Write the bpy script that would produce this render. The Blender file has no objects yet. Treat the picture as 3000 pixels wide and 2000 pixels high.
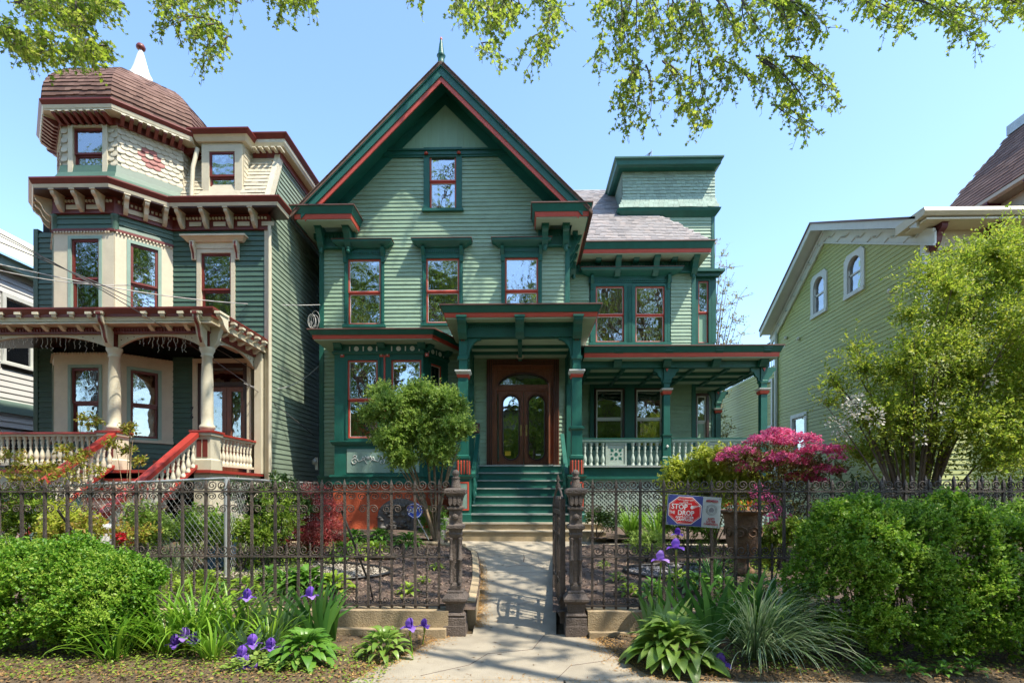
import bpy, math, random
import numpy as np
from mathutils import Vector, Matrix
R = math.radians
rng = np.random.default_rng(7); random.seed(7)
scene = bpy.context.scene
# ------------------------------------------------------------------ camera
TH = R(1.15); CT = math.cos(TH); ST = math.sin(TH); EYE = 1.6
cam = bpy.data.cameras.new('camera'); camo = bpy.data.objects.new('camera', cam)
scene.collection.objects.link(camo); scene.camera = camo
camo.location = (0, 0, EYE); camo.rotation_euler = (R(90), 0, TH)
cam.sensor_width = 36; cam.lens = 36*1200/2352; cam.shift_y = 351/2352; cam.clip_end = 2000; cam.clip_start = .05
# ------------------------------------------------------------------ daylight
SUNV = Vector((-.50, .30, -1)).normalized()          # travel direction of the light
elev = math.asin(-SUNV.z); azim = math.atan2(-SUNV.x, -SUNV.y)
world = bpy.data.worlds.new('World'); scene.world = world; world.use_nodes = True
wt = world.node_tree; wt.nodes.clear()
sky = wt.nodes.new('ShaderNodeTexSky'); sky.sky_type = 'NISHITA'; sky.sun_disc = False
sky.sun_elevation = elev; sky.sun_rotation = azim; sky.air_density = 1.0; sky.dust_density = .8; sky.ozone_density = 1.6
bgn = wt.nodes.new('ShaderNodeBackground'); bgn.inputs['Strength'].default_value = .15
wo = wt.nodes.new('ShaderNodeOutputWorld')
tn = wt.nodes.new('ShaderNodeVectorMath'); tn.operation = 'MULTIPLY'; tn.inputs[1].default_value = (.93, 1.02, 1.04)
wt.links.new(sky.outputs[0], tn.inputs[0]); wt.links.new(tn.outputs[0], bgn.inputs['Color']); wt.links.new(bgn.outputs[0], wo.inputs['Surface'])
sl = bpy.data.lights.new('sun', 'SUN'); sl.energy = 3.15; sl.angle = R(.55); sl.color = (1, .91, .77)
so = bpy.data.objects.new('sun', sl); scene.collection.objects.link(so)
so.rotation_euler = (-SUNV).to_track_quat('Z', 'Y').to_euler()
vs = scene.view_settings; vs.view_transform = 'Standard'; vs.look = 'None'; vs.exposure = 1.47; vs.gamma = 1; vs.use_curve_mapping = False
scene.render.engine = 'CYCLES'
scene.cycles.max_bounces = 8; scene.cycles.transparent_max_bounces = 16; scene.cycles.caustics_reflective = False; scene.cycles.caustics_refractive = False
# ------------------------------------------------------------------ helpers
C = scene.collection
def ray(px, Y):
    cx = (px-1176)/1200; t = Y/(cx*ST+CT); return cx, t
def gx(px, Y):
    cx, t = ray(px, Y); return t*(cx*CT-ST)
def gz(px, py, Y):
    cx, t = ray(px, Y); return EYE + t*(1135-py)/1200
def proj(p):
    xc = p[0]*CT + p[1]*ST; d = -p[0]*ST + p[1]*CT
    if d < .2: return None
    return 1176+1200*xc/d, 1135-1200*(p[2]-EYE)/d
WO = {}
def empty(name, loc, label=None, cat=None, group=None, kind=None, rz=0):
    o = bpy.data.objects.new(name, None); C.objects.link(o); o.location = loc; o.rotation_euler = (0, 0, rz)
    o.empty_display_size = .2; WO[o.name] = Vector(loc); return tag(o, label, cat, group, kind)
def tag(o, label=None, cat=None, group=None, kind=None):
    if label: o['label'] = label
    if cat: o['category'] = cat
    if group: o['group'] = group
    if kind: o['kind'] = kind
    return o
class MB:
    def __init__(s): s.v = []; s.f = []; s.sm = []
    def add(s, vs, fs, smooth=False):
        n = len(s.v); s.v += [tuple(p) for p in vs]; s.f += [tuple(i+n for i in f) for f in fs]; s.sm += [smooth]*len(fs); return s
    def box(s, x0, x1, y0, y1, z0, z1):
        return s.add([(x0,y0,z0),(x1,y0,z0),(x1,y1,z0),(x0,y1,z0),(x0,y0,z1),(x1,y0,z1),(x1,y1,z1),(x0,y1,z1)],
                     [(0,3,2,1),(4,5,6,7),(0,1,5,4),(1,2,6,5),(2,3,7,6),(3,0,4,7)])
    def fbox(s, fr, u0, u1, d0, d1, z0, z1):
        p = [fr.p(u,d,z) for z in (z0,z1) for (u,d) in ((u0,d1),(u1,d1),(u1,d0),(u0,d0))]
        return s.add(p, [(0,3,2,1),(4,5,6,7),(0,1,5,4),(1,2,6,5),(2,3,7,6),(3,0,4,7)])
    def fprism(s, fr, poly, d0, d1):          # polygon in (u, z), extruded along d
        n = len(poly)
        s.add([fr.p(u,d1,z) for u,z in poly]+[fr.p(u,d0,z) for u,z in poly],
              [tuple(range(n)), tuple(range(2*n-1,n-1,-1))]+[(i,i+n,(i+1)%n+n,(i+1)%n) for i in range(n)]); return s
    def fprofile(s, fr, prof, u0, u1):        # section in (d, z), extruded along u
        n = len(prof)
        s.add([fr.p(u0,d,z) for d,z in prof]+[fr.p(u1,d,z) for d,z in prof],
              [tuple(range(n)), tuple(range(2*n-1,n-1,-1))]+[(i,i+n,(i+1)%n+n,(i+1)%n) for i in range(n)]); return s
    def fring(s, fr, u0, u1, z0, z1, w, d0, d1, wb=None):
        wb = w if wb is None else wb
        s.fbox(fr,u0,u0+w,d0,d1,z0,z1); s.fbox(fr,u1-w,u1,d0,d1,z0,z1)
        s.fbox(fr,u0+w,u1-w,d0,d1,z1-w,z1)
        if wb > 0: s.fbox(fr,u0+w,u1-w,d0,d1,z0,z0+wb)
        return s
    def sweep(s, path, prof, closed=False):   # prof (d, z) offset to the right of travel, mitred
        n = len(path); P = [Vector((p[0],p[1])) for p in path]; rings = []
        for i in range(n):
            ns = []
            if closed or i > 0: a = (P[i]-P[i-1]).normalized(); ns.append(Vector((a.y,-a.x)))
            if closed or i < n-1: a = (P[(i+1)%n]-P[i]).normalized(); ns.append(Vector((a.y,-a.x)))
            m = ns[0] if len(ns) == 1 else (ns[0]+ns[1])/(1+ns[0].dot(ns[1]))
            rings.append([(P[i].x+m.x*d, P[i].y+m.y*d, z) for d, z in prof])
        k = len(prof); V = [q for r in rings for q in r]; F = []
        for i in range(n if closed else n-1):
            j = (i+1) % n
            for a in range(k): b = (a+1) % k; F.append((i*k+a, j*k+a, j*k+b, i*k+b))
        if not closed: F += [tuple(range(k)), tuple(range(n*k-1, (n-1)*k-1, -1))]
        return s.add(V, F)
    def tube(s, pts, r, n=6, cap=True, smooth=True):
        pts = [Vector(p) for p in pts]; m = len(pts)
        if not hasattr(r, '__len__'): r = [r]*m
        V = []; up = Vector((.13,.21,1)).normalized()
        t0 = (pts[1]-pts[0]).normalized()
        a = t0.cross(up); a = a if a.length > .05 else t0.cross(Vector((1,0,0))); a.normalize()
        for i in range(m):
            t = (pts[min(i+1,m-1)]-pts[max(i-1,0)]); t = t.normalized() if t.length > 1e-9 else t0
            a = (a - t*a.dot(t)); a = a.normalized() if a.length > 1e-6 else t.orthogonal().normalized()
            b = t.cross(a)
            for k in range(n):
                th = 2*math.pi*k/n; V.append(pts[i]+(a*math.cos(th)+b*math.sin(th))*r[i])
        F = [(i*n+k, i*n+(k+1)%n, (i+1)*n+(k+1)%n, (i+1)*n+k) for i in range(m-1) for k in range(n)]
        s.add(V, F, smooth)
        if cap: s.add(V[:n]+V[-n:], [tuple(range(n-1,-1,-1)), tuple(range(n,2*n))])
        return s
    def lathe(s, c, prof, n=12, smooth=True, rot=0, sx=1, sy=1):   # prof (r, z)
        V = []; m = len(prof)
        for r_, z in prof:
            for k in range(n):
                th = rot+2*math.pi*k/n; V.append((c[0]+r_*math.cos(th)*sx, c[1]+r_*math.sin(th)*sy, c[2]+z))
        F = [(i*n+k, i*n+(k+1)%n, (i+1)*n+(k+1)%n, (i+1)*n+k) for i in range(m-1) for k in range(n)]
        s.add(V, F, smooth); s.add(V[:n], [tuple(range(n-1,-1,-1))]); s.add(V[-n:], [tuple(range(n))]); return s
    def sq(s, c, prof, rot=0):                # square column: prof (half width, z)
        return s.lathe(c, [(h*math.sqrt(2), z) for h, z in prof], 4, False, math.pi/4+rot)
    def mesh(s, name, mat, off=(0,0,0)):
        me = bpy.data.meshes.new(name); ox, oy, oz = off
        me.from_pydata([(a-ox,b-oy,c-oz) for a,b,c in s.v], [], s.f)
        if any(s.sm): me.polygons.foreach_set('use_smooth', s.sm)
        if mat: me.materials.append(mat)
        me.update(); return me
class Fr:
    def __init__(s, ox, oy, tx=1, ty=0):
        l = math.hypot(tx,ty); s.ox, s.oy, s.tx, s.ty = ox, oy, tx/l, ty/l; s.nx, s.ny = s.ty, -s.tx
    def p(s, u, d, z): return (s.ox+s.tx*u+s.nx*d, s.oy+s.ty*u+s.ny*d, z)
    def xy(s, u, d): return s.p(u,d,0)[:2]
def off_of(parent): return WO[parent.name] if parent else Vector((0,0,0))
def part(name, mb, mat, parent, label=None, kind=None):
    if not mb.v: return None
    off = off_of(parent); o = bpy.data.objects.new(name, mb.mesh(name, mat, off)); C.objects.link(o)
    o.parent = parent; WO[o.name] = off.copy(); return tag(o, label=label, kind=kind)
def thing(name, mb, mat, label, cat, group=None, kind=None, loc=None):
    if loc is None:
        a = np.array(mb.v); loc = ((a[:,0].min()+a[:,0].max())/2, (a[:,1].min()+a[:,1].max())/2, a[:,2].min())
    o = bpy.data.objects.new(name, mb.mesh(name, mat, loc)); C.objects.link(o); o.location = loc
    WO[o.name] = Vector(loc); return tag(o, label, cat, group, kind)
def inst(mesh, name, parent, loc, rot=(0,0,0), scale=(1,1,1), mat=None):
    o = bpy.data.objects.new(name, mesh); C.objects.link(o); o.parent = parent
    o.location = Vector(loc)-off_of(parent); o.rotation_euler = rot; o.scale = scale; WO[o.name] = Vector(loc); return o
def copy_tree(o, parent=None):
    c = o.copy(); C.objects.link(c); WO[c.name] = WO.get(o.name, Vector((0,0,0))).copy()
    if parent: c.parent = parent
    for ch in [x for x in o.children]: copy_tree(ch, c)
    return c
def fast_mesh(name, V, F, mat, smooth=False):
    me = bpy.data.meshes.new(name); V = np.asarray(V, dtype=np.float32); F = np.asarray(F, dtype=np.int32); k = F.shape[1]
    me.vertices.add(len(V)); me.vertices.foreach_set('co', V.ravel())
    me.loops.add(F.size); me.loops.foreach_set('vertex_index', F.ravel())
    me.polygons.add(len(F)); me.polygons.foreach_set('loop_start', np.arange(0, F.size, k, dtype=np.int32))
    if smooth: me.polygons.foreach_set('use_smooth', np.ones(len(F), dtype=bool))
    me.update(calc_edges=True)
    if mat: me.materials.append(mat)
    return me
# ------------------------------------------------------------------ materials
def ramp3(nt, fac, cols):
    r = nt.nodes.new('ShaderNodeValToRGB'); e = r.color_ramp.elements
    while len(e) < len(cols): e.new(.5)
    for i, c in enumerate(cols): e[i].position = i/(len(cols)-1); e[i].color = (*c, 1)
    nt.links.new(fac, r.inputs[0]); return r.outputs[0]
def mul(c, k): return tuple(min(1, x*k) for x in c)
def paint(name, col, rough=.55, var=.12, scale=3, bump=.25, bscale=60, dirt=None, dirt_amt=.35, stretch=(1,1,1), objvar=.1, metal=0):
    m = bpy.data.materials.new(name); m.use_nodes = True; nt = m.node_tree; N = nt.nodes; L = nt.links; b = N['Principled BSDF']
    tc = N.new('ShaderNodeTexCoord'); mp = N.new('ShaderNodeMapping'); mp.inputs['Scale'].default_value = stretch
    L.new(tc.outputs['Object'], mp.inputs[0])
    n1 = N.new('ShaderNodeTexNoise'); n1.inputs['Scale'].default_value = scale; n1.inputs['Detail'].default_value = 8; n1.inputs['Roughness'].default_value = .65
    L.new(mp.outputs[0], n1.inputs[0])
    mr = N.new('ShaderNodeMapRange'); mr.inputs[1].default_value = .3; mr.inputs[2].default_value = .7
    L.new(n1.outputs[0], mr.inputs[0])
    c = ramp3(nt, mr.outputs[0], [mul(col,1-var), mul(col,1+var)])
    if objvar:
        oi = N.new('ShaderNodeObjectInfo'); m2 = N.new('ShaderNodeMapRange'); m2.inputs[3].default_value = 1-objvar; m2.inputs[4].default_value = 1+objvar
        L.new(oi.outputs['Random'], m2.inputs[0]); mx = N.new('ShaderNodeVectorMath'); mx.operation = 'SCALE'
        L.new(c, mx.inputs[0]); L.new(m2.outputs[0], mx.inputs['Scale']); c = mx.outputs[0]
    if dirt:
        n2 = N.new('ShaderNodeTexNoise'); n2.inputs['Scale'].default_value = scale*2.3; n2.inputs['Detail'].default_value = 10; n2.inputs['Roughness'].default_value = .75
        L.new(mp.outputs[0], n2.inputs[0]); m3 = N.new('ShaderNodeMapRange'); m3.inputs[1].default_value = .52; m3.inputs[2].default_value = .75; m3.inputs[4].default_value = dirt_amt
        L.new(n2.outputs[0], m3.inputs[0]); mi = N.new('ShaderNodeMix'); mi.data_type = 'RGBA'; mi.inputs[7].default_value = (*dirt, 1)
        L.new(m3.outputs[0], mi.inputs[0]); L.new(c, mi.inputs[6]); c = mi.outputs[2]
    L.new(c, b.inputs['Base Color']); b.inputs['Roughness'].default_value = rough; b.inputs['Metallic'].default_value = metal
    if bump:
        n3 = N.new('ShaderNodeTexNoise'); n3.inputs['Scale'].default_value = bscale; n3.inputs['Detail'].default_value = 5
        L.new(mp.outputs[0], n3.inputs[0]); bm = N.new('ShaderNodeBump'); bm.inputs['Strength'].default_value = bump; bm.inputs['Distance'].default_value = .01
        L.new(n3.outputs[0], bm.inputs['Height']); L.new(bm.outputs[0], b.inputs['Normal'])
    return m
def leafmat(name, cols, trans=.35, rough=.5, vein=False):
    m = bpy.data.materials.new(name); m.use_nodes = True; nt = m.node_tree; N = nt.nodes; L = nt.links; b = N['Principled BSDF']
    g = N.new('ShaderNodeNewGeometry'); oi = N.new('ShaderNodeObjectInfo'); ad = N.new('ShaderNodeMath'); ad.operation = 'ADD'
    L.new(g.outputs['Random Per Island'], ad.inputs[0]); L.new(oi.outputs['Random'], ad.inputs[1])
    fr = N.new('ShaderNodeMath'); fr.operation = 'FRACT'; L.new(ad.outputs[0], fr.inputs[0])
    c = ramp3(nt, fr.outputs[0], cols)
    if vein:
        tc = N.new('ShaderNodeTexCoord'); w = N.new('ShaderNodeTexWave'); w.inputs['Scale'].default_value = vein; w.bands_direction = 'X'; w.inputs['Distortion'].default_value = .4
        L.new(tc.outputs['Object'], w.inputs[0]); mi = N.new('ShaderNodeMix'); mi.data_type = 'RGBA'; mi.blend_type = 'MULTIPLY'
        mr = N.new('ShaderNodeMapRange'); mr.inputs[3].default_value = .68; mr.inputs[4].default_value = 1.12
        L.new(w.outputs['Fac'], mr.inputs[0]); mi.inputs[0].default_value = 1; L.new(c, mi.inputs[6]); L.new(mr.outputs[0], mi.inputs[7]); c = mi.outputs[2]
    L.new(c, b.inputs['Base Color']); b.inputs['Roughness'].default_value = rough
    tr = N.new('ShaderNodeBsdfTranslucent'); L.new(c, tr.inputs[0])
    hs = N.new('ShaderNodeMixShader'); hs.inputs[0].default_value = trans
    L.new(b.outputs[0], hs.inputs[1]); L.new(tr.outputs[0], hs.inputs[2]); L.new(hs.outputs[0], N['Material Output'].inputs[0]); return m
def glassmat(name, refl=.4, tint=(.75,.8,.8), wav=.6):
    m = bpy.data.materials.new(name); m.use_nodes = True; nt = m.node_tree; N = nt.nodes; L = nt.links; N.remove(N['Principled BSDF'])
    t = N.new('ShaderNodeBsdfTransparent'); t.inputs[0].default_value = (*tint, 1)
    g = N.new('ShaderNodeBsdfGlossy'); g.inputs['Roughness'].default_value = .02; g.inputs['Color'].default_value = (.95,.97,1,1)
    n = N.new('ShaderNodeTexNoise'); n.inputs['Scale'].default_value = 2.2; n.inputs['Detail'].default_value = 2
    tc = N.new('ShaderNodeTexCoord'); L.new(tc.outputs['Object'], n.inputs[0])
    bm = N.new('ShaderNodeBump'); bm.inputs['Strength'].default_value = wav; bm.inputs['Distance'].default_value = .02
    L.new(n.outputs[0], bm.inputs['Height']); L.new(bm.outputs[0], g.inputs['Normal'])
    fz = N.new('ShaderNodeFresnel'); fz.inputs[0].default_value = 1.5
    ad = N.new('ShaderNodeMath'); ad.operation = 'ADD'; ad.use_clamp = True; ad.inputs[1].default_value = refl; L.new(fz.outputs[0], ad.inputs[0])
    mx = N.new('ShaderNodeMixShader'); L.new(ad.outputs[0], mx.inputs[0]); L.new(t.outputs[0], mx.inputs[1]); L.new(g.outputs[0], mx.inputs[2])
    L.new(mx.outputs[0], N['Material Output'].inputs[0]); return m
DK = (.02,.02,.02)
M = {}
M['sage'] = paint('sage_siding_paint', (.25,.37,.255), .5, .13, 2.2, .2, 40, (.13,.19,.13), .55, (1,1,1.6), .06)
M['sage_flat'] = paint('sage_panel_paint', (.25,.42,.29), .5, .08, 1.5, .1, 40, (.2,.2,.12), .25, (3,3,.6), .03)
M['green'] = paint('dark_green_trim_paint', (.008,.100,.073), .45, .18, 3, .25, 50, (.03,.11,.085), .5, (1,1,1), .06)
M['red'] = paint('coral_red_trim_paint', (.50,.075,.045), .42, .1, 5, .1, 50, (.3,.06,.05), .3)
M['tower_shingle'] = paint('sage_shingle_paint', (.27,.385,.31), .6, .12, 4, .4, 50, (.12,.18,.13), .3, (1,1,1), .14)
M['slate'] = paint('weathered_slate', (.29,.275,.27), .6, .14, 5, .5, 50, (.2,.17,.2), .4)
M['slate_tile'] = leafmat('slate_tiles_paint', [(.20,.19,.195),(.31,.28,.27),(.27,.26,.265),(.36,.31,.29)], 0, .6)
M['tread'] = paint('grey_green_tread', (.27,.31,.29), .5, .2, 8, .2, 60, (.12,.13,.12), .5, (1,4,1))
M['white'] = paint('off_white_paint', (.66,.67,.62), .5, .08, 6, .1)
M['soffit'] = paint('pale_green_soffit', (.33,.42,.30), .55, .08, 4, .1)
M['wood'] = paint('red_brown_varnished_wood', (.20,.072,.036), .32, .35, 9, .15, 80, (.03,.012,.008), .5, (3,3,.4))
M['wood_dark'] = paint('dark_stained_wood', (.045,.018,.012), .35, .3, 8, .15, 80, None, 0, (3,3,.4))
M['orange'] = paint('terracotta_painted_brick', (.52,.10,.038), .8, .18, 3, .8, 30, (.25,.06,.04), .5)
M['stone_grey'] = paint('grey_foundation_stone', (.13,.125,.12), .85, .3, 6, 1, 20)
M['concrete'] = paint('pale_concrete', (.31,.275,.21), .8, .22, 1.6, .6, 90, (.20,.17,.12), .65)
M['brownstone'] = paint('tan_cast_stone', (.36,.28,.17), .85, .2, 4, 1.0, 70, (.13,.11,.08), .5)
M['iron'] = paint('rusty_painted_iron', (.082,.066,.055), .62, .4, 14, 1.0, 90, (.13,.062,.035), .6, (1,1,1), .2, .2)
M['iron_dark'] = paint('dark_iron', (.03,.028,.027), .5, .3, 10, .7, 70, None, 0, (1,1,1), .1, .2)
M['rust'] = paint('brown_rust_cast_iron', (.105,.083,.070), .7, .35, 12, 1.5, 70, (.06,.045,.04), .55)
M['cream'] = paint('cream_paint', (.58,.535,.40), .55, .08, 3, .15, 40, (.36,.32,.22), .3)
M['creamshade'] = paint('cream_shingle_paint', (.50,.46,.35), .6, .1, 5, .3, 50, (.38,.34,.25), .35, (1,1,1), .08)
M['oxblood'] = paint('oxblood_trim_paint', (.15,.024,.017), .45, .15, 5, .1, 50, (.12,.03,.02), .3)
M['redrail'] = paint('red_rail_paint', (.30,.035,.025), .4, .12, 5, .1, 50, (.2,.04,.03), .3)
M['teal'] = paint('dark_teal_siding', (.058,.122,.088), .5, .14, 2, .2, 40, (.035,.07,.055), .5, (1,1,3), .06)
M['sideSage'] = paint('faded_sage_side_siding', (.17,.225,.165), .6, .16, 1.5, .25, 40, (.10,.14,.10), .5, (1,1,3), .07)
M['celadon'] = paint('celadon_trim', (.24,.36,.30), .5, .1, 4, .1)
M['brownroof'] = paint('brown_asphalt_shingle', (.12,.07,.05), .85, .2, 6, .9, 60, (.07,.045,.04), .5)
M['brown_tile'] = leafmat('brown_shingle_tiles', [(.10,.05,.038),(.15,.08,.06),(.13,.068,.05),(.19,.11,.085)], 0, .85)
M['olive'] = paint('yellow_green_siding', (.42,.45,.165), .55, .10, .8, .12, 40, (.25,.27,.13), .45, (1,1,3), .04)
M['wtrim'] = paint('pale_grey_white_trim', (.60,.62,.58), .5, .06, 4, .1)
M['whouse'] = paint('white_siding', (.66,.66,.63), .5, .05, 2, .1)
M['plum'] = paint('plum_trim', (.12,.03,.045), .45, .1, 5, .1)
M['mulch'] = paint('mulch_soil', (.11,.078,.06), .95, .5, 22, 2, 90, (.2,.13,.07), .5)
M['chip'] = leafmat('mulch_chips', [(.08,.055,.045),(.17,.115,.085),(.25,.17,.12),(.13,.085,.07),(.36,.27,.19)], 0, .9)
M['litter'] = leafmat('dry_leaf_litter', [(.26,.14,.05),(.16,.08,.035),(.36,.23,.09),(.1,.06,.03)], .15, .8)
M['catkin'] = leafmat('golden_catkin_debris', [(.42,.24,.06),(.34,.17,.04),(.5,.33,.12)], 0, .9)
M['gravel'] = leafmat('pale_gravel', [(.42,.37,.29),(.3,.27,.22),(.5,.45,.37),(.24,.2,.16)], 0, .8)
M['balus'] = paint('muted_green_white_paint', (.36,.43,.37), .5, .1, 6, .1)
M['greystone'] = leafmat('grey_gravel', [(.2,.2,.21),(.32,.31,.31),(.14,.14,.15)], 0, .8)
M['soil'] = paint('trodden_soil', (.10,.07,.038), .95, .45, 9, 2, 60, (.2,.15,.08), .6)
M['asphalt'] = paint('asphalt', (.05,.05,.052), .9, .2, 10, 1, 120)
M['lawn'] = paint('distant_lawn', (.06,.09,.03), .95, .4, 3, 1, 60)
M['glass'] = glassmat('window_glass', .36)
M['glass2'] = glassmat('porch_window_glass', .22, (.8,.78,.7), .3)
M['glass3'] = glassmat('door_glass', .5, (.5,.5,.5), .3)
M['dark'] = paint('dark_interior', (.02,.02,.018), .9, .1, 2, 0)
M['curtain'] = paint('ivory_curtain', (.42,.38,.27), .9, .1, 3, .2, 30, None, 0, (12,12,.3))
M['wire'] = paint('grey_cable', (.10,.10,.10), .5, .1, 5, 0)
M['wirelight'] = paint('pale_cable', (.4,.4,.38), .5, .1, 5, 0)
M['galv'] = paint('galvanised_steel', (.38,.40,.40), .45, .15, 10, .1, 60, None, 0, (1,1,1), .05, .5)
M['bark'] = paint('grey_brown_bark', (.13,.10,.075), .9, .35, 14, 1.5, 40, (.2,.18,.14), .5, (1,1,.4))
M['bark_tan'] = paint('tan_stem_bark', (.24,.17,.10), .85, .3, 14, 1, 40, (.1,.07,.05), .5)
M['twig'] = paint('dark_twigs', (.06,.045,.035), .9, .2, 10, 0)
M['cop'] = paint('copper_brown_gutter', (.14,.07,.055), .5, .2, 6, .1)
M['brass'] = paint('brass', (.5,.35,.12), .35, .1, 6, 0, 10, None, 0, (1,1,1), 0, .9)
M['lampglass'] = paint('frosted_lamp_glass', (.5,.46,.36), .3, .05, 6, 0)
M['blackp'] = paint('black_plastic', (.015,.015,.016), .45, .1, 6, 0)
M['terra'] = paint('terracotta_urn', (.17,.095,.05), .8, .35, 8, 1.2, 40, (.3,.13,.07), .5)
# ------------------------------------------------------------------ building components
def clap(fr, u0, u1, z0, z1, h, mat, parent, holes=(), outline=None, lap=.023, name='clapboard', joined=False, dmin=.25):
    n = max(1, round((z1-z0)/h)); h = (z1-z0)/n; J = MB()
    for i in range(n):
        za, zb = z0+i*h, z0+(i+1)*h; zm = (za+zb)/2; a, b = u0, u1
        if outline:
            a, b = outline(zm)
            a, b = max(a,u0), min(b,u1)
        if b-a < .05: continue
        iv = [(a,b)]
        for (p,q,r,s) in holes:
            if r < zm < s:
                nv = []
                for (x,y) in iv:
                    if q <= x or p >= y: nv.append((x,y))
                    else:
                        if p-x > .02: nv.append((x,p))
                        if y-q > .02: nv.append((q,y))
                iv = nv
        if not joined and random.random() < .4:
            nv = []
            for (x,y) in iv:
                if y-x > 2.2: c_ = random.uniform(x+.8,y-.8); nv += [(x,c_-.003),(c_+.003,y)]
                else: nv.append((x,y))
            iv = nv
        za += random.uniform(-.004,.004)
        for (x,y) in iv:
            l = lap*random.uniform(.85,1.15); m = J if joined else MB()
            # a board can be spliced once along its run
            m.add([fr.p(x,0,za),fr.p(y,0,za),fr.p(y,l,za),fr.p(x,l,za),fr.p(x,.002,zb),fr.p(y,.002,zb)], [(0,1,2,3),(3,2,5,4),(0,3,4),(1,5,2)])
            if not joined:
                part(name, m, mat, parent)

    if joined: part(name+'_rows', J, mat, parent, kind='stuff')
def window(fr, u0, u1, z0, z1, parent, sash='red', casing='green', cw=.1, glass='glass', curtain=0, meet=.5, sw=.04, sill=True, deep=.2, lip=.045, cwt=None):
    cwt = cw if cwt is None else cwt
    m = MB(); m.fbox(fr,u0-cw,u0,-deep,lip,z0-.02,z1+cwt); m.fbox(fr,u1,u1+cw,-deep,lip,z0-.02,z1+cwt); m.fbox(fr,u0,u1,-deep,lip,z1,z1+cwt)
    w = part('window', m, M[casing], parent)
    if sill: part('sill', MB().fbox(fr,u0-cw-.04,u1+cw+.04,-deep,lip+.05,z0-.09,z0-.021), M[casing], w)
    else: part('sill', MB().fbox(fr,u0,u1,-deep,lip,z0-.06,z0-.001), M[casing], w)
    zm = z0+(z1-z0)*meet
    part('sash', MB().fring(fr,u0+.002,u1-.002,zm-.02,z1-.002,sw,-.05,.0,.04), M[sash], w)
    part('sash', MB().fring(fr,u0+.002,u1-.002,z0+.002,zm-.021,sw,-.085,-.035), M[sash], w)
    p1 = part('pane', MB().fbox(fr,u0+sw,u1-sw,-.03,-.026,zm+.02,z1-sw), M[glass], w)
    p2 = part('pane', MB().fbox(fr,u0+sw,u1-sw,-.065,-.061,z0+sw,zm-.06), M[glass], w)
    # thin pale inner bead
    b = MB(); b.fring(fr,u0+sw,u1-sw,zm+.02,z1-sw,.012,-.025,-.012); b.fring(fr,u0+sw,u1-sw,z0+sw,zm-.06,.012,-.06,-.045)
    part('glazing_bead', b, M['white'] if sash == 'red' else M['wtrim'] if sash=='wtrim' else M[sash], w)
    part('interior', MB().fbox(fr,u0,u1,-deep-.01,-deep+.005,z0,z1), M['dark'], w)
    if curtain:
        n = 26; V = []; F = []
        for i in range(n+1):
            u = u0+sw+(u1-u0-2*sw)*i/n; d = -.13+.02*math.sin(i*1.9)
            V += [fr.p(u,d,z0+(z1-z0)*(1-curtain)), fr.p(u,d,z1-sw)]
        F = [(2*i,2*i+2,2*i+3,2*i+1) for i in range(n)]
        part('curtain', MB().add(V,F), M['curtain'], w)
    return w
def around(fr, ua, ub, dd): return [fr.xy(ua,0), fr.xy(ua,dd), fr.xy(ub,dd), fr.xy(ub,0)]
def bracket_mesh(name, w, D, H, mat, style=0):
    fr = Fr(0,0); m = MB()
    pr = [(0,0),(D,0),(D,-.14*H),(D*.93,-.24*H),(D*.72,-.34*H),(D*.60,-.50*H),(D*.52,-.70*H),(D*.34,-.88*H),(D*.14,-H),(0,-H)]
    m.fprofile(fr, pr[::-1], -w/2, w/2)
    m.fbox(fr,-w/2-.02,w/2+.02,0,D+.025,-.002,.045)
    return m.mesh(name, mat)
def put(mesh, name, parent, fr, u, d, z):
    return inst(mesh, name, parent, fr.p(u,d,z), (0,0,math.atan2(fr.ty,fr.tx)))
def tiles(name, org, uv, vv, ul, vl, tw, th, mat, parent, keep=None, thick=.014, jit=.15, extra=None):
    """overlapping shingles on a plane: org + u*uv + v*vv, every one with its own lifted butt edge"""
    uv, vv = Vector(uv).normalized(), Vector(vv).normalized(); nn = uv.cross(vv)
    rows = int(vl/th); V = []; F = []
    for r_ in range(rows):
        v0 = r_*th; off = (.5*tw if r_ % 2 else 0)+random.uniform(-.1,.1)*tw
        u = -off
        while u < ul:
            w = tw*random.uniform(1-jit,1+jit); a, b = max(u,0), min(u+w-.006, ul)
            if b-a > .02 and (keep is None or keep((a+b)/2, v0+th/2)):
                lift = thick*random.uniform(.8,1.5); dv = random.uniform(-.04,.04)*th; n = len(V)
                q = [(a,v0+dv,lift),(b,v0+dv,lift),(b,v0+th*1.1,.003),(a,v0+th*1.1,.003)]
                V += [Vector(org)+uv*x+vv*y+nn*z for x,y,z in q]; V += [Vector(org)+uv*a+vv*(v0+dv), Vector(org)+uv*b+vv*(v0+dv)]
                F += [(n,n+1,n+2,n+3),(n+4,n+5,n+1,n)]
            u += w
    m = MB(); m.add(V,F); return part(name, m, mat, parent, kind='stuff')
def baluster_mesh(name, H, rmax, mat, n=8):
    p = [(.8,0),(.8,.1),(.5,.12),(.75,.17),(.95,.27),(.8,.37),(.42,.5),(.38,.56),(.6,.6),(.38,.64),(.62,.75),(.7,.8),(.42,.86),(.8,.9),(.8,1)]
    return MB().lathe((0,0,0), [(a*rmax, b*H) for a,b in p], n).mesh(name, mat)
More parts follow.
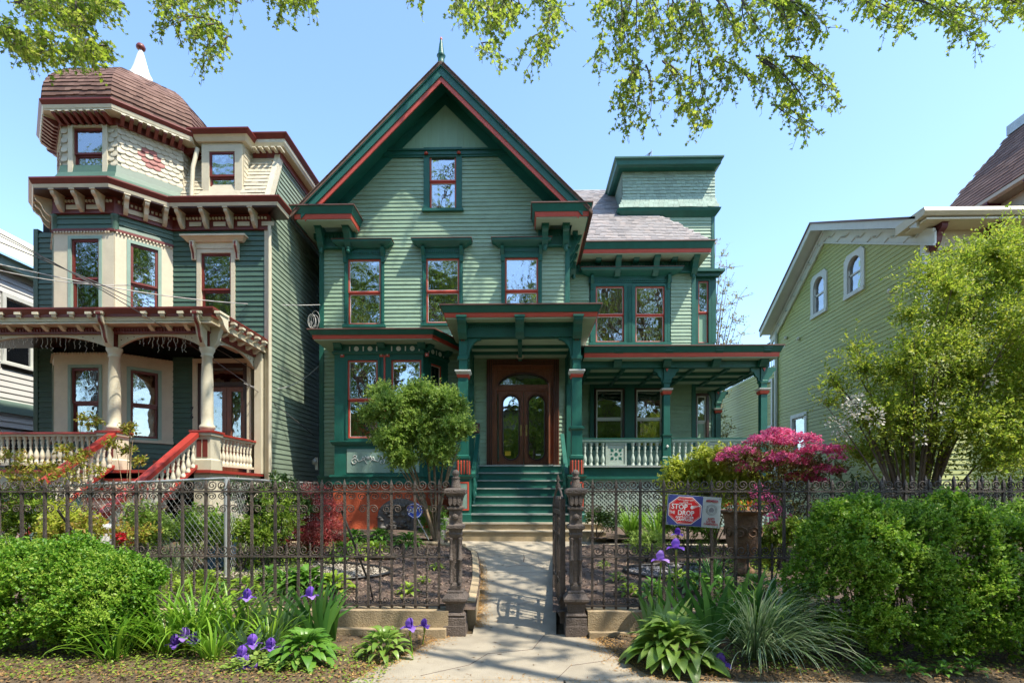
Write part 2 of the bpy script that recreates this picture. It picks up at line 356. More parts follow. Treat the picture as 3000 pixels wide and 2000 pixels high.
# ================================================================== MAIN HOUSE
YW = 14.3
H = empty('green_house', (-2.15, YW, .6), 'tall green clapboard Victorian house with steep red-edged gable and front portico', 'house')
F0 = Fr(0, YW)
wx0, wx1 = gx(735,YW), gx(1308,YW); rx, rz = (wx0+wx1)/2+.03, 12.75
floorz = 2.38
def hole(u0,u1,z0,z1,c=.1): return (u0-c+.01,u1+c-.01,z0-.05,z1+c)
W = {}
def pxwin(x0,x1,y0,y1,Y): return gx(x0,Y), gx(x1,Y), gz((x0+x1)/2,y1,Y), gz((x0+x1)/2,y0,Y)
attic = pxwin(987,1048,350,480,YW)
W1 = pxwin(800,875,596,745,YW); W2 = pxwin(979,1055,594,742,YW); W3 = pxwin(1160,1236,591,738,YW)
W3 = (W3[0],W3[1],W2[2],W2[3])
# solid wall core, foundation
core = MB(); core.box(wx0,wx1,YW+.22,YW+4.5,1.9,8.9)
core.fprism(F0,[(wx0+.02,8.9),(wx1-.02,8.9),(rx,12.3)],-4.5,-.22)
part('wall', core, M['sage_flat'], H)
part('foundation', MB().box(wx0+.03,wx1-.03,YW+.02,YW+3,.2,1.96), M['stone_grey'], H)
part('water_table', MB().fbox(F0,wx0-.03,wx1,-.2,.07,1.86,2.06).fbox(F0,wx0-.05,wx1,-.2,.1,2.06,2.11), M['green'], H)
zb = 2.11
by0, by1 = 13.4, YW
bxl, bxr = gx(768,by0), gx(972,by0)
dx0, dx1, dz1 = gx(1118,YW), gx(1284,YW), gz(1200,826,YW)
bayhole = (bxl+.02, bxr+.5, 0, 6.0)
zg = 10.83   # bottom of the gable band
holes = [hole(*W1),hole(*W2),hole(*W3),hole(*attic),bayhole,(dx0,dx1,0,dz1)]
gl = lambda z: (max(wx0+.12, rx-(12.55-z)), min(wx1-.12, rx+(12.55-z)))
clap(F0,wx0+.12,wx1-.12,zb,zg,.112,M['sage'],H,holes,gl)
# gable panel of vertical boards above the band
pw = 12.55-zg-.2; nb = 18
for i in range(nb):
    a = rx-pw+2*pw*i/nb; b = a+2*pw/nb-.003
    ha = zg+.2+max(0,pw-abs(a-rx)); hb = zg+.2+max(0,pw-abs(b-rx))
    dd = .012+random.uniform(0,.0015)
    part('gable_board', MB().fprism(F0,[(a,zg+.2),(b,zg+.2),(b,max(hb,zg+.21)),(a,max(ha,zg+.21))],-.2,dd), M['sage_flat'], H)
gb = MB(); bw = 12.55-zg
gb.fbox(F0,rx-bw,rx+bw,-.2,.05,zg,zg+.17); gb.fbox(F0,rx-bw+.1,rx+bw-.1,-.2,.09,zg+.17,zg+.21); gb.fbox(F0,rx-bw,rx+bw,.05,.075,zg+.05,zg+.08)
part('gable_band', gb, M['green'], H)
# corner boards
part('corner_board', MB().box(wx0-.005,wx0+.12,YW-.04,YW+4.4,zb,8.8), M['green'], H)
part('corner_board', MB().box(wx1-.12,wx1+.005,YW-.04,YW+2.2,zb,8.8), M['green'], H)
# side wall boards of the right flank above the wing
# roof planes
YR = 13.55
def rake(side):
    s = side
    def line(off0, off1, d0, d1, hx, mat, name, cut=0):
        # band between two vertical offsets below the roof line
        m = MB(); P = [(rx+cut*s, rz-off0-cut),(rx+s*hx, rz-hx-off0),(rx+s*hx, rz-hx-off1),(rx+cut*s, rz-off1-cut)]
        if s > 0: P = P
        else: P = P[::-1]
        m.fprism(F0,P,d0,d1); return part(name, m, M[mat], H)
    hx = 3.68
    line(.0,.26,.70,.75,hx,'green','rake_board'); line(.26,.41,.685,.72,hx-.1,'red','rake_trim')
    line(-.02,.03,.745,.79,hx+.02,'green','rake_moulding')
    line(.10,.16,0,.70,hx+.15,'green','rake_soffit')
    line(.16,.48,-.15,.03,hx-.05,'green','rake_frieze')
    line(-.09,.0,-5,.80,hx+.25,'brownroof','roof')
for s in (-1,1): rake(s)
# course ends of the shingles showing along both rakes
for s in (-1,1):
    m = MB()
    for i in range(30):
        t0 = .05+i*.127; x = rx+s*t0; z = rz-t0+.09
        m.fprism(F0, [(x,z),(x+s*.13,z-.13),(x+s*.13,z-.108),(x,z+.026)] if s > 0 else [(x,z),(x,z+.026),(x+s*.13,z-.108),(x+s*.13,z-.13)], .1,.82)
    part('shingle_edge', m, M['brownroof'], H, kind='stuff')
# finial on the ridge
fx, fy = gx(1013,13.6), 13.62
fin = MB().lathe((fx,fy,12.74), [(.11,0),(.11,.08),(.085,.1),(.09,.28),(.12,.31),(.085,.34),(.08,.38),(.05,.62),(.03,.72)], 10)
f1 = part('finial', fin, M['green'], H); part('finial_tip', MB().lathe((fx,fy,13.44), [(.012,0),(.035,.03),(.03,.07),(.005,.11)], 8), M['red'], f1)
# cornice returns with brackets
BRm = bracket_mesh('eave_bracket', .16, .34, .5, M['green'])
PD = MB().lathe((0,0,0), [(.01,-.12),(.05,-.1),(.06,-.06),(.04,-.02),(.06,0),(.06,.03)], 8).mesh('pendant', M['green'])
def cornice(path, ztop, parent, band=.19, redh=.12, proj=.0, closed=False, top='cop', soff='soffit', fascia='green', trim='red', inner=.5):
    z = ztop
    c = part('cornice', MB().sweep(path,[(-inner,z-.01),(.06,z-.01),(.05,z-.04),(.0,z-band),(-inner,z-band)],closed), M[fascia], parent)
    part('roof_edge', MB().sweep(path,[(-inner,z-.008),(.085,z-.008),(.085,z+.02),(-inner,z+.03)],closed), M[top], c)
    part('trim_band', MB().sweep(path,[(-.06,z-band-.001),(-.015,z-band-.001),(-.03,z-band-redh),(-.075,z-band-redh)],closed), M[trim], c)
    part('soffit', MB().sweep(path,[(-inner,z-band-redh+.01),(-.05,z-band-redh+.01),(-.05,z-band-redh-.03),(-inner,z-band-redh-.03)],closed), M[soff], c)
    return c
lx0, lx1 = -6.0, gx(812,13.7); rx0, rx1 = gx(1227,13.7), 1.74
cornice([(lx0,18),(lx0,YR),(lx1,YR),(lx1,YW)], 9.12, H, inner=.42)
cornice([(rx0,YW),(rx0,YR),(rx1,YR),(rx1,16.9)], 9.12, H, inner=.42)
for (a,b,us) in ((wx0,lx1-.12,(wx0+.1,lx1-.28)), (rx0+.12,wx1+.02,(rx0+.3,wx1-.12))):
    m = MB(); m.fbox(F0,a,b,0,.10,8.38,8.78); m.fbox(F0,a-.02,b+.02,0,.13,8.33,8.38)
    for k in range(9): m.fbox(F0,a+.06+k*(b-a-.12)/9,a+.06+(k+.55)*(b-a-.12)/9,.10,.14,8.6,8.68)
    fz = part('frieze', m, M['green'], H)
    for u in us:
        put(BRm,'bracket',fz,F0,u,.10,8.77); inst(PD,'pendant',fz,F0.p(u,.2,8.27))
# flank eave brackets seen from below on the right
FS = Fr(wx1,YW,0,1)
for k in range(4): put(BRm,'bracket',H,FS,.3+k*.55,.0,8.77)
# windows and hoods
def hood(fr,u0,u1,zt,parent,dd=.22,hw=.13,fr_h=.16,dent=True):
    """crown shelf on a dentilled frieze, zt = top of the sash"""
    zf0 = zt+.1; zf1 = zf0+fr_h
    h = part('window_hood', MB().sweep(around(fr,u0-hw,u1+hw,.06),[(-.05,zf1+.17),(dd,zf1+.17),(dd,zf1+.12),(dd-.04,zf1+.09),(.05,zf1+.02),(0,zf1),(-.05,zf1)]).fbox(fr,u0-hw+.05,u1+hw-.05,-.05,.01,zf1,zf1+.165), M['green'], parent)
    part('hood_top', MB().sweep(around(fr,u0-hw,u1+hw,.06),[(-.1,zf1+.172),(dd+.02,zf1+.172),(dd+.02,zf1+.186),(-.1,zf1+.20)]).fbox(fr,u0-hw+.05,u1+hw-.05,-.05,.0,zf1+.172,zf1+.2), M['cop'], h)
    m = MB(); m.fbox(fr,u0-hw,u1+hw,-.2,.055,zf0-.0,zf1-.001)
    if dent:
        n = int((u1-u0)/.06)
        for k in range(n): m.fbox(fr,u0+(u1-u0)*k/n,u0+(u1-u0)*(k+.55)/n,.055,.085,zf0+.04,zf0+.10)
    part('hood_frieze', m, M['green'], h)
    hb = MB()
    for u in (u0-.07,u1+.07):
        hb.fprofile(fr,[(.055,zf0-.22),(.085,zf0-.2),(.10,zf0-.05),(.17,zf0+.06),(.2,zf1-.002),(.055,zf1-.002)],u-.045,u+.045)
    part('hood_brackets', hb, M['green'], h)
    dl = MB()
    for q in range(int((u1-u0)*16)):
        u = u0-.05+(u1-u0+.1)*abs(random.gauss(.5,.22)); d = random.uniform(.05,.22); s_ = random.uniform(.02,.045); a = random.uniform(0,6)
        dl.add([fr.p(u+s_*math.cos(a+k*1.57),d+s_*.6*math.sin(a+k*1.57),zf1+.195+(k%2)*random.uniform(.01,.04)) for k in range(4)],[(0,1,2,3)])
    part('fallen_leaves', dl, M['litter'], h, kind='stuff'); return h
for k,w in enumerate((W1,W2,W3)):
    wi = window(F0,*w,H,curtain=0,meet=.5); hood(F0,w[0],w[1],w[3],wi)
    # dry leaf litter on the hood
    # pilaster strips on the casing
    pm = MB()
    for u in (w[0]-.06,w[1]+.06): pm.fbox(F0,u-.02,u+.02,.045,.065,w[2]+.05,w[3]-.15)
    part('casing_strip', pm, M['green'], wi)
aw = window(F0,*attic,H,cw=.16,cwt=.11)
rs = MB()
for u in (attic[0]-.08,attic[1]+.08): rs.lathe(F0.p(u,.09,zg+.08),[(.05,-.03),(.055,0),(.03,.03)],8)
part('rosette', rs, M['red'], aw)
# ------------------------------------------------------------ bay window
bz0, bz1 = 2.05, 5.65
bp = [(bxl,YW),(bxl,by0),(bxr,by0),(bxr+.52,YW)]
FB = Fr(0,by0); FD = Fr(bxr,by0,.52,.9)
B = part('bay', MB().sweep(bp,[(-.3,2.1),(-.22,2.1),(-.22,5.9),(-.3,5.9)]), M['green'], H)
part('bay_foundation', MB().sweep(bp,[(-.3,.3),(.02,.3),(.02,1.86),(-.3,1.86)]), M['orange'], B)
# brick arch opening in the foundation
am = MB(); a0, a1 = gx(868,by0), gx(972,by0); ac = (a0+a1)/2; ar = (a1-a0)/2
pts = [(a0,.4)]+[(ac-ar*math.cos(t*math.pi/12), 1.05+.45*math.sin(t*math.pi/12)) for t in range(13)]+[(a1,.4)]
am.fprism(FB, pts[::-1], .0,.032); part('arch_opening', am, M['stone_grey'], B)
sm = MB()
for i in range(60): sm.lathe(FB.p(random.uniform(a0+.05,a1-.05),.03,random.uniform(.6,1.35)),[(.03,-.05),(random.uniform(.06,.11),0),(.03,.05)],6)
part('foundation_stone', sm, M['stone_grey'], B, kind='stuff')
part('water_table', MB().sweep(bp,[(-.3,1.86),(.06,1.86),(.06,2.05),(.1,2.05),(.1,2.11),(-.3,2.11)]), M['green'], B)
zs = gz(860,1013,by0); 
part('bay_sill', MB().sweep(bp,[(-.3,zs-.10),(.04,zs-.10),(.09,zs-.02),(.09,zs+.02),(-.3,zs+.02)]), M['green'], B)
bw1 = pxwin(799,868,827,1006,by0); bw2 = pxwin(899,968,827,1006,by0); bw2 = (bw2[0],bw2[1],bw1[2],bw1[3])
# dado panels between water table and sill
dado = part('bay_dado', MB().sweep(bp,[(-.22,2.1),(0,2.1),(0,zs-.1),(-.22,zs-.1)]), M['green'], B)
pa, pb = gx(797,by0), gx(895,by0)
for (u,v) in ((pa,(pa+pb)/2+.42),):
    pan = part('dado_panel', MB().fbox(FB,pa,pb+.02,0,.012,2.16,zs-.2), M['celadon'], dado)
    sc = MB()
    def spir(cx,cz,r,turns,st,dirn=1,n=26,th=.010,base=.014,fr=FB):
        P = []
        for i in range(n+1):
            t = i/n; a = st+dirn*turns*2*math.pi*t; rr = r*(1-.82*t); P.append(fr.p(cx+rr*math.cos(a),base+.006,cz+rr*math.sin(a)))
        return P
    zc = (2.16+zs-.2)/2
    for sx_ in (-1,1):
        cxp = pa+.2 if sx_ < 0 else pb-.2
        sc.tube(spir(cxp,zc-.02,.10,1.3,0 if sx_<0 else math.pi,-sx_),.011,5)
        sc.tube(spir(cxp+sx_*-.02,zc+.1,.05,1.1,math.pi,sx_),.009,5)
        sc.tube([FB.p(cxp+.10*-sx_,.02,zc-.02),FB.p(cxp-.25*sx_,.02,zc+.04),FB.p(cxp-.33*sx_,.02,zc-.08)],[.012,.014,.004],5)
        for q in range(3):
            sc.tube([FB.p(cxp-sx_*(.18+.07*q),.02,zc+.02),FB.p(cxp-sx_*(.22+.07*q),.02,zc+.10+.02*(q%2)),FB.p(cxp-sx_*(.27+.07*q),.02,zc+.05)],[.004,.02,.004],5)
    part('scroll_ornament', sc, M['white'], pan)
pan2 = part('dado_panel', MB().fbox(FB,gx(905,by0),bxr-.1,0,.012,2.16,zs-.2), M['celadon'], dado)
# wall boards round the windows
zf = gz(870,812,by0)
def infill(fr,u0,u1,ws,z0,z1,parent):
    m = MB(); a = u0
    for w in ws:
        m.fbox(fr,a,w[0],-.22,.0,z0,z1); m.fbox(fr,w[0],w[1],-.22,.0,w[3],z1); m.fbox(fr,w[0],w[1],-.22,.0,z0,w[2]); a = w[1]
    m.fbox(fr,a,u1,-.22,.0,z0,z1); return part('bay_wall', m, M['green'], parent)
infill(FB,bxl,bxr,[bw1,bw2],zs+.02,zf,B)
dw = (.28,.72,bw1[2],bw1[3]-.02)
infill(FD,.0,1.04,[dw],zs+.02,zf,B)
part('bay_wall', MB().box(bxl,bxl+.1,by0+.2,YW,zs,zf), M['green'], B)
for w in (bw1,bw2): window(FB,*w,B,cw=.05,lip=.03,sill=False)
window(FD,*dw,B,cw=.04,lip=.03,sill=False)
# red pin-stripe between the windows
mid = (bw1[1]+bw2[0])/2
part('pinstripe', MB().fbox(FB,mid-.02,mid+.02,.0,.02,bw1[2],bw1[3]+.12), M['red'], B)
part('bay_band', MB().sweep(bp,[(-.2,zf-.02),(.03,zf-.02),(.05,zf+.02),(.05,zf+.05),(-.2,zf+.05)]), M['green'], B)
zt = gz(860,787,by0)
fzb = part('bay_frieze', MB().sweep(bp,[(-.25,zf+.05),(.02,zf+.05),(.02,zt+.1),(-.25,zt+.1)]), M['green'], B)
om, im = MB().lathe((0,0,0),[(.028,0),(.062,0),(.062,.012),(.028,.012)],14,False).mesh('disc',M['white']), MB().box(-.014,.014,-.012,0,-.06,.06).mesh('bar',M['white'])
dm = MB().lathe((0,0,0),[(.001,.0),(.025,0),(.025,.016),(.001,.02)],8).mesh('disc_centre',M['white'])
zc = (zf+.05+zt)/2-.045
for xx in (393,482,570,668,758,848):
    inst(im,'white_bar',fzb,FB.p(gx((850+xx/2.24)/1.2755,by0),.021,zc))
for xx in (437,526,713,803):
    q = FB.p(gx((850+xx/2.24)/1.2755,by0),.021,zc); inst(om,'white_disc',fzb,q,(math.pi/2,0,0)); inst(dm,'disc_centre',fzb,q,(math.pi/2,0,0))
for i,u in enumerate((.2,.35,.5,.65,.8)):
    q = FD.p(u,.021,zc)
    if i%2 == 0: inst(im,'white_bar',fzb,q,(0,0,math.atan2(FD.ty,FD.tx)))
    else: inst(om,'white_disc',fzb,q,(math.pi/2,0,math.atan2(FD.ty,FD.tx)))
kn = MB()
for xx in (343,599,640,898):
    kn.lathe(FB.p(gx((850+xx/2.24)/1.2755,by0),.03,bw1[3]+.13),[(.001,-.02),(.022,0),(.001,.02)],8)
part('knob', kn, M['white'], B)
rk = MB()
for xx in (343,599,640,898): rk.fbox(FB,gx((850+xx/2.24)/1.2755,by0)-.05,gx((850+xx/2.24)/1.2755,by0)+.05,0,.012,bw1[3]+.08,bw1[3]+.18)
part('knob_plate', rk, M['red'], B)
BRb = bracket_mesh('bay_bracket',.19,.33,.30,M['green'])
for px in (779,878,977): put(BRb,'bracket',B,FB,gx(px,by0)-(.08 if px==977 else 0),.02,zt+.12)
put(BRb,'bracket',B,FD,.12,.02,zt+.12); put(BRb,'bracket',B,FD,.88,.02,zt+.12)
ep = [(bxl-.42,YW),(bxl-.42,by0-.45),(bxr+.33,by0-.45),(bxr+.95,YW)]
ztop = gz(870,757,by0-.45)
cornice(ep, ztop, B, band=.12, redh=.09, inner=.5)
br = MB(); a = [(p[0],p[1],ztop+.02) for p in ep]; b = [(bxl-.1,YW-.02,ztop+.16),(bxr+.4,YW-.02,ztop+.16)]
br.add(a+b,[(1,2,5,4),(0,1,4),(2,3,5)]); part('bay_roof', br, M['slate'], B)
part('bay_soffit', MB().sweep(ep,[(-.9,ztop-.22),(-.2,ztop-.22),(-.2,ztop-.2),(-.9,ztop-.2)]), M['soffit'], B)
# ------------------------------------------------------------ entrance portico
YC = 12.4
PO = part('portico', MB().box(gx(1055,YC),gx(1334,YC),YC-.1,YC+.1,gz(1200,776,YC),gz(1200,733,YC)), M['green'], H)
cx1, cx2 = gx(1064.5,YC), gx(1324,YC)
ye = 11.95
ex0, ex1 = gx(1018,ye), gx(1375,ye); zpt = gz(1200,701,ye)
pe = [(ex0,YW),(ex0,ye),(ex1,ye),(ex1,YW)]
cornice(pe, zpt, PO, band=.155, redh=.10, inner=.5)
part('portico_roof', MB().add([(ex0,ye,zpt+.02),(ex1,ye,zpt+.02),(ex1,YW,zpt+.02),(ex0,YW,zpt+.02),(ex0+.5,YW-.3,zpt+.2),(ex1-.5,YW-.3,zpt+.2),(ex0+.5,ye+.8,zpt+.2),(ex1-.5,ye+.8,zpt+.2)],
     [(0,1,7,6),(1,2,5,7),(3,0,6,4),(6,7,5,4)]), M['slate'], PO)
zbm = gz(1200,776,YC); zbt = zpt-.26
for c in (cx1,cx2): part('side_beam', MB().box(c-.1,c+.1,YC+.1,YW-.02,zbm,zbt), M['green'], PO)
dn = MB()
for k in range(46): dn.fbox(Fr(0,YC-.1),cx1+.05+k*(cx2-cx1-.1)/46,cx1+.05+(k+.5)*(cx2-cx1-.1)/46,0,.025,zbt-.13,zbt-.08)
dn.fbox(Fr(0,YC-.1),cx1,cx2,0,.04,zbt-.07,zbt-.02); part('dentil_row', dn, M['green'], PO)
part('ceiling', MB().box(cx1+.1,cx2-.1,YC+.1,YW-.02,zbm+.01,zbm+.05), M['soffit'], PO)
rb = MB(); cm = (cx1+cx2)/2
rb.box(cm-.05,cm+.05,YC+.1,YW-.02,zbm-.08,zbm+.009)
for y in (YC+.62,YC+1.2): rb.box(cx1+.1,cm-.05,y,y+.09,zbm-.06,zbm+.009); rb.box(cm+.05,cx2-.1,y,y+.09,zbm-.06,zbm+.009)
part('ceiling_rib', rb, M['green'], PO)
BRp = bracket_mesh('portico_bracket',.2,.36,.42,M['green'])
FC = Fr(0,YC-.1)
for c in (cx1,cm,cx2): put(BRp,'bracket',PO,FC,c,.0,zbt-.0)
lampm = MB().lathe((cm,YW-.35,dz1-.02),[(.04,.18),(.11,.16),(.12,.1),(.05,.1)],12); lp = part('porch_lamp', lampm, M['brass'], PO)
part('lamp_shade', MB().lathe((cm,YW-.35,dz1-.02),[(.02,-.05),(.09,-.02),(.12,.04),(.12,.1)],14), M['lampglass'], lp)
zcap = gz(1064,860,YC); zped = gz(1064,985,YC); zst = gz(1064,1053,YC); zlow = gz(1064,1091,YC); zgr = gz(1064,1198,YC)
hh = Vector
def bigcol(cx, cy, parent, full=True, name='column'):
    g = MB()
    zA = zbm
    g.sq((cx,cy,0),[(.095,zcap+.06),(.095,zA+.25)])
    g.sq((cx,cy,0),[(.095,zcap+.32),(.125,zcap+.34),(.125,zcap+.40),(.095,zcap+.42)])
    g.sq((cx,cy,0),[(.125,zst),(.125,zped-.02)] if full else [(.1,floorz),(.1,floorz+.9)])
    g.sq((cx,cy,0),[(.115,zped),(.115,zcap-.09)] if full else [(.085,floorz+.9),(.085,zcap-.09)])
    if full:
        g.sq((cx,cy,0),[(.125,zped-.06),(.175,zped-.01),(.175,zped+.03),(.12,zped+.05)])
        g.sq((cx,cy,0),[(.14,zst-.04),(.155,zst+.0),(.155,zst+.06),(.13,zst+.08)])
    o = part(name, g, M['green'], parent)
    part('capital', MB().sq((cx,cy,0),[(.125,zcap-.02),(.13,zcap-.01),(.175,zcap+.03),(.185,zcap+.045),(.185,zcap+.075),(.1,zcap+.08)]), M['wtrim'], o)
    part('capital_band', MB().sq((cx,cy,0),[(.12,zcap-.1),(.135,zcap-.08),(.15,zcap-.03),(.13,zcap-.021)]), M['red'], o)
    fl = MB(); f = Fr(0,cy-.095)
    for du in (-.035,0,.035): fl.fprism(f,[(cx+du-.012,zA-.03),(cx+du,zA-.10),(cx+du+.012,zA-.03),(cx+du,zA+.0)],0,.02)
    part('carved_flower', fl, M['red'], o)
    return o
for c in (cx1,cx2):
    col = bigcol(c, YC, PO)
    fl = part('fluted_base', MB().sq((c,YC,0),[(.135,zlow),(.135,zst-.041)]), M['green'], col)
    st = MB()
    for i in range(4):
        u = -.105+i*.07
        for (f,uu) in ((Fr(c,YC-.135),u),(Fr(c+.135,YC,0,1),u),(Fr(c-.135,YC,0,-1),u)):
            st.fprofile(f,[(0,zlow+.01),(.014,zlow+.03),(.014,zst-.06),(0,zst-.045)],uu-.016,uu+.016)
    part('flute_strip', st, M['red'], col)
    # pedestal down to the stone
    pd = part('pedestal', MB().sq((c,YC,0),[(.20,zgr),(.20,zgr+.18),(.175,zgr+.21),(.175,zlow-.1),(.2,zlow-.06),(.225,zlow-.03),(.225,zlow+.0)]).box(c-.175,c+.175,YC+.175,YW,zgr,zlow-.1), M['green'], PO)
    pf = Fr(0,YC-.175)
    part('pedestal_panel', MB().fring(pf,c-.15,c+.15,zgr+.28,zlow-.16,.035,0,.014), M['red'], pd)
    part('pedestal_panel', MB().fbox(pf,c-.11,c+.11,0,.008,zgr+.32,zlow-.2), M['celadon'], pd)
    # curved brace going back to the wall bracket, and one inward under the beam
    for (x_,sgn) in ((c,0),):
        fb = Fr(c,YC,0,1); P = []
        up = [(0+.1,zbm)]+[(.12+.85*math.sin(t*math.pi/20),zbm-.62+.6*(1-math.cos(t*math.pi/20))*1.0) for t in range(11)]
        poly = [(.10,zbm),(.10,zbm-.62)]+[(.12+.75*math.sin(t*math.pi/16), zbm-.60+.55*(1-math.cos(t*math.pi/16))) for t in range(9)]+[(.95,zbm)]
        part('brace', MB().fprism(fb,poly,-.05,.05), M['green'], PO)
        poly = [(1.78,zbm),(1.78,zbm-.7),(1.7,zbm-.72),(1.66,zbm-.62)]+[(1.64-.7*math.sin(t*math.pi/16), zbm-.60+.55*(1-math.cos(t*math.pi/16))) for t in range(9)]+[(.9,zbm)]
        part('brace', MB().fprism(fb,poly,-.05,.05), M['green'], PO)
    s = 1 if c < cm else -1
    poly = [(c+s*.09,zbm),(c+s*.42,zbm)]+[(c+s*(.42-.28*math.sin(t*math.pi/12)), zbm-.05-.40*(1-math.cos(t*math.pi/12))) for t in range(7)]+[(c+s*.09,zbm-.52)]
    if s < 0: pass
    else: poly = poly[::-1]
    part('brace', MB().fprism(Fr(0,YC),poly,-.05,.05), M['green'], PO)
# half columns at the wall
for c in (cx1,cx2): part('wall_pilaster', MB().box(c-.08,c+.08,YW-.09,YW,floorz,zbm), M['green'], PO)
# ------------------------------------------------------------ front steps
sx0, sx1 = cx1+.2, cx2-.2
nr = 7; rise = (floorz-zgr)/nr
for i in range(nr):
    y = YC-.12+i*.265; z0 = zgr+i*rise
    r_ = part('riser', MB().box(sx0,sx1,y,y+.02,z0,z0+rise-.035), M['green'], H)
    part('tread', MB().box(sx0-.01,sx1+.01,y-.035,y+.30 if i < nr-1 else YW-.02,z0+rise-.035,z0+rise), M['tread'], H)
# stair balusters rising inside the portico (green, seen past the columns)
GB = baluster_mesh('stair_baluster',.78,.055,M['green'])
for c in (cx1+.22,cx2-.22):
    for k in range(5):
        y = YC+.25+k*.3; inst(GB,'stair_baluster',PO,(c,y,zgr+rise*(1+(y-YC)/.265)))
    part('handrail', MB().fprism(Fr(c,YC,0,1),[(.1,zgr+rise*1.4+.78),(1.55,zgr+rise*6.9+.78),(1.55,zgr+rise*6.9+.86),(.1,zgr+rise*1.4+.86)],-.05,.05), M['green'], PO)
# ------------------------------------------------------------ door
FDr = Fr(0,YW)
D = part('entrance', MB().fbox(FDr,dx0,dx0+.16,-.35,.05,floorz,dz1).fbox(FDr,dx1-.16,dx1,-.35,.05,floorz,dz1).fbox(FDr,dx0+.16,dx1-.16,-.35,.05,dz1-.16,dz1)
         .fbox(FDr,dx0+.16,dx0+.27,-.35,-.02,floorz,dz1-.16).fbox(FDr,dx1-.27,dx1-.16,-.35,-.02,floorz,dz1-.16).fbox(FDr,dx0+.27,dx1-.27,-.35,-.02,dz1-.27,dz1-.16), M['wood'], H)
mo = MB()
for k in range(3):
    mo.fbox(FDr,dx0+.02+k*.05,dx0+.045+k*.05,.05,.07,floorz,dz1-.02-.0*k); mo.fbox(FDr,dx1-.045-k*.05,dx1-.02-k*.05,.05,.07,floorz,dz1-.02)
    mo.fbox(FDr,dx0+.17,dx1-.17,.05,.07,dz1-.15+k*.05,dz1-.13+k*.05)
part('door_moulding', mo, M['wood_dark'], D)
lx, rxx = gx(1141,YW), gx(1265,YW); zl1 = gz(1200,896,YW); zl0 = floorz+.03; dm_ = (lx+rxx)/2
# transom with arched light
tz0, tz1 = zl1+.16, dz1-.27
part('transom_bar', MB().fbox(FDr,dx0+.27,dx1-.27,-.2,-.03,zl1,zl1+.16).fbox(FDr,dx0+.27,dx1-.27,-.03,.0,zl1+.05,zl1+.12), M['wood'], D)
tr = MB(); N_ = 24; tw = (rxx-lx)/2-.06; thh = tz1-tz0-.08
outer = [(dx0+.27,tz0),(dx0+.27,tz1),(dx1-.27,tz1),(dx1-.27,tz0)]
for i in range(N_):   # spandrel strips above the arch
    a, b = math.pi*i/N_, math.pi*(i+1)/N_
    ua, ub = dm_-tw*math.cos(a), dm_-tw*math.cos(b); za, zb_ = tz0+thh*math.sin(a), tz0+thh*math.sin(b)
    tr.fprism(FDr,[(ua,za),(ub,zb_),(ub,tz1),(ua,tz1)],-.2,-.06)
tr.fbox(FDr,dx0+.27,dm_-tw,-.2,-.06,tz0,tz1); tr.fbox(FDr,dm_+tw,dx1-.27,-.2,-.06,tz0,tz1)
part('transom_frame', tr, M['wood'], D)
part('transom_rim', MB().tube([FDr.p(dm_-tw*math.cos(math.pi*i/20),-.055,tz0+thh*math.sin(math.pi*i/20)) for i in range(21)],.022,6), M['wood_dark'], D)
part('transom_pane', MB().fbox(FDr,dm_-tw,dm_+tw,-.14,-.135,tz0,tz1-.03), M['glass2'], D)
part('transom_lining', MB().fbox(FDr,dm_-tw,dm_+tw,-.34,-.335,tz0,tz0+.2), M['curtain'], D)
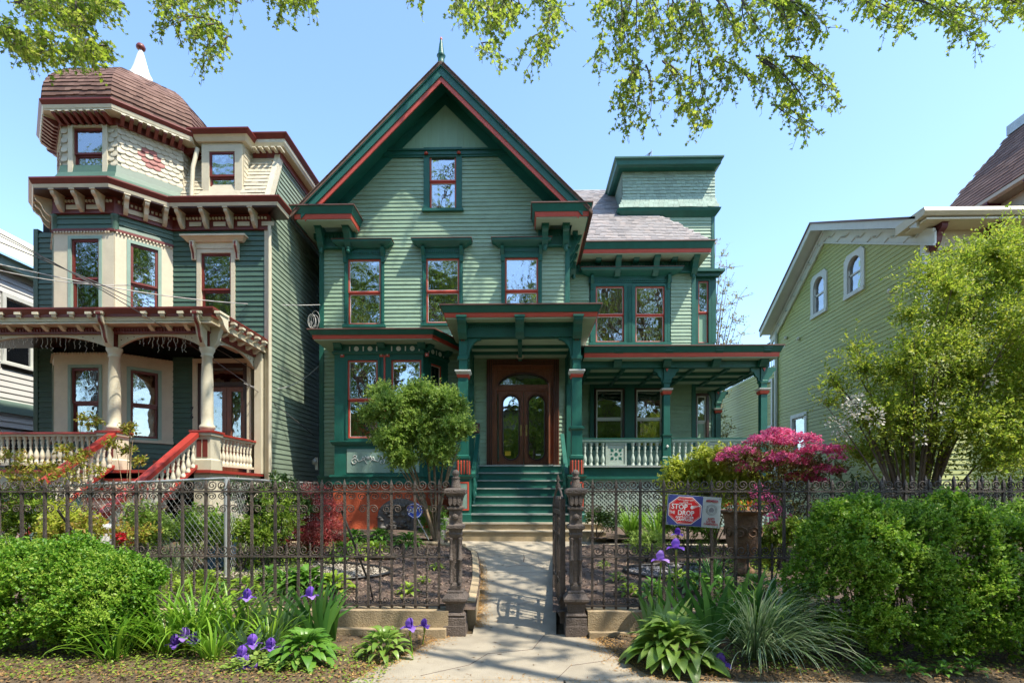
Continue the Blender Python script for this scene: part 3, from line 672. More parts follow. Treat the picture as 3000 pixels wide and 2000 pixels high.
for (a,b,hs) in ((lx,dm_-.006,1),(dm_+.006,rxx,-1)):
    m = MB(); cxg = (a+b)/2+hs*.02; gw = (b-a)*.31; g0, g1 = zl0+.14, zl1-.12
    def oval(k, w, n=32):
        P = []
        for i in range(n):
            t = 2*math.pi*i/n; zc_ = (g1-w+0) if math.sin(t) >= 0 else (g0+w)
            P.append((cxg+w*math.cos(t), (g1-gw if math.sin(t) >= 0 else g0+gw)+w*math.sin(t)))
        return P
    op = oval(0,gw); n = len(op)
    def edge(p):       # project outward to the rectangle
        t = (p[0]-cxg, p[1]-(zl0+zl1)/2); s_ = min(((b if t[0]>0 else a)-cxg)/t[0] if abs(t[0])>1e-6 else 1e9, ((zl1 if t[1]>0 else zl0)-(zl0+zl1)/2)/t[1] if abs(t[1])>1e-6 else 1e9)
        return (cxg+t[0]*s_, (zl0+zl1)/2+t[1]*s_)
    eo = [edge(p) for p in op]
    V = [FDr.p(u,-.08,z) for u,z in op]+[FDr.p(u,-.08,z) for u,z in eo]+[FDr.p(u,-.13,z) for u,z in op]
    Fs = [(i,(i+1)%n,(i+1)%n+n,i+n) for i in range(n)]+[(i,i+2*n,(i+1)%n+2*n,(i+1)%n) for i in range(n)]
    m.add(V,Fs); m.fbox(FDr,a,a+.012,-.13,-.081,zl0,zl1); m.fbox(FDr,b-.012,b,-.13,-.081,zl0,zl1)
    for q in ((a,zl0),(b,zl0),(a,zl1),(b,zl1)): pass
    m.fbox(FDr,a,b,-.13,-.082,zl0,zl0+.1); m.fbox(FDr,a,b,-.13,-.082,zl1-.08,zl1)
    dr = part('door', m, M['wood'], D)
    part('glass_rim', MB().tube([FDr.p(u,-.075,z) for u,z in op+op[:2]],.02,6), M['wood_dark'], dr)
    part('glass_rim', MB().tube([FDr.p(u,-.078,z) for u,z in oval(0,gw+.045)+oval(0,gw+.045)[:2]],.012,5), M['wood'], dr)
    part('pane', MB().fprism(FDr,op,-.118,-.113), M['glass3'], dr)
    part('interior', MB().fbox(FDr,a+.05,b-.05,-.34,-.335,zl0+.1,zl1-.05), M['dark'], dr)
    kx = b-.07 if hs > 0 else a+.07
    part('handle', MB().lathe(FDr.p(kx,.02-.05,zl0+.95),[(.001,-.03),(.03,-.01),(.03,.015),(.001,.035)],10).fbox(FDr,kx-.025,kx+.025,-.08,-.07,zl0+.8,zl0+1.1), M['brass'], dr)
# threshold and stickers on the glass
part('threshold', MB().fbox(FDr,dx0+.16,dx1-.16,-.3,.1,floorz+.001,floorz+.03), M['tread'], D)
M['yellow'] = paint('yellow_sticker', (.75,.5,.02), .5, .05, 4, 0); M['stick'] = paint('white_sticker', (.7,.7,.68), .5, .05, 4, 0)
part('sticker', MB().fbox(FDr,lx+.22,lx+.38,-.111,-.109,zl0+.26,zl0+.38), M['yellow'], D, 'yellow sticker inside the oval glass')
part('sticker', MB().fbox(FDr,rxx-.40,rxx-.27,-.111,-.109,zl0+.26,zl0+.30), M['stick'], D, 'small white sticker low on the oval glass')
# storm door leaf folded back on the right
part('storm_door', MB().box(dx1-.31,dx1-.27,YW-.55,YW+.02,floorz+.04,zl1+.1), M['wood'], D)
# mailbox
mbx = gx(1090,YW)
mb_ = thing('mailbox', MB().fbox(F0,mbx-.15,mbx+.14,.02,.16,3.28,3.46).fprofile(F0,[(.02,3.46),(.17,3.46),(.17,3.49),(.12,3.53),(.02,3.54)],mbx-.16,mbx+.15), M['cop'],
   'brown metal mailbox on the wall left of the double front door', 'mailbox')
# ------------------------------------------------------------ wing of the main house
YG = 16.6; YGe = 15.95
FW = Fr(0,YG); gx0, gx1 = wx1, gx(1597,YG)
wa = pxwin(1368,1433,658,786,YG); wb = pxwin(1459,1526,658,786,YG)
zga = gz(1450,556,YGe); zgw = zga-.3
G = part('wing', MB().box(gx0,gx1,YG+.22,YG+4,.3,zgw), M['sage_flat'], H)
p1 = pxwin(1369,1430,895,1026,YG); p2 = pxwin(1461,1520,895,1026,YG)
big = (p1[0]-.2,p2[1]+.2,p1[2]-.1,p1[3]+.28)
clap(FW,gx0,gx1-.12,floorz,zgw-.35,.112,M['sage'],H,[(wa[0]-.2,wb[1]+.2,wa[2]-.05,wa[3]+.3),big],joined=False)
part('corner_board', MB().box(gx1-.12,gx1+.005,YG-.03,YG+1.1,floorz,zgw), M['green'], G)
# upper pair of windows with one hood
for w in (wa,wb): window(FW,*w,G,cw=.09,curtain=1.0,glass='glass2',sill=False)
for (a_,b_) in ((wa[0]-.17,wa[0]-.091),(wb[1]+.091,wb[1]+.17)): part('casing', MB().fbox(FW,a_,b_,-.1,.05,wa[2],wa[3]+.1), M['green'], G)
m = MB(); m.fbox(FW,wa[1]+.091,wb[0]-.091,-.2,.04,wa[2],wa[3]+.1)
for k in range(4): m.fbox(FW,wa[1]+.1+k*.045,wa[1]+.125+k*.045,.04,.06,wa[2],wa[3])
part('mullion_pilaster', m, M['green'], G)
part('sill', MB().fbox(FW,wa[0]-.2,wb[1]+.2,-.1,.1,wa[2]-.1,wa[2]-.022), M['green'], G)
hood(FW,wa[0]-.05,wb[1]+.05,wa[3],G,dd=.28,hw=.17,fr_h=.2)
# ground floor pair under the porch
m = MB(); m.fring(FW,big[0],big[1],big[2],big[3],.13,-.2,.06); m.fbox(FW,p1[1]+.06,p2[0]-.06,-.2,.06,big[2]+.13,big[3]-.13)
m.fbox(FW,big[0]+.13,p1[1]+.06,-.2,.05,p1[3]+.04,big[3]-.131); m.fbox(FW,p2[0]-.06,big[1]-.13,-.2,.05,p1[3]+.04,big[3]-.131)
wc = part('window_surround', m, M['green'], G)
for w in (p1,p2): window(FW,*w,G,sash='wtrim',casing='wood_dark',cw=.045,glass='glass2',sill=False,lip=.05,meet=.5,sw=.035)
kn = MB()
for u in (big[0]+.06,big[1]-.06,p1[1]+.2,p2[0]-.2): kn.lathe(FW.p(u,.065,big[3]-.07),[(.001,-.02),(.024,0),(.001,.02)],8)
part('knob', kn, M['white'], wc)
# wing cornice with brackets and dentils
xe = gx(1645,YGe)-.12
cornice([(wx1+.5,YGe),(xe,YGe),(xe,19)], zga, G, band=.2, redh=.11, inner=.6, top='cop')
m = MB(); m.fbox(FW,gx0,gx1,-.1,.09,zgw-.38,zgw-.02); m.fbox(FW,gx0,gx1+.03,-.1,.13,zgw-.41,zgw-.36)
nd = 44
for k in range(nd): m.fbox(FW,gx0+.1+k*(gx1-gx0-.2)/nd,gx0+.1+(k+.5)*(gx1-gx0-.2)/nd,.09,.13,zgw-.22,zgw-.13)
fz = part('frieze', m, M['green'], G)
BW = bracket_mesh('eave_bracket',.17,.46,.55,M['green']); BS = bracket_mesh('small_bracket',.17,.42,.16,M['green'])
for k,px in enumerate((1418,1505,1594)): put(BW,'bracket',fz,FW,gx(px,YG-.2),.10,zgw+.02)
put(BW,'bracket',fz,FW,gx0+.3,.10,zgw+.02)
for px in (1375,1462,1550): put(BS,'small_bracket',fz,FW,gx(px,YG-.3),.10,zgw+.02)
inst(PD,'pendant',fz,FW.p(gx1-.12,.18,zgw-.5)); inst(PD,'pendant',fz,FW.p(gx0+.32,.18,zgw-.5))
# slate roof
zs0 = zga+.02; ridgeY, ridgez = 19.6, 13.0
slope = (ridgez-zs0)/(ridgeY-YGe); L_ = math.hypot(ridgeY-YGe, ridgez-zs0)
rxl = wx1+.15; rxr = xe+.05
tw_x0 = gx(1427,17.6); YT = 17.6
# right end: hip meeting the tower corner
RP = part('slate_roof', MB().add([(rxl-.6,YGe,zs0-.03),(rxr,YGe,zs0-.03),(rxr-1.15,YT,zs0+slope*(YT-YGe)-.03),(tw_x0+.3,YT,zs0+slope*(YT-YGe)-.03),(tw_x0+.3,ridgeY,ridgez-.03),(rxl-.6,ridgeY,ridgez-.03)],
     [(0,1,2,3),(0,3,4,5)]), M['slate'], G)
keep = lambda u,v: (rxl-.6+u < rxr-.04-1.15*(v/ (L_*(YT-YGe)/(ridgeY-YGe)))) if v < L_*(YT-YGe)/(ridgeY-YGe) else (rxl-.6+u < tw_x0+.3)
tiles('slates', (rxl-.6,YGe,zs0), (1,0,0), (0,ridgeY-YGe,ridgez-zs0), rxr-rxl+.6, L_, .19, .135, M['slate_tile'], RP, keep, .016, .2)
part('roof_back', MB().add([(rxr,YGe,zs0-.04),(rxr,22,zs0-.04),(rxr-1.15,YT,zs0+slope*(YT-YGe)-.04)],[(0,1,2)]), M['slate'], G)
# ------------------------------------------------------------ tower
FT = Fr(0,YT); tx0, tx1 = gx(1429,YT), gx(1642,YT)
tzt = gz(1540,372,YT); tzb = gz(1540,482,YT)
T = part('tower', MB().box(tx0+.1,tx1-.05,YT+.06,YT+3,.6,tzt+.1), M['sage_flat'], H)
rows = 15; th = (tzt-tzb)/rows
shm = [MB().add([(-.5,-.014,0),(.5,-.014,0),(.5,0,1.05),(-.5,0,1.05),(-.5,.004,0),(.5,.004,0)],[(0,1,2,3),(4,5,1,0),(4,0,3),(1,5,2)]).mesh('shingle',M['tower_shingle'])]
def flare(z):   # outward kick at the foot of the shingled wall
    t = (z-tzb)/(tzt-tzb); return .14*max(0,1-t/.25)**1.6
for r_ in range(rows):
    z = tzb+r_*th; f = flare(z); x = tx0-f; i = 0; wid = (tx1-tx0+f*1.6)/20
    x -= (r_ % 2)*.0
    us = [tx0-f]
    while us[-1] < tx1+f*.6-.08: us.append(us[-1]+wid*random.uniform(.75,1.25)*(0.5 if len(us)==1 and r_%2 else 1))
    us[-1] = tx1+f*.6
    for a,b in zip(us,us[1:]):
        inst(shm[0],'shingle',T,FT.p((a+b)/2,.03+f,z+random.uniform(-.008,.008)),(0,0,0),(b-a-.006,1+random.uniform(0,.8),th))
# left side of the tower, shingled too (seen at a glancing angle)
FTL = Fr(tx0,YT,0,-1)
tiles('side_shingles', FTL.p(-2.6,.0,tzb-.1), (0,-1,0), (0,0,1), 2.6, tzt-tzb+.1, .2, th, M['tower_shingle'], T)
part('tower_core', MB().box(tx0+.01,tx1,YT+.02,YT+2.6,tzb-.4,tzt+.1), M['sage_flat'], T)
part('tower_skirt', MB().sweep([(tx0-.14,20.2),(tx0-.14,YT-.14),(tx1+.1,YT-.14),(tx1+.1,20.2)],[(-.3,tzb-.02),(.05,tzb-.02),(.02,tzb-.10),(-.12,tzb-.26),(-.3,tzb-.26)]), M['green'], T)
te = [(gx(1414,17.2),20.4),(gx(1414,17.2),17.2),(gx(1661,17.2),17.2),(gx(1661,17.2),20.4)]
tze = gz(1540,359,17.2)
part('tower_cornice', MB().sweep(te,[(-.7,tze),(.03,tze),(.03,tze-.05),(-.03,tze-.10),(-.05,tze-.22),(-.14,tze-.27),(-.7,tze-.27)]), M['green'], T)
part('tower_roof', MB().box(te[0][0]+.05,te[2][0]-.05,17.25,20.4,tze-.02,tze+.04), M['cop'], T)
an = MB(); ax_ = gx(1497,18); an.tube([(ax_,18,tze),(ax_,18,tze+.75)],.012,5); an.lathe((ax_,18,tze),[(.08,0),(.02,.1)],6)
part('lightning_rod', an, M['galv'], T)
ft = MB()
for k in range(5): ft.tube([(ax_-.02,18,tze+.68),(ax_-.16-.035*k,18,tze+.32+.04*k)],[.012,.004],4)
part('weather_vane_tail', ft, M['iron_dark'], T)
# tower wall below, right of the wing
tr0, tr1 = gx1, tx1-.02
sw2 = pxwin(1603,1627,646,788,YT); sw1 = pxwin(1600,1622,909,1026,YT)
clap(FT,tr0-.9,tr1-.1,floorz,tzb-.26,.112,M['sage'],H,[hole(*sw2,.1),hole(*sw1,.1)])
part('corner_board', MB().box(tr1-.1,tr1+.005,YT-.035,YT+2.5,floorz,tzb-.26), M['green'], T)
window(FT,*sw2,T,cw=.1,curtain=.5); window(FT,*sw1,T,sash='wtrim',casing='wood_dark',cw=.08,glass='glass2',curtain=.0)
part('window_hood', MB().fbox(FT,sw2[0]-.15,tr1+.25,0,.3,sw2[3]+.22,sw2[3]+.30).fbox(FT,sw2[0]-.1,tr1+.12,0,.2,sw2[3]+.1,sw2[3]+.219), M['green'], T)
part('casing', MB().fbox(FT,sw2[1]+.101,sw2[1]+.24,0,.05,sw2[2],sw2[3]+.1), M['green'], T)
# ------------------------------------------------------------ side porch
YP = 14.3
cxs = [gx(1530,YP), gx(1752,YP)]; xc = cxs[1]
SP = part('side_porch', MB().box(wx1+.15,xc+.12,YP-.12,YP+.1,gz(1500,846,YP),gz(1500,822,YP)+.1).box(xc-.1,xc+.1,YP+.1,21,gz(1500,846,YP),gz(1500,822,YP)+.1), M['green'], H)
zpb, zpt2 = gz(1500,846,YP), gz(1500,822,YP)+.1
ypE = 13.85; xE = gx(1795,ypE)-.02; zpe = gz(1560,795,ypE)
pth = [(ex1-.1,ypE),(xE,ypE),(xE,21)]
cornice(pth, zpe, SP, band=.16, redh=.11, inner=.55)
part('porch_roof', MB().add([(wx1,ypE,zpe+.03),(xE,ypE,zpe+.03),(xE,21,zpe+.03),(gx1+1,21,zpe+.5),(gx1+1,YG,zpe+.33),(wx1,YG,zpe+.33)],[(0,1,4,5),(1,2,3,4)]), M['slate'], SP)
part('porch_ceiling', MB().box(wx1,xc-.1,YP+.1,YG,zpb+.05,zpb+.09).box(gx1,xc-.1,YG,YT,zpb+.05,zpb+.09).box(tr1,xc-.1,YT,21,zpb+.05,zpb+.09), M['soffit'], SP)
def rib(*b): part('ceiling_rib', MB().box(*b), M['green'], SP)
for y in (14.95,15.7): rib(wx1+.05,xc-.1,y,y+.1,zpb-.04,zpb+.049)
for k in range(6):
    x = wx1+.5+k*.95
    for (a_,b_) in ((YP+.1,14.95),(15.05,15.7),(15.8,YG)): rib(x,x+.09,a_,b_,zpb-.02,zpb+.049)
for y in (16.6,17.5,18.4,19.3): rib(gx1+.02 if y < 17.5 else tr1+.02,xc-.1,y,y+.1,zpb-.03,zpb+.049)
FP = Fr(0,YP-.12)
for px in (1420,1534,1648,1757): put(BRp,'bracket',SP,FP,gx(px,YP-.3),0,zpt2+.03)
zc2 = gz(1530,899,YP)
def porchcol(cx,cy,parent):
    g = MB(); zA = zpb
    g.sq((cx,cy,0),[(.08,zc2+.06),(.08,zA)]); g.sq((cx,cy,0),[(.08,zc2+.20),(.105,zc2+.22),(.105,zc2+.27),(.08,zc2+.29)])
    g.sq((cx,cy,0),[(.085,floorz+.85),(.085,zc2-.1)]); g.sq((cx,cy,0),[(.13,floorz),(.13,floorz+.22),(.105,floorz+.25),(.105,floorz+.78),(.13,floorz+.82),(.13,floorz+.85)])
    for s in (-1,1):
        poly = [(cx+s*.08,zA),(cx+s*.34,zA),(cx+s*.34,zA-.08),(cx+s*.26,zA-.12),(cx+s*.22,zA-.22),(cx+s*.15,zA-.27),(cx+s*.12,zA-.4),(cx+s*.08,zA-.46)]
        g.fprism(Fr(0,cy),poly if s < 0 else poly[::-1],-.045,.045)
    o = part('column', g, M['green'], parent)
    part('capital', MB().sq((cx,cy,0),[(.10,zc2-.0),(.15,zc2+.035),(.155,zc2+.065),(.09,zc2+.07)]), M['wtrim'], o)
    part('capital_band', MB().sq((cx,cy,0),[(.10,zc2-.09),(.115,zc2-.06),(.13,zc2-.01),(.11,zc2-.001)]), M['red'], o)
    part('carved_flower', MB().fprism(Fr(0,cy-.08),[(cx-.04,zA-.02),(cx,zA-.11),(cx+.04,zA-.02)],0,.02), M['red'], o)
    return o
for (a,b) in ((cxs[0],YP),(xc,YP),(xc,17.6),(xc,20.6)): porchcol(a,b,SP)
part('badge', MB().lathe((cxs[0],YP-.125,floorz+.52),[(.001,-.045),(.045,0),(.001,.045)],10,True,0,1,.3), M['white'], SP)
# floor, skirt, lattice
part('porch_floor', MB().box(wx1+.02,xc+.2,YP-.25,YG,floorz-.05,floorz).box(gx1,xc+.2,YG,21,floorz-.05,floorz), M['tread'], SP)
part('porch_skirt', MB().box(wx1+.2,xc+.13,YP-.17,YP-.05,gz(1450,1092,YP)-.02,floorz-.051).box(wx1+.2,xc+.17,YP-.20,YP-.05,gz(1450,1097,YP)-.04,gz(1450,1092,YP)-.021), M['green'], SP)
lz0, lz1 = .75, gz(1450,1097,YP)-.04; lx0_, lx1_ = cx2+.1, xc+.1; s_ = .105
lat = MB(); fl_ = Fr(0,YP-.1)
for dirn in (1,-1):
    c = lx0_-(lz1-lz0) if dirn > 0 else lx0_
    end = lx1_ if dirn > 0 else lx1_+(lz1-lz0)
    while c < end:
        # strip from (c, z0) to (c +- h, z1) clipped in u
        u0_, u1_ = c, c+dirn*(lz1-lz0); za, zb2 = lz0, lz1; h_ = lz1-lz0
        def at(u): return lz0+(u-c)/dirn
        ua, ub = max(min(u0_,u1_),lx0_), min(max(u0_,u1_),lx1_)
        if ub-ua > .05:
            w = .026; d0 = 0 if dirn > 0 else .009
            P = [(ua,at(ua)-w),(ub,at(ub)-w),(ub,at(ub)+w),(ua,at(ua)+w)]
            lat.fprism(fl_,P,d0,d0+.008)
        c += s_
part('lattice', lat, M['balus'], SP, kind='stuff')
part('lattice_frame', MB().fring(fl_,lx0_,lx1_,lz0-.02,lz1,.06,.018,.04), M['celadon'], SP)
part('base_board', MB().fbox(fl_,lx0_,lx1_,-.05,.03,.45,.729), M['celadon'], SP)
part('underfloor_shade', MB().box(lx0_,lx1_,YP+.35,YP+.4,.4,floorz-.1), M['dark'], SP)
# balustrade
BAL = baluster_mesh('baluster',.52,.062,M['balus'])
zr0, zr1 = gz(1450,1066,YP), gz(1450,1013,YP)
def balustrade(x0,x1,parent,panels=()):
    f = Fr(0,YP)
    b = part('balustrade', MB().fbox(f,x0,x1,-.07,.07,zr1,zr1+.06).fbox(f,x0,x1,-.04,.04,zr1-.04,zr1-.001).fbox(f,x0,x1,-.05,.05,zr0-.10,zr0-.04).fbox(f,x0+.3,x0+.45,-.03,.03,floorz,zr0-.101), M['celadon'], parent)
    part('rail_edge', MB().fbox(f,x0,x1,-.085,.085,zr1+.061,zr1+.085), M['green'], b)
    k = x0+.06; Hh = zr1-.04-(zr0-.04)
    while k < x1-.04:
        if not any(a-.05 < k < c+.05 for a,c in panels):
            inst(BAL,'baluster',b,(k,YP,zr0-.04),(0,0,0),(1,1,Hh/.52))
        k += .163
    for a,c in panels:
        m = MB(); zz0, zz1 = zr0-.04, zr1-.04; cxx, czz = (a+c)/2, (zz0+zz1)/2
        m.fring(f,a,c,zz0,zz1,.05,-.03,.03); m.fbox(f,a+.05,c-.05,-.01,.01,zz0+.05,zz1-.05)
        pn = part('carved_panel', m, M['balus'], b)
        d = MB(); d.lathe(f.p(cxx,.014,czz),[(.001,0),(.001,0)],4)
        for q in range(4):
            an_ = math.pi/4+q*math.pi/2; r0, r1 = .10,.19
            ca, sa = math.cos(an_), math.sin(an_)
            P = [(cxx+ca*r0-sa*.0,czz+sa*r0),(cxx+ca*.15-sa*.05,czz+sa*.15+ca*.05),(cxx+ca*.22,czz+sa*.22),(cxx+ca*.15+sa*.05,czz+sa*.15-ca*.05)]
            d.fprism(f,P[::-1],.010,.014)
            a2 = q*math.pi/2; d.fprism(f,[(cxx+math.cos(a2)*.13+.025*math.cos(t),czz+math.sin(a2)*.13+.025*math.sin(t)) for t in [2*math.pi*i/8 for i in range(8)]],.010,.014)
        d.fprism(f,[(cxx+.05*math.cos(t),czz+.05*math.sin(t)) for t in [2*math.pi*i/12 for i in range(12)]],.010,.014)
        part('cut_out', d, M['green'], pn)
balustrade(cx2+.2,cxs[0]-.13,SP,[(gx(1391,YP),gx(1439,YP))])
balustrade(cxs[0]+.13,xc-.13,SP,[(gx(1640,YP)-.25,gx(1640,YP)+.25)])
# right-hand side rail going back
fs = Fr(xc,YP,0,1); b = part('balustrade', MB().fbox(fs,.13,6,-.07,.07,zr1,zr1+.06).fbox(fs,.13,6,-.05,.05,zr0-.1,zr0-.04), M['celadon'], SP)
for k in range(30): inst(BAL,'baluster',b,(xc,YP+.25+k*.19,zr0-.04))
# electric meter on the left flank
thing('electric_meter', MB().box(wx0-.14,wx0-.06,YW-.0,YW+.18,2.28,2.62).lathe((wx0-.16,YW+.05,2.5),[(.001,-.1),(.09,-.05),(.09,.05),(.001,.1)],10), M['galv'], 'small grey meter box low on the left corner of the green house', 'electric meter')
# ================================================================== LEFT NEIGHBOUR HOUSE
YL = 12.6
LH = empty('turret_house', (-9.1, YL, .5), 'dark green house with cream trim, shingled corner turret and brown bell-shaped dome', 'house')
FL = Fr(0,YL); lL, lR = gx(80,YL), -6.17
lf = 2.1
part('wall', MB().box(lL,lR-.22,YL+.22,YL+11,.4,8.4).box(lL+.3,lR-.22,YL+.9,YL+11,8.4,10.3), M['dark'], LH)
bay = [(-11.52,YL),(-10.75,11.8),(-9.35,11.8),(-8.54,YL)]
fr_l, fr_f, fr_r = Fr(*bay[0],bay[1][0]-bay[0][0],bay[1][1]-bay[0][1]), Fr(*bay[1],1,0), Fr(*bay[2],bay[3][0]-bay[2][0],bay[3][1]-bay[2][1])
ll_, lf_, lr_ = 1.11, 1.40, 1.138
ww = (gx(463,YL),gx(532,YL),5.72,7.47)
doorx = (gx(456,YL),gx(574,YL))
clap(FL,bay[3][0],lR-.1,5.45,8.02,.125,M['teal'],LH,[hole(*ww,.1)])
clap(FL,bay[3][0],doorx[0]-.12,lf,4.95,.125,M['teal'],LH)
clap(FL,lL,bay[0][0],lf,8.02,.125,M['teal'],LH)
part('corner_board', MB().box(lR-.1,lR+.01,YL-.03,YL+.12,.45,8.1), M['cream'], LH)
part('corner_board', MB().box(lL-.01,lL+.1,YL-.03,YL+.3,lf,8.1), M['teal'], LH)
# flank in faded sage boards
FQ = Fr(lR,0,0,1)
def flank(z):
    return (YL+.12 if z < 8.5 else YL+.12+(z-8.5)*.36, 24)
clap(FQ,YL+.12,24,.5,10.55,.125,M['sideSage'],LH,(),flank,.02)
part('drainpipe', MB().tube([(lR+.05,YL-.08,.6),(lR+.05,YL-.08,8.1)],.04,8), M['cream'], LH)
# --- bay, two storeys
def bay_storey(z0,z1,wz0,wz1,head,parent,glass='glass',sash='oxblood',curt=0):
    for fr,l,a,b in ((fr_l,ll_,.42,1.05),(fr_f,lf_,.33,1.12),(fr_r,lr_,.22,.90)):
        m = MB(); m.fbox(fr,.0,a,-.22,.02,z0,z1); m.fbox(fr,b,l,-.22,.02,z0,z1); m.fbox(fr,a,b,-.22,.02,wz1,z1); m.fbox(fr,a,b,-.22,.02,z0,wz0)
        part('bay_wall', m, M['cream'], parent)
        w = window(fr,a+.07,b-.07,wz0,wz1,parent,sash=sash,casing='celadon',cw=.07,glass=glass,sill=False,lip=.035,curtain=curt,sw=.045)
        m = MB()
        for k in range(int(l/.07)): m.fbox(fr,.02+k*.07,.05+k*.07,.02,.06,z1-.04,z1-.005)
        part('dentil_row', m, M[head], parent)
bay_storey(5.4,7.62,5.66,7.45,'cream',LH)
bay_storey(lf+.75,4.85,2.93,4.50,'cream',LH,glass='glass2')
for fr,l in ((fr_l,ll_),(fr_f,lf_),(fr_r,lr_)):
    clap(fr,0,l,7.68,8.04,.12,M['teal'],LH); clap(fr,0,l,lf,lf+.72,.12,M['teal'],LH)
    part('panel_cap', MB().fbox(fr,-.0,l,-.1,.07,lf+.72,lf+.78), M['cream'], LH)
part('bay_core', MB().add([(x,y,z) for z in (lf,8.4) for x,y in ((-11.4,YL+.3),(-10.66,12.08),(-9.44,12.08),(-8.8,YL+.3))],[(0,1,5,4),(1,2,6,5),(2,3,7,6)]), M['dark'], LH)
lpath = bay+[(lR,YL)]
part('belt_moulding', MB().sweep(bay,[(-.1,7.62),(.05,7.62),(.05,7.68),(-.1,7.68)]), M['oxblood'], LH)
for k,(x,y) in enumerate(bay[1:3]):
    part('corner_cap', MB().lathe((x,y+.02,7.66),[(.075,0),(.075,.3),(.1,.34),(.06,.38)],8), M['teal'], LH)
# --- main cornice
cp = bay+[(lR,YL),(lR,YL+.25)]
part('frieze_moulding', MB().sweep(lpath,[(-.1,8.02),(.06,8.02),(.06,8.07),(-.1,8.07)]), M['oxblood'], LH)
part('frieze', MB().sweep(lpath,[(-.1,8.07),(.04,8.07),(.04,8.40),(-.1,8.40)]), M['oxblood'], LH)
def band(d0,d1,z0,z1,mat,name,path=cp): return part(name, MB().sweep(path,[(d0,z0),(d1,z0),(d1,z1),(d0,z1)]), M[mat], LH)
band(-.4,.36,8.40,8.43,'wood_dark','soffit'); part('fascia', MB().sweep(cp,[(.22,8.33+.10),(.37,8.43),(.39,8.50),(.22,8.50)]), M['cream'], LH)
part('crown', MB().sweep(cp,[(-.3,8.50),(.39,8.50),(.45,8.60),(.45,8.63),(-.3,8.66)]), M['oxblood'], LH)
LB = bracket_mesh('scroll_bracket',.085,.29,.36,M['cream']); LBi = bracket_mesh('bracket_inlay',.05,.345,.33,M['oxblood'])
PNL = MB().box(-.15,.15,-.02,0,-.05,.05).mesh('panel',M['cream'])
def scrolls(fr,us,zt=8.40,d=.05):
    for u in us: put(LB,'scroll_bracket',LH,fr,u,d,zt)
def row(fr,l,n,zt=8.40):
    us = [l*(i+.5)/n for i in range(n)]; scrolls(fr,us,zt)
    for u in us:
        if u+.27 < l: put(PNL,'frieze_panel',LH,fr,u+l/n/2,.045,8.16)
    m = MB(); k = .05
    while k < l-.05: m.fbox(fr,k,k+.04,.04,.08,8.27,8.32); k += .08
    part('dentil_row', m, M['cream'], LH)
row(fr_l,ll_,3); row(fr_f,lf_,3); row(fr_r,lr_,3); row(Fr(bay[3][0],YL),lR-bay[3][0],4)
# --- window over the porch with cream hood
wv = window(FL,*ww,LH,sash='oxblood',casing='cream',cw=.1,lip=.04)
m = MB().sweep(around(FL,ww[0]-.26,ww[1]+.26,.04),[(-.05,7.72),(.05,7.72),(.13,7.82),(.16,7.82),(.16,7.86),(-.05,7.86)]).fbox(FL,ww[0]-.2,ww[1]+.2,-.02,.05,7.575,7.72)
hd = part('window_hood', m, M['cream'], wv)
for u in (ww[0]-.16,ww[1]+.16):
    hb = MB().fprofile(FL,[(.02,7.3),(.06,7.3),(.08,7.45),(.15,7.6),(.15,7.72),(.02,7.72)],u-.05,u+.05); part('hood_bracket', hb, M['cream'], hd)
    part('hood_bracket_inlay', MB().fprofile(FL,[(.02,7.32),(.068,7.32),(.088,7.45),(.158,7.6),(.158,7.7),(.02,7.7)],u-.02,u+.02), M['oxblood'], hd)
# --- turret
tcx, tcy, ap = -9.95, 13.36, 1.56; rr_ = ap/math.cos(math.pi/8)
octp = lambda r_: [(tcx+r_/math.cos(math.pi/8)*math.cos(a), tcy+r_/math.cos(math.pi/8)*math.sin(a)) for a in [R(-157.5+45*k) for k in range(8)]]
TU = part('turret', MB().sweep(octp(ap-.02),[(-.3,8.5),(-.16,8.5),(-.16,10.25),(-.3,10.25)],True), M['creamshade'], LH)
O = octp(ap); ed = 2*ap*math.tan(math.pi/8)
facets = [Fr(*O[k],O[(k+1)%8][0]-O[k][0],O[(k+1)%8][1]-O[k][1]) for k in range(8)]   # 0: left diag .. 1 front, 2 right diag, 3 right side
scale_m = MB(); P = [(-.5,1.15),(-.5,.35)]+[(-.5*math.cos(math.pi*i/8),.35-.35*math.sin(math.pi*i/8)) for i in range(1,8)]+[(.5,.35),(.5,1.15)]
fz0 = Fr(0,0)
V = [(u,-.016 if z < .9 else -.002,z) for u,z in P]; nP = len(P)
scale_m.add(V+[(u,.0,z) for u,z in P],[tuple(range(nP))]+[(i+nP,(i+1)%nP+nP,(i+1)%nP,i) for i in range(nP)])
SC = scale_m.mesh('scale_shingle',M['creamshade']); M['dustyrose'] = paint('dusty_rose_shingle',(.30,.10,.085),.6,.12,5,.2)
scale_m2 = MB(); scale_m2.v, scale_m2.f, scale_m2.sm = scale_m.v, scale_m.f, scale_m.sm; SCR = scale_m2.mesh('scale_shingle_rose',M['dustyrose'])
def scales(fr,l,z0,z1,hx=None,rose=None,w=.155,h=.108):
    rows_ = int((z1-z0)/h)
    for r_ in range(rows_+1):
        z = z0+r_*h; n = int(l/w)+1; off = 0 if r_%2 else -.5*w
        for i in range(n+1):
            u = off+(i+.5)*w
            if u < .05 or u > l-.04: continue
            if hx and hx[0]-.05 < u < hx[1]+.05: continue
            rs_ = False
            if rose:
                du, dz = u-rose[0], (z+.06)-rose[1]; dd_ = math.hypot(du,dz); rs_ = .06 < dd_ < .225
            if z > z1: continue
            o = inst(SCR if rs_ else SC,'scale_shingle',TU,fr.p(u,.004,z),(0,0,math.atan2(fr.ty,fr.tx)),(w*.97,1+random.random()*.6,h))
            if rs_: o['label'] = 'rose painted scale shingle of the flower motif'
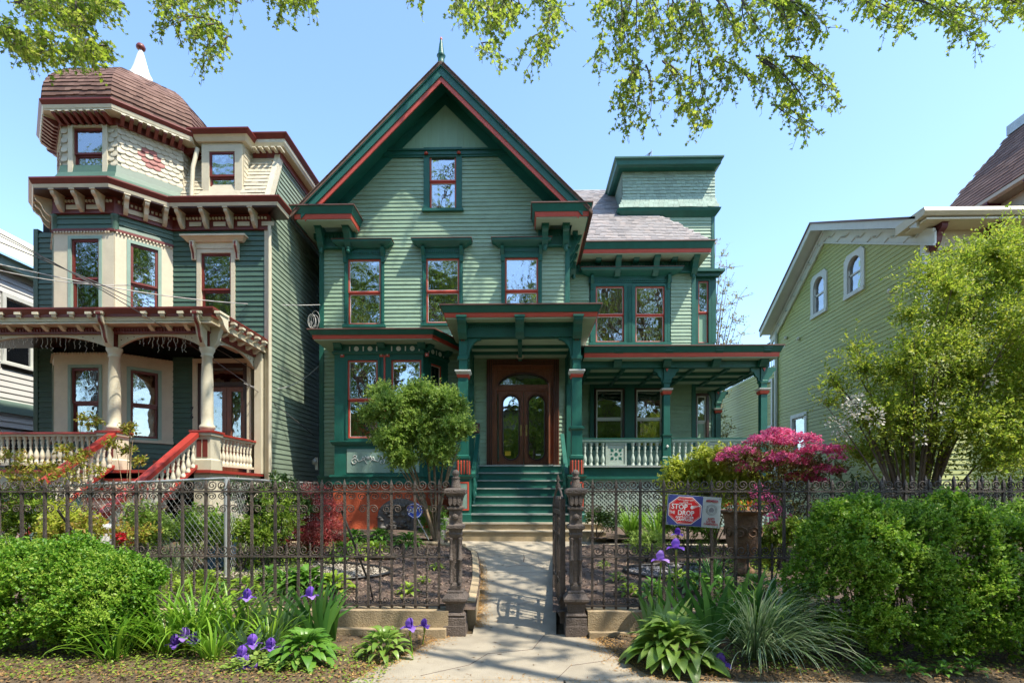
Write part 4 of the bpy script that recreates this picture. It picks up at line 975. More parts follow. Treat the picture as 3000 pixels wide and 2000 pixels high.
tww = (.30,ed-.30,8.84,10.0)
scales(facets[1],ed,9.12,10.0,(tww[0]-.1,tww[1]+.1)); scales(facets[2],ed,9.12,10.0,None,(ed*.5,9.58)); scales(facets[3],ed,9.12,10.0); scales(facets[0],ed,9.12,10.0,None,(ed*.5,9.58))
for k_ in (0,2,3,7): part('turret_wall', MB().fbox(facets[k_],.0,ed,-.15,-.0,8.6,10.06), M['creamshade'], TU)
part('turret_wall', MB().fbox(facets[1],.0,tww[0]-.1,-.15,0,8.6,10.06), M['creamshade'], TU); part('turret_wall', MB().fbox(facets[1],tww[1]+.1,ed,-.15,0,8.6,10.06), M['creamshade'], TU)
window(facets[1],*tww,TU,sash='oxblood',casing='cream',cw=.11,lip=.05,deep=.12,glass='glass',sill=False)
part('turret_skirt', MB().sweep(octp(ap),[(-.1,9.15),(.02,9.15),(.05,8.97),(.13,8.82),(.28,8.70),(.34,8.64),(-.1,8.60)],True), M['teal'], TU)
def tband(d0,d1,z0,z1,mat,name): return part(name, MB().sweep(octp(ap),[(d0,z0),(d1,z0),(d1,z1),(d0,z1)],True), M[mat], TU)
tband(-.05,.05,10.05,10.20,'oxblood','turret_frieze'); tband(-.1,.31,10.20,10.23,'cream','soffit')
part('turret_fascia', MB().sweep(octp(ap),[(.2,10.23),(.32,10.23),(.34,10.30),(.2,10.30)],True), M['cream'], TU)
part('turret_crown', MB().sweep(octp(ap),[(-.1,10.30),(.34,10.30),(.39,10.38),(.39,10.41),(-.1,10.41)],True), M['oxblood'], TU)
TBm = MB().fprofile(Fr(0,0),[(0,-.13),(.08,-.13),(.26,-.03),(.26,0),(0,0)],-.035,.035).mesh('eave_bracket',M['oxblood']); TBc = MB().box(-.04,.04,-.28,-.05,-.0,.03).mesh('bracket_cap',M['cream'])
for k in (0,1,2,3,7):
    for i in range(8):
        u = ed*(i+.5)/8; put(TBm,'eave_bracket',TU,facets[k],u,.05,10.165); put(TBc,'bracket_cap',TU,facets[k],u,.05,10.165)
# dome in ribbed octagon sections with shingle courses
dz0 = 10.41; prof = [(1.95,0),(1.97,.12),(1.97,.3),(1.93,.52),(1.84,.75),(1.70,.98),(1.52,1.2),(1.30,1.4),(1.05,1.56),(.80,1.70),(.55,1.82),(.36,1.95),(.22,2.12)]; prof = [(a,b*.87) for a,b in prof]
def dome_r(h):
    for (a,b),(c,d) in zip(prof,prof[1:]):
        if b <= h <= d: return a+(c-a)*(h-b)/(d-b)
    return prof[-1][0]
dm2 = MB(); hs_ = []; h_ = 0
while h_ < 1.83: hs_.append(h_); h_ += .105*max(.45, math.cos(min(1.2,h_*.6)))
for i,h_ in enumerate(hs_):
    h2 = hs_[i+1] if i+1 < len(hs_) else 1.844; r1, r2 = dome_r(h_), dome_r(h2)
    rr = [octp(r1*.955+.028),octp(r2*.955+.004),octp(r1*.955)]
    for k in range(8):
        j = (k+1)%8; seg = 12
        for q in range(seg):
            a, b = (q+(.5 if i%2 else 0)*0)/seg, (q+1)/seg; g = random.uniform(0,.016); 
            L0 = lambda A,t,z: (A[k][0]+(A[j][0]-A[k][0])*t, A[k][1]+(A[j][1]-A[k][1])*t, z)
            jt = random.uniform(-.012,.012)
            off_ = (.5/seg if i%2 else 0)
            a2, b2 = min(1,max(0,a+off_ if q else 0)), min(1,b+off_)
            p0, p1_, p2_, p3_ = L0(rr[0],a2,dz0+h_+jt), L0(rr[0],b2,dz0+h_+jt), L0(rr[1],b2,dz0+h2+.02), L0(rr[1],a2,dz0+h2+.02)
            q0, q1 = L0(rr[2],a2,dz0+h_+jt), L0(rr[2],b2,dz0+h_+jt)
            dm2.add([p0,p1_,p2_,p3_,q0,q1],[(0,1,2,3),(4,5,1,0)])
part('dome_shingles', dm2, M['brown_tile'], TU, kind='stuff')
cs = MB()
for i in range(len(prof)-1):
    a, b = octp(prof[i][0]*.93), octp(prof[i+1][0]*.93)
    cs.add([(x,y,dz0+prof[i][1]) for x,y in a]+[(x,y,dz0+prof[i+1][1]) for x,y in b],[(k,(k+1)%8,(k+1)%8+8,k+8) for k in range(8)])
part('dome', cs, M['brownroof'], TU)
fn = part('finial', MB().lathe((tcx+.05,tcy,12.13),[(.34,-.04),(.27,.08),(.30,.10),(.30,.15),(.25,.18),(.26,.30),(.22,.34),(.17,.5),(.10,.78),(.045,.98)],14), M['whouse'], TU)
part('finial_ball', MB().lathe((tcx+.05,tcy,13.09),[(.03,0),(.10,.05),(.11,.1),(.08,.16),(.01,.19)],12), M['oxblood'], fn)
# --- mansard and dormer
ms0, ms1, mz0, mz1 = 12.52, 13.2, 8.62, 10.3
MA = part('mansard', MB().add([(-8.5,ms0,mz0),(lR+.0,ms0,mz0),(lR+.0,ms1,mz1),(-8.5,ms1,mz1)],[(0,1,2,3)]), M['creamshade'], LH)
dpx0, dpx1 = gx(463,12.7), gx(557,12.7)
vv_ = (0,ms1-ms0,mz1-mz0)
tiles('mansard_shingles',(-8.5,ms0,mz0),(1,0,0),vv_,8.5+lR,math.hypot(ms1-ms0,mz1-mz0),.17,.125,M['creamshade'],MA,lambda u,v: not (dpx0 < -8.5+u < dpx1),.016,.1)
part('mansard_edge_board', MB().fprism(Fr(lR,0,0,1),[(ms0-.05,mz0),(ms0+.14,mz0),(ms1+.16,mz1),(ms1-.05,mz1)],-.1,.03), M['cream'], MA)
FDm = Fr(0,12.72)
DR = part('dormer', MB().box(dpx0+.1,dpx1-.1,12.95,14,8.7,10.3).box(dpx0,dpx0+.06,12.72,14,8.62,10.25).box(dpx1-.06,dpx1,12.72,14,8.62,10.25), M['cream'], LH)
dww = (gx(481,12.72),gx(540,12.72),8.86,10.03)
window(FDm,*dww,DR,sash='oxblood',casing='cream',cw=dww[0]-dpx0,cwt=.2,lip=.02,deep=.15,sill=False)
dp = [(dpx0-.02,14),(dpx0-.02,12.72),(dpx1+.02,12.72),(dpx1+.02,14)]
part('dormer_cornice', MB().sweep(dp,[(-.3,10.24),(.08,10.24),(.12,10.32),(.16,10.36),(-.3,10.36)]), M['cream'], DR)
part('dormer_crown', MB().sweep(dp,[(-.3,10.36),(.17,10.36),(.23,10.45),(.23,10.48),(-.3,10.50)]).box(dpx0-.1,dpx1+.1,12.9,14,10.36,10.49), M['oxblood'], DR)
tiles('dormer_side_shingles',(dpx1+.003,12.74,8.7),(0,1,0),(0,0,1),1,1.5,.17,.125,M['creamshade'],DR)
up = [(dpx1+.05,ms1-.05),(lR,ms1-.05),(lR,24)]
part('top_frieze', MB().sweep(up,[(-.1,10.12),(.04,10.12),(.04,10.3),(-.1,10.3)]), M['oxblood'], LH)
part('top_cornice', MB().sweep(up,[(-.3,10.3),(.2,10.3),(.24,10.38),(.24,10.46),(-.3,10.46)]), M['cream'], LH)
part('top_crown', MB().sweep(up,[(-.3,10.46),(.25,10.46),(.32,10.56),(.32,10.59),(-.3,10.6)]), M['oxblood'], LH)
for k in range(5): put(TBc,'bracket_cap',LH,Fr(0,ms1-.05),dpx1+.2+k*.16,.04,10.2)
part('downspout', MB().tube([(gx(448,12.6),12.7,10.1),(gx(436,12.5),12.62,9.6),(gx(430,12.4),12.55,8.7)],.05,8), M['cream'], LH)
# --- porch
YQ = 10.27; YB = 10.65; zQ = 5.33
pq = [(-16,YQ),(lR,YQ),(lR,YL)]
LP = part('porch', MB().sweep(pq,[(-.8,zQ-.30),(-.05,zQ-.30),(-.05,zQ-.27),(-.8,zQ-.27)]), M['cream'], LH)
part('porch_crown', MB().sweep(pq,[(-.4,zQ),(.03,zQ),(.03,zQ-.03),(-.03,zQ-.12),(-.03,zQ-.17),(-.4,zQ-.17)]), M['oxblood'], LP)
part('porch_fascia', MB().sweep(pq,[(-.4,zQ-.171),(-.05,zQ-.171),(-.07,zQ-.25),(-.4,zQ-.26)]), M['cream'], LP)
part('porch_roof', MB().add([(-16,YQ,zQ),(lR,YQ,zQ),(lR,YL,zQ),(-16,YL,zQ+.25),(lR-2,YL,zQ+.25)],[(0,1,4,3),(1,2,4)]), M['oxblood'], LP)
bx = gx(476,YB); bq = [(-16,YB-.08),(bx+.08,YB-.08),(bx+.08,YL)]
part('porch_frieze', MB().sweep(bq,[(-.14,5.03),(0,5.03),(0,5.06),(0,5.2),(-.14,5.2)]), M['cream'], LP)
part('porch_beam', MB().sweep(bq,[(-.16,4.90),(.02,4.90),(.02,5.03),(-.16,5.03)]), M['oxblood'], LP)
m = MB(); FB_ = Fr(0,YB-.1)
k = gx(-150,YB)
while k < bx: m.fbox(FB_,k,k+.03,0,.025,4.94,4.99); k += .06
part('bead_row', m, M['oxblood'], LP)
part('porch_ceiling', MB().box(-16,bx,YB,YL,5.19,5.22), M['wood_dark'], LP)
LS = bracket_mesh('small_scroll_bracket',.08,.3,.26,M['cream'])
pxs = [15,58,100,143,185,228,270,  355,397,442,487,530]
for px in (20,62,105,147,190,232, 365,408,453,498,543):
    put(LS,'small_scroll_bracket',LP,Fr(0,YB-.08),gx(px*0.94+2,YB-.2),0,5.20)
for k in range(5): put(LS,'small_scroll_bracket',LP,Fr(bx+.08,YB,0,1),.35+k*.33,0,5.20)
def arch(fr,u0,u1,name='arch'):
    m = MB(); n = 24; hz = .24
    for i in range(n):
        a, b = i/n, (i+1)/n; ua, ub = u0+(u1-u0)*a, u0+(u1-u0)*b
        f = lambda t: 4.90-.035-hz*(abs(2*t-1)**2.6)
        m.fprism(fr,[(ua,f(a)),(ub,f(b)),(ub,4.90),(ua,4.90)],-.03,.03)
    o = part(name, m, M['cream'], LP)
    d = MB()
    for i in range(13):
        t = (i+.5)/13; f = 4.90-.035-hz*(abs(2*t-1)**2.6); z = (f+4.90)/2 if abs(2*t-1) > .55 else None
        if z: d.lathe(fr.p(u0+(u1-u0)*t,.03,z),[(.001,-.014),(.014,0),(.001,.014)],6)
    part('button', d, M['oxblood'], o, kind='stuff')
c1, c2 = gx(263,YB), gx(476,YB)
FA = Fr(0,YB)
arch(FA,c1+.1,c2-.1); arch(FA,c1-2.9,c1-.1); arch(Fr(bx,YB,0,1),.1,YL-YB-.1)
LCB = bracket_mesh('column_bracket',.12,.3,.6,M['cream']); LCI = bracket_mesh('column_bracket_inlay',.05,.31,.58,M['oxblood'])
for c in (c1,c2,c1-3.0):
    put(LCB,'column_bracket',LP,Fr(0,YB-.1),c,0,5.2); put(LCI,'column_bracket_inlay',LP,Fr(0,YB-.1),c,.002,5.19)
    part('post_block', MB().sq((c,YB,0),[(.07,4.62),(.07,4.9)]), M['oxblood'], LP)
    colp = [(.13,2.90),(.13,2.94),(.15,2.96),(.15,3.0),(.112,3.05),(.115,3.2),(.112,3.9),(.095,4.42),(.12,4.44),(.105,4.47),(.12,4.52),(.145,4.57),(.145,4.62)]
    part('column', MB().lathe((c,YB,0),colp,20), M['cream'], LP)
    pdl = part('pedestal', MB().sq((c,YB,0),[(.2,lf),(.2,lf+.2),(.17,lf+.23),(.17,2.78),(.21,2.80),(.21,2.845)]), M['cream'], LP)
    f_ = Fr(0,YB-.17); part('pedestal_panel', MB().fbox(f_,c-.11,c-.015,0,.01,2.36,2.72).fbox(f_,c+.015,c+.11,0,.01,2.36,2.72), M['oxblood'], pdl)
    part('pedestal_cap', MB().sq((c,YB,0),[(.215,2.846),(.235,2.86),(.235,2.90),(.2,2.905)]), M['redrail'], pdl)
put(LCB,'column_bracket',LP,Fr(bx+.08,YB,0,1),.02,0,5.2)
LBal = baluster_mesh('porch_baluster',.55,.05,M['cream'])
r1 = part('porch_rail', MB().box(-16,c1-.2,YB-.06,YB+.06,2.80,2.845).box(-16,c1-.2,YB-.04,YB+.04,2.2,2.25), M['cream'], LP)
part('rail_cap', MB().box(-16,c1-.2,YB-.1,YB+.1,2.846,2.885), M['redrail'], r1)
k = c1-.3
while k > gx(-40,YB): inst(LBal,'baluster',r1,(k,YB,2.25)); k -= .122
r2 = part('porch_rail', MB().box(bx-.06,bx+.06,YB+.2,YL-.15,2.80,2.845).box(bx-.04,bx+.04,YB+.2,YL-.15,2.2,2.25), M['cream'], LP)
part('rail_cap', MB().box(bx-.1,bx+.1,YB+.2,YL-.12,2.846,2.885), M['redrail'], r2)
k = YB+.3
while k < YL-.2: inst(LBal,'baluster',r2,(bx,k,2.25)); k += .14
part('porch_post', MB().box(lR-.28,lR-.12,YL-.16,YL-.035,lf,5.0), M['cream'], LP)
part('porch_floor', MB().box(-16,bx+.2,YB-.22,YL,lf-.06,lf), M['redrail'], LP)
part('porch_skirt', MB().box(-16,c1-.2,YB-.12,YB-.02,1.55,lf-.061).box(c2-.2,bx+.12,YB-.12,YB-.02,.5,lf-.061).box(bx+.02,bx+.12,YB,YL,.5,lf-.061), M['cream'], LP)
part('porch_skirt_panel', MB().box(-16,c1-.2,YB-.06,YB,.3,1.549), M['celadon'], LP)
# stairs with slanting red rails
nst = 9; rs_h = (lf-.42)/nst; run = .26; s0, s1 = c1+.18, c2-.18
for i in range(nst):
    z = lf-(i+1)*rs_h; y = YB-.22-i*run
    part('stair_tread', MB().box(s0,s1,y-run-.02,y,z-.035,z), M['redrail'], LP)
    part('stair_riser', MB().box(s0,s1,y-run+.005,y-run+.025,z-rs_h,z-.036), M['cream'], LP)
yb = YB-.22-nst*run
for c in (s0-.06,s1+.06):
    fR = Fr(c,YB,0,-1); Lr = YB-yb; dr_ = nst*rs_h
    h1 = part('stair_rail', MB().fprism(fR,[(.15,2.80),(Lr,2.80-dr_*(Lr-.15)/Lr),(Lr,2.90-dr_*(Lr-.15)/Lr),(.15,2.90)],-.08,.08), M['redrail'], LP)
    part('rail_underside', MB().fprism(fR,[(.15,2.75),(Lr,2.75-dr_*(Lr-.15)/Lr),(Lr,2.799-dr_*(Lr-.15)/Lr),(.15,2.799)],-.05,.05), M['cream'], h1)
    part('bottom_rail', MB().fprism(fR,[(.15,2.17),(Lr,2.17-dr_*(Lr-.15)/Lr),(Lr,2.23-dr_*(Lr-.15)/Lr),(.15,2.23)],-.045,.045), M['redrail'], h1)
    k = .28
    while k < Lr-.1: inst(LBal,'baluster',h1,(c,YB-k,2.22-dr_*(k-.15)/Lr)); k += .15
    nw = part('newel', MB().sq((c,yb-.02,0),[(.13,.35),(.13,1.02),(.16,1.05),(.16,1.1),(.1,1.15)]), M['whouse'], LP)
    part('newel_panel', MB().fbox(Fr(0,yb-.15),c-.08,c+.08,0,.01,.5,.95), M['redrail'], nw)
# front door of the turret house
e = part('entrance', MB().fring(FL,doorx[0]-.12,doorx[1]+.05,lf,4.9,.1,-.2,.05,0), M['cream'], LH)
part('door_frame', MB().fring(FL,doorx[0]-.02,doorx[1]-.05,lf,4.8,.12,-.25,.0,0).fbox(FL,doorx[0],doorx[1]-.06,-.2,-.05,4.25,4.35), M['wood_dark'], e)
mdx = (doorx[0]+doorx[1])/2
for a,b in ((doorx[0]+.1,mdx),(mdx+.01,doorx[1]-.17)):
    d_ = part('door', MB().fring(FL,a,b,lf+.02,4.24,.11,-.16,-.1,.5), M['wood'], e)
    part('pane', MB().fbox(FL,a+.11,b-.11,-.14,-.13,lf+.5,4.13), M['glass2'], d_)
part('transom_pane', MB().fbox(FL,doorx[0]+.1,doorx[1]-.17,-.14,-.13,4.36,4.68), M['glass2'], e)
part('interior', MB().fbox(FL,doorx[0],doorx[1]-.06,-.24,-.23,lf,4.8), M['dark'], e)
# curtain and owl figurine in the right bay window
V = []; 
for i in range(15):
    u = .32+.46*i/14; z = 4.4; V += [fr_r.p(.82-.48*(i/14)**.7,-.12-.012*(i%2),4.4), fr_r.p(.84-.10*(i/14),-.12-.012*(i%2),3.0+.1*(i/14))]
part('curtain', MB().add(V,[(2*i,2*i+2,2*i+3,2*i+1) for i in range(14)]), M['curtain'], LH, 'ivory curtain swept to one side of the bay window')
ow = fr_r.p(.70,-.12,2.99)
thing('owl_figurine', MB().lathe(ow,[(.03,0),(.06,.01),(.075,.08),(.06,.15),(.045,.165),(.06,.19),(.055,.24),(.02,.27)],12,True,0,1,.55), M['whouse'], 'small white owl figurine inside the right-hand bay window of the turret house', 'figurine')
# house number
def text(s, size, loc, mat, name, parent, rot=(math.pi/2,0,0), ext=.004, sx=1, align='CENTER'):
    cu = bpy.data.curves.new(name,'FONT'); cu.body = s; cu.size = size; cu.extrude = ext; cu.align_x = align; cu.align_y = 'CENTER'; cu.resolution_u = 2; cu.offset = size*.022
    o = bpy.data.objects.new('tmp', cu); C.objects.link(o); bpy.context.view_layer.update()
    me = bpy.data.meshes.new_from_object(o.evaluated_get(bpy.context.evaluated_depsgraph_get())); bpy.data.objects.remove(o)
    me.materials.clear(); me.materials.append(mat); me.name = name
    q = inst(me, name, parent, loc, rot, (sx,1,1)); return q
text('7',.16,FL.p(gx(444,YL),.056,gz(444,941,YL)),M['blackp'],'house_number',LH); text('6',.16,FL.p(gx(444,YL),.056,gz(444,955,YL)-.02),M['blackp'],'house_number',LH)
# porch light and icicle strings
part('porch_light', MB().lathe((gx(438,11.2),11.2,5.05),[(.06,.14),(.1,.1),(.12,.04),(.08,0),(.02,-.02)],12), M['lampglass'], LP)
for (a,b) in ((c1-2.6,c1-.3),(c1+.5,c2-.35),):
    m = MB(); k = a
    while k < b:
        n = random.randint(2,7); P = [(k,YB+.02,4.86)]
        for q in range(n): P.append((k+random.uniform(-.03,.03),YB+.02,4.86-.045*(q+1)))
        m.tube(P,.003,4,False)
        for p in P[1:]: m.lathe((p[0],p[1],p[2]),[(.001,-.012),(.008,0),(.001,.012)],4)
        k += random.uniform(.05,.12)
    tg = thing('icicle_lights', m, M['white'], 'unlit string of icicle lights hanging in the %s porch arch of the turret house' % ('left' if a < c1 else 'middle'), 'string lights', 'icicle light strings on the left porch')
# pots beside the bay
for px,r_ in ((432,.13),(405,.16)):
    x = gx(px,11.3); thing('planter_pot' if r_ < .15 else 'planter_box', MB().lathe((x,11.35,lf),[(r_*.7,0),(r_,.22),(r_*1.05,.25),(r_*.9,.25)],14) if r_ < .15 else MB().box(x-.45,x+.2,11.2,11.42,lf,lf+.24), M['stone_grey'] if r_ < .15 else M['terra'],
      'grey round pot on the porch beneath the bay window' if r_ < .15 else 'brown oblong planter box on the porch beneath the bay window', 'planter')
# ================================================================== WHITE HOUSE, FAR LEFT
WH = empty('white_house', (-17,15,0), 'white clapboard house with green eave, mostly hidden at the far left edge', 'house')
xw = -15.2; fw = Fr(xw,0,0,1)
part('wall', MB().box(-22,xw-.2,10,26,0,8.5), M['whouse'], WH)
clap(fw,10,26,.5,8.2,.17,M['whouse'],WH,[(14.9,16.1,5.3,7.6),(14.7,16.3,1.7,3.6)],joined=True)
window(fw,15.05,15.95,5.5,7.4,WH,sash='wtrim',casing='wtrim'); window(fw,15.0,16.1,1.9,3.4,WH,sash='wtrim',casing='wtrim',curtain=1)
part('eave_board', MB().fbox(fw,9.5,26,-.2,.25,8.2,8.5), M['celadon'], WH)
part('belt_board', MB().fbox(fw,9.5,26,-.1,.06,4.0,4.35), M['celadon'], WH)
part('roof', MB().add([(xw+.4,9.5,8.5),(xw+.4,26.5,8.5),(-18.5,26.5,11),(-18.5,9.5,11)],[(0,1,2,3)]), M['cream'], WH)
# ================================================================== RIGHT NEIGHBOUR HOUSE
XR_ = 9.75; YF, YBk, YRg = gx(2125,1)*0+12.72, 20.1, 16.9
fac = lambda px: XR_/((( (px-1176)/1200)*CT-ST)/(((px-1176)/1200)*ST+CT))
YF, YBk, YRg = fac(2125), fac(1785), fac(1895)
zE, zR = 8.1, 10.15
RH = empty('olive_house', (XR_+3,YF+3,.4), 'yellow-green clapboard house with white gable trim and two arched attic windows', 'house')
FRg = Fr(XR_,0,0,-1)   # u = -Y
def roofz(y): return zR-(abs(y-YRg))*( (zR-zE)/(YBk-YRg) if y > YRg else (zR-zE)/(YRg-YF))
def outl(z):
    if z < zE: return (-YBk,-YF)
    k1 = (YBk-YRg)*(zR-z)/(zR-zE); k2 = (YRg-YF)*(zR-z)/(zR-zE); return (-(YRg+k1),-(YRg-k2))
def rwin(x0,x1,y0,y1,wh=None):
    ya, yb_ = fac(x0), fac(x1); xm = (x0+x1)/2; ym = fac(xm); return (-ya,-yb_,gz(xm,y1,ym),gz(xm,y0,ym))
r1w, r2w, r3w = rwin(1871,1895,636,716), rwin(1949,1980,588,668), rwin(1822,1850,958,1040)
r4w = rwin(1757+30,1757+40,960,1030)
clap(FRg,-YBk,-YF,.5,9.9,.122,M['olive'],RH,[(w[0]-.1,w[1]+.1,w[2]-.05,w[3]+.1) for w in (r1w,r2w,r3w)],outl,.016)
part('wall', MB().box(XR_+.2,XR_+8,YF+.2,YBk-.2,.4,zE-.1).fprism(FRg,[(-YBk,zE-.1),(-YF,zE-.1),(-YRg,zR-.15)],-4,-.22), M['olive'], RH)
for k,(w,a_) in enumerate(((r1w,1),(r2w,1),(r3w,0))):
    hw_ = (w[1]-w[0])/2; cu_ = (w[0]+w[1])/2
    if a_:
        zsp = w[3]-hw_; m = MB(); m.fbox(FRg,w[0]-.16,w[0],-.2,.05,w[2],w[3]-.001); m.fbox(FRg,w[1],w[1]+.16,-.2,.05,w[2],w[3]-.001); m.fbox(FRg,w[0]-.16,w[1]+.16,-.2,.07,w[2]-.12,w[2])
        for i in range(12):
            a, b = math.pi*i/12, math.pi*(i+1)/12
            m.fprism(FRg,[(cu_-hw_*math.cos(a),zsp+hw_*math.sin(a)),(cu_-hw_*math.cos(b),zsp+hw_*math.sin(b)),(cu_-hw_*math.cos(b)*1.0,w[3]+.14),(cu_-hw_*math.cos(a)*1.0,w[3]+.14)],-.2,.05)
        m.fprism(FRg,[(w[0]-.16,w[3]),(w[0],w[3]),(w[0],w[3]+.14),(w[0]-.02,w[3]+.14)],-.2,.05); m.fprism(FRg,[(w[1],w[3]),(w[1]+.16,w[3]),(w[1]+.02,w[3]+.14),(w[1],w[3]+.14)],-.2,.05)
        o = part('window', m, M['wtrim'], RH)
        part('pane', MB().fbox(FRg,w[0],w[1],-.05,-.04,w[2],w[3]), M['glass'], o); part('interior', MB().fbox(FRg,w[0],w[1],-.2,-.19,w[2],w[3]), M['dark'], o)
        part('sash', MB().fbox(FRg,w[0],w[1],-.04,-.01,w[2]+(w[3]-w[2])*.5,w[2]+(w[3]-w[2])*.5+.05).fbox(FRg,w[0],w[0]+.04,-.04,-.01,w[2],zsp).fbox(FRg,w[1]-.04,w[1],-.04,-.01,w[2],zsp), M['wtrim'], o)
    else: window(FRg,*w,RH,sash='wtrim',casing='wtrim',cw=.13)
part('corner_board', MB().box(XR_-.03,XR_+.1,YF-.02,YF+.12,.5,zE+.1), M['wtrim'], RH)
part('downspout', MB().tube([(XR_-.07,YBk-.05,.5),(XR_-.07,YBk-.05,zE-.3)],.06,8), M['wtrim'], RH)
def gband(d0,d1,o0,o1,mat,name):
    m = MB()
    e1, e2 = .45, .0
    sl1, sl2 = (zR-zE)/(YBk-YRg), (zR-zE)/(YRg-YF)
    m.fprism(FRg,[(-(YBk+e1),zE-sl1*e1+o0),(-YRg,zR+o0),(-YRg,zR+o1),(-(YBk+e1),zE-sl1*e1+o1)],d0,d1)
    m.fprism(FRg,[(-YRg,zR+o0),(-(YF-.35),zE-sl2*.35+o0),(-(YF-.35),zE-sl2*.35+o1),(-YRg,zR+o1)],d0,d1)
    return part(name, m, M[mat], RH)
gband(.40,.47,-.05,.16,'wtrim','gable_fascia'); gband(0,.40,.02,.06,'wtrim','gable_soffit'); gband(-.0,.05,-.42,-.12,'wtrim','gable_frieze'); gband(.02,.09,-.14,-.06,'wtrim','gable_moulding'); gband(.02,.08,-.47,-.42,'wtrim','gable_moulding')
gband(-6,.50,.16,.22,'cop','roof')
for t in np.linspace(.08,.92,6):
    for (ya,yb_,za,zb_) in ((YBk,YRg,zE,zR),(YRg,YF,zR,zE)):
        y, z = ya+(yb_-ya)*t, za+(zb_-za)*t-.27
        part('frieze_ornament', MB().lathe(FRg.p(-y,.07,z),[(.001,-.03),(.07,0),(.001,.03)],8).tube([FRg.p(-y-.35,.06,z),FRg.p(-y-.1,.07,z+.06),FRg.p(-y+.1,.07,z-.06),FRg.p(-y+.35,.06,z)],.018,5), M['wtrim'], RH)
# front facade and its bracketed eave
FFr = Fr(0,YF)
clap(FFr,XR_+.12,XR_+5,.5,zE-.6,.122,M['olive'],RH,joined=True)
part('gutter', MB().fprofile(FFr,[(-.3,zE+.12),(.62,zE+.12),(.66,zE+.02),(.6,zE-.06),(-.3,zE-.1)],XR_-.5,XR_+6), M['cream'], RH)
part('eave_soffit', MB().fbox(FFr,XR_-.4,XR_+6,-.1,.58,zE-.14,zE-.10), M['cream'], RH)
part('frieze', MB().fbox(FFr,XR_-.02,XR_+6,-.1,.05,zE-.62,zE-.15), M['cream'], RH)
PBm = bracket_mesh('plum_bracket',.14,.4,.5,M['plum'])
for k in range(6): put(PBm,'bracket',RH,FFr,XR_+.12+k*1.3,.05,zE-.14)
fw_ = (XR_+1.6,XR_+2.5,4.6,6.4)
window(FFr,*fw_,RH,sash='wtrim',casing='wtrim',lip=.1); part('hood_arch', MB().tube([FFr.p(fw_[0]-.2+(fw_[1]-fw_[0]+.4)*i/10,.12,6.6+.25*math.sin(math.pi*i/10)) for i in range(11)],.07,6), M['wtrim'], RH)
for px,py in ((1808,776),(1837,778),(2048,668)):
    y = fac(px); part('vent_cap', MB().lathe(FRg.p(-y,.05,gz(px,py,y)),[(.02,-.06),(.07,-.03),(.05,.05)],8), M['wtrim'], RH)
# low rear addition with a roof terrace rail
clap(FRg,-27,-YBk-.1,.5,6.6,.122,M['olive'],RH,joined=True)
part('rear_addition', MB().box(XR_+.1,XR_+6,YBk,27,.4,6.6), M['olive'], RH)
part('rear_corner_board', MB().box(XR_-.03,XR_+.1,26.9,27.03,.5,6.7), M['wtrim'], RH)
rl = MB(); rl.box(XR_-.0,XR_+.05,YBk+.1,27,7.55,7.6)
for k in range(44): rl.box(XR_+.01,XR_+.03,YBk+.2+k*.155,YBk+.225+k*.155,6.6,7.55)
part('terrace_railing', rl, M['iron_dark'], RH, kind='stuff')
w5 = (-(YBk+1.15),-(YBk+.35),4.3,6.0); window(FRg,*w5,RH,sash='wtrim',casing='wtrim',lip=.08); window(FRg,-(YBk+1.15),-(YBk+.35),1.4,2.9,RH,sash='wtrim',casing='wtrim',lip=.08)
# ================================================================== FAR RIGHT HOUSE (mansard)
FH = empty('mansard_house', (17,14,0), 'house with brown shingled mansard roof and cream bracketed eave at the top right corner', 'house')
X2 = 13.9; f2 = Fr(X2,0,0,-1); z2 = 10.05
part('wall', MB().box(X2+.05,X2+8,11,17.3,.3,z2), M['olive'], FH)
clap(f2,-17.3,-11,7,z2-.35,.122,M['olive'],FH,joined=True)
part('eave', MB().fprofile(f2,[(-.1,z2+.1),(.5,z2+.1),(.5,z2),(.42,z2-.05),(-.1,z2-.05)],-17.7,-10.5), M['cream'], FH)
part('frieze', MB().fbox(f2,-17.3,-11,-.05,.06,z2-.45,z2-.06), M['cream'], FH)
for k in range(5): put(bracket_mesh('plum_bracket',.2,.4,.34,M['plum']) if k == 0 else PBm,'bracket',FH,f2,-16.7+k*1.25,.06,z2-.06)
part('roof', MB().add([(X2-.5,17.8,z2+.1),(X2-.5,10.5,z2+.1),(X2+1.1,12.2,z2+2.6),(X2+1.1,16.4,z2+2.6),(X2+8,17.8,z2+.1),(X2+8,16.4,z2+2.6)],[(0,1,2,3),(4,0,3,5)]), M['brownroof'], FH)
tiles('roof_shingles',(X2-.5,17.8,z2+.12),(0,-1,0),(1.6,0,2.5),7.3,2.97,.3,.17,M['brown_tile'],FH,lambda u,v: (u > 1.4*v/2.97) and (u < 7.3-1.7*v/2.97))
part('roof_curb', MB().box(X2+1.05,X2+8,12.15,16.45,z2+2.6,z2+2.9), M['galv'], FH)
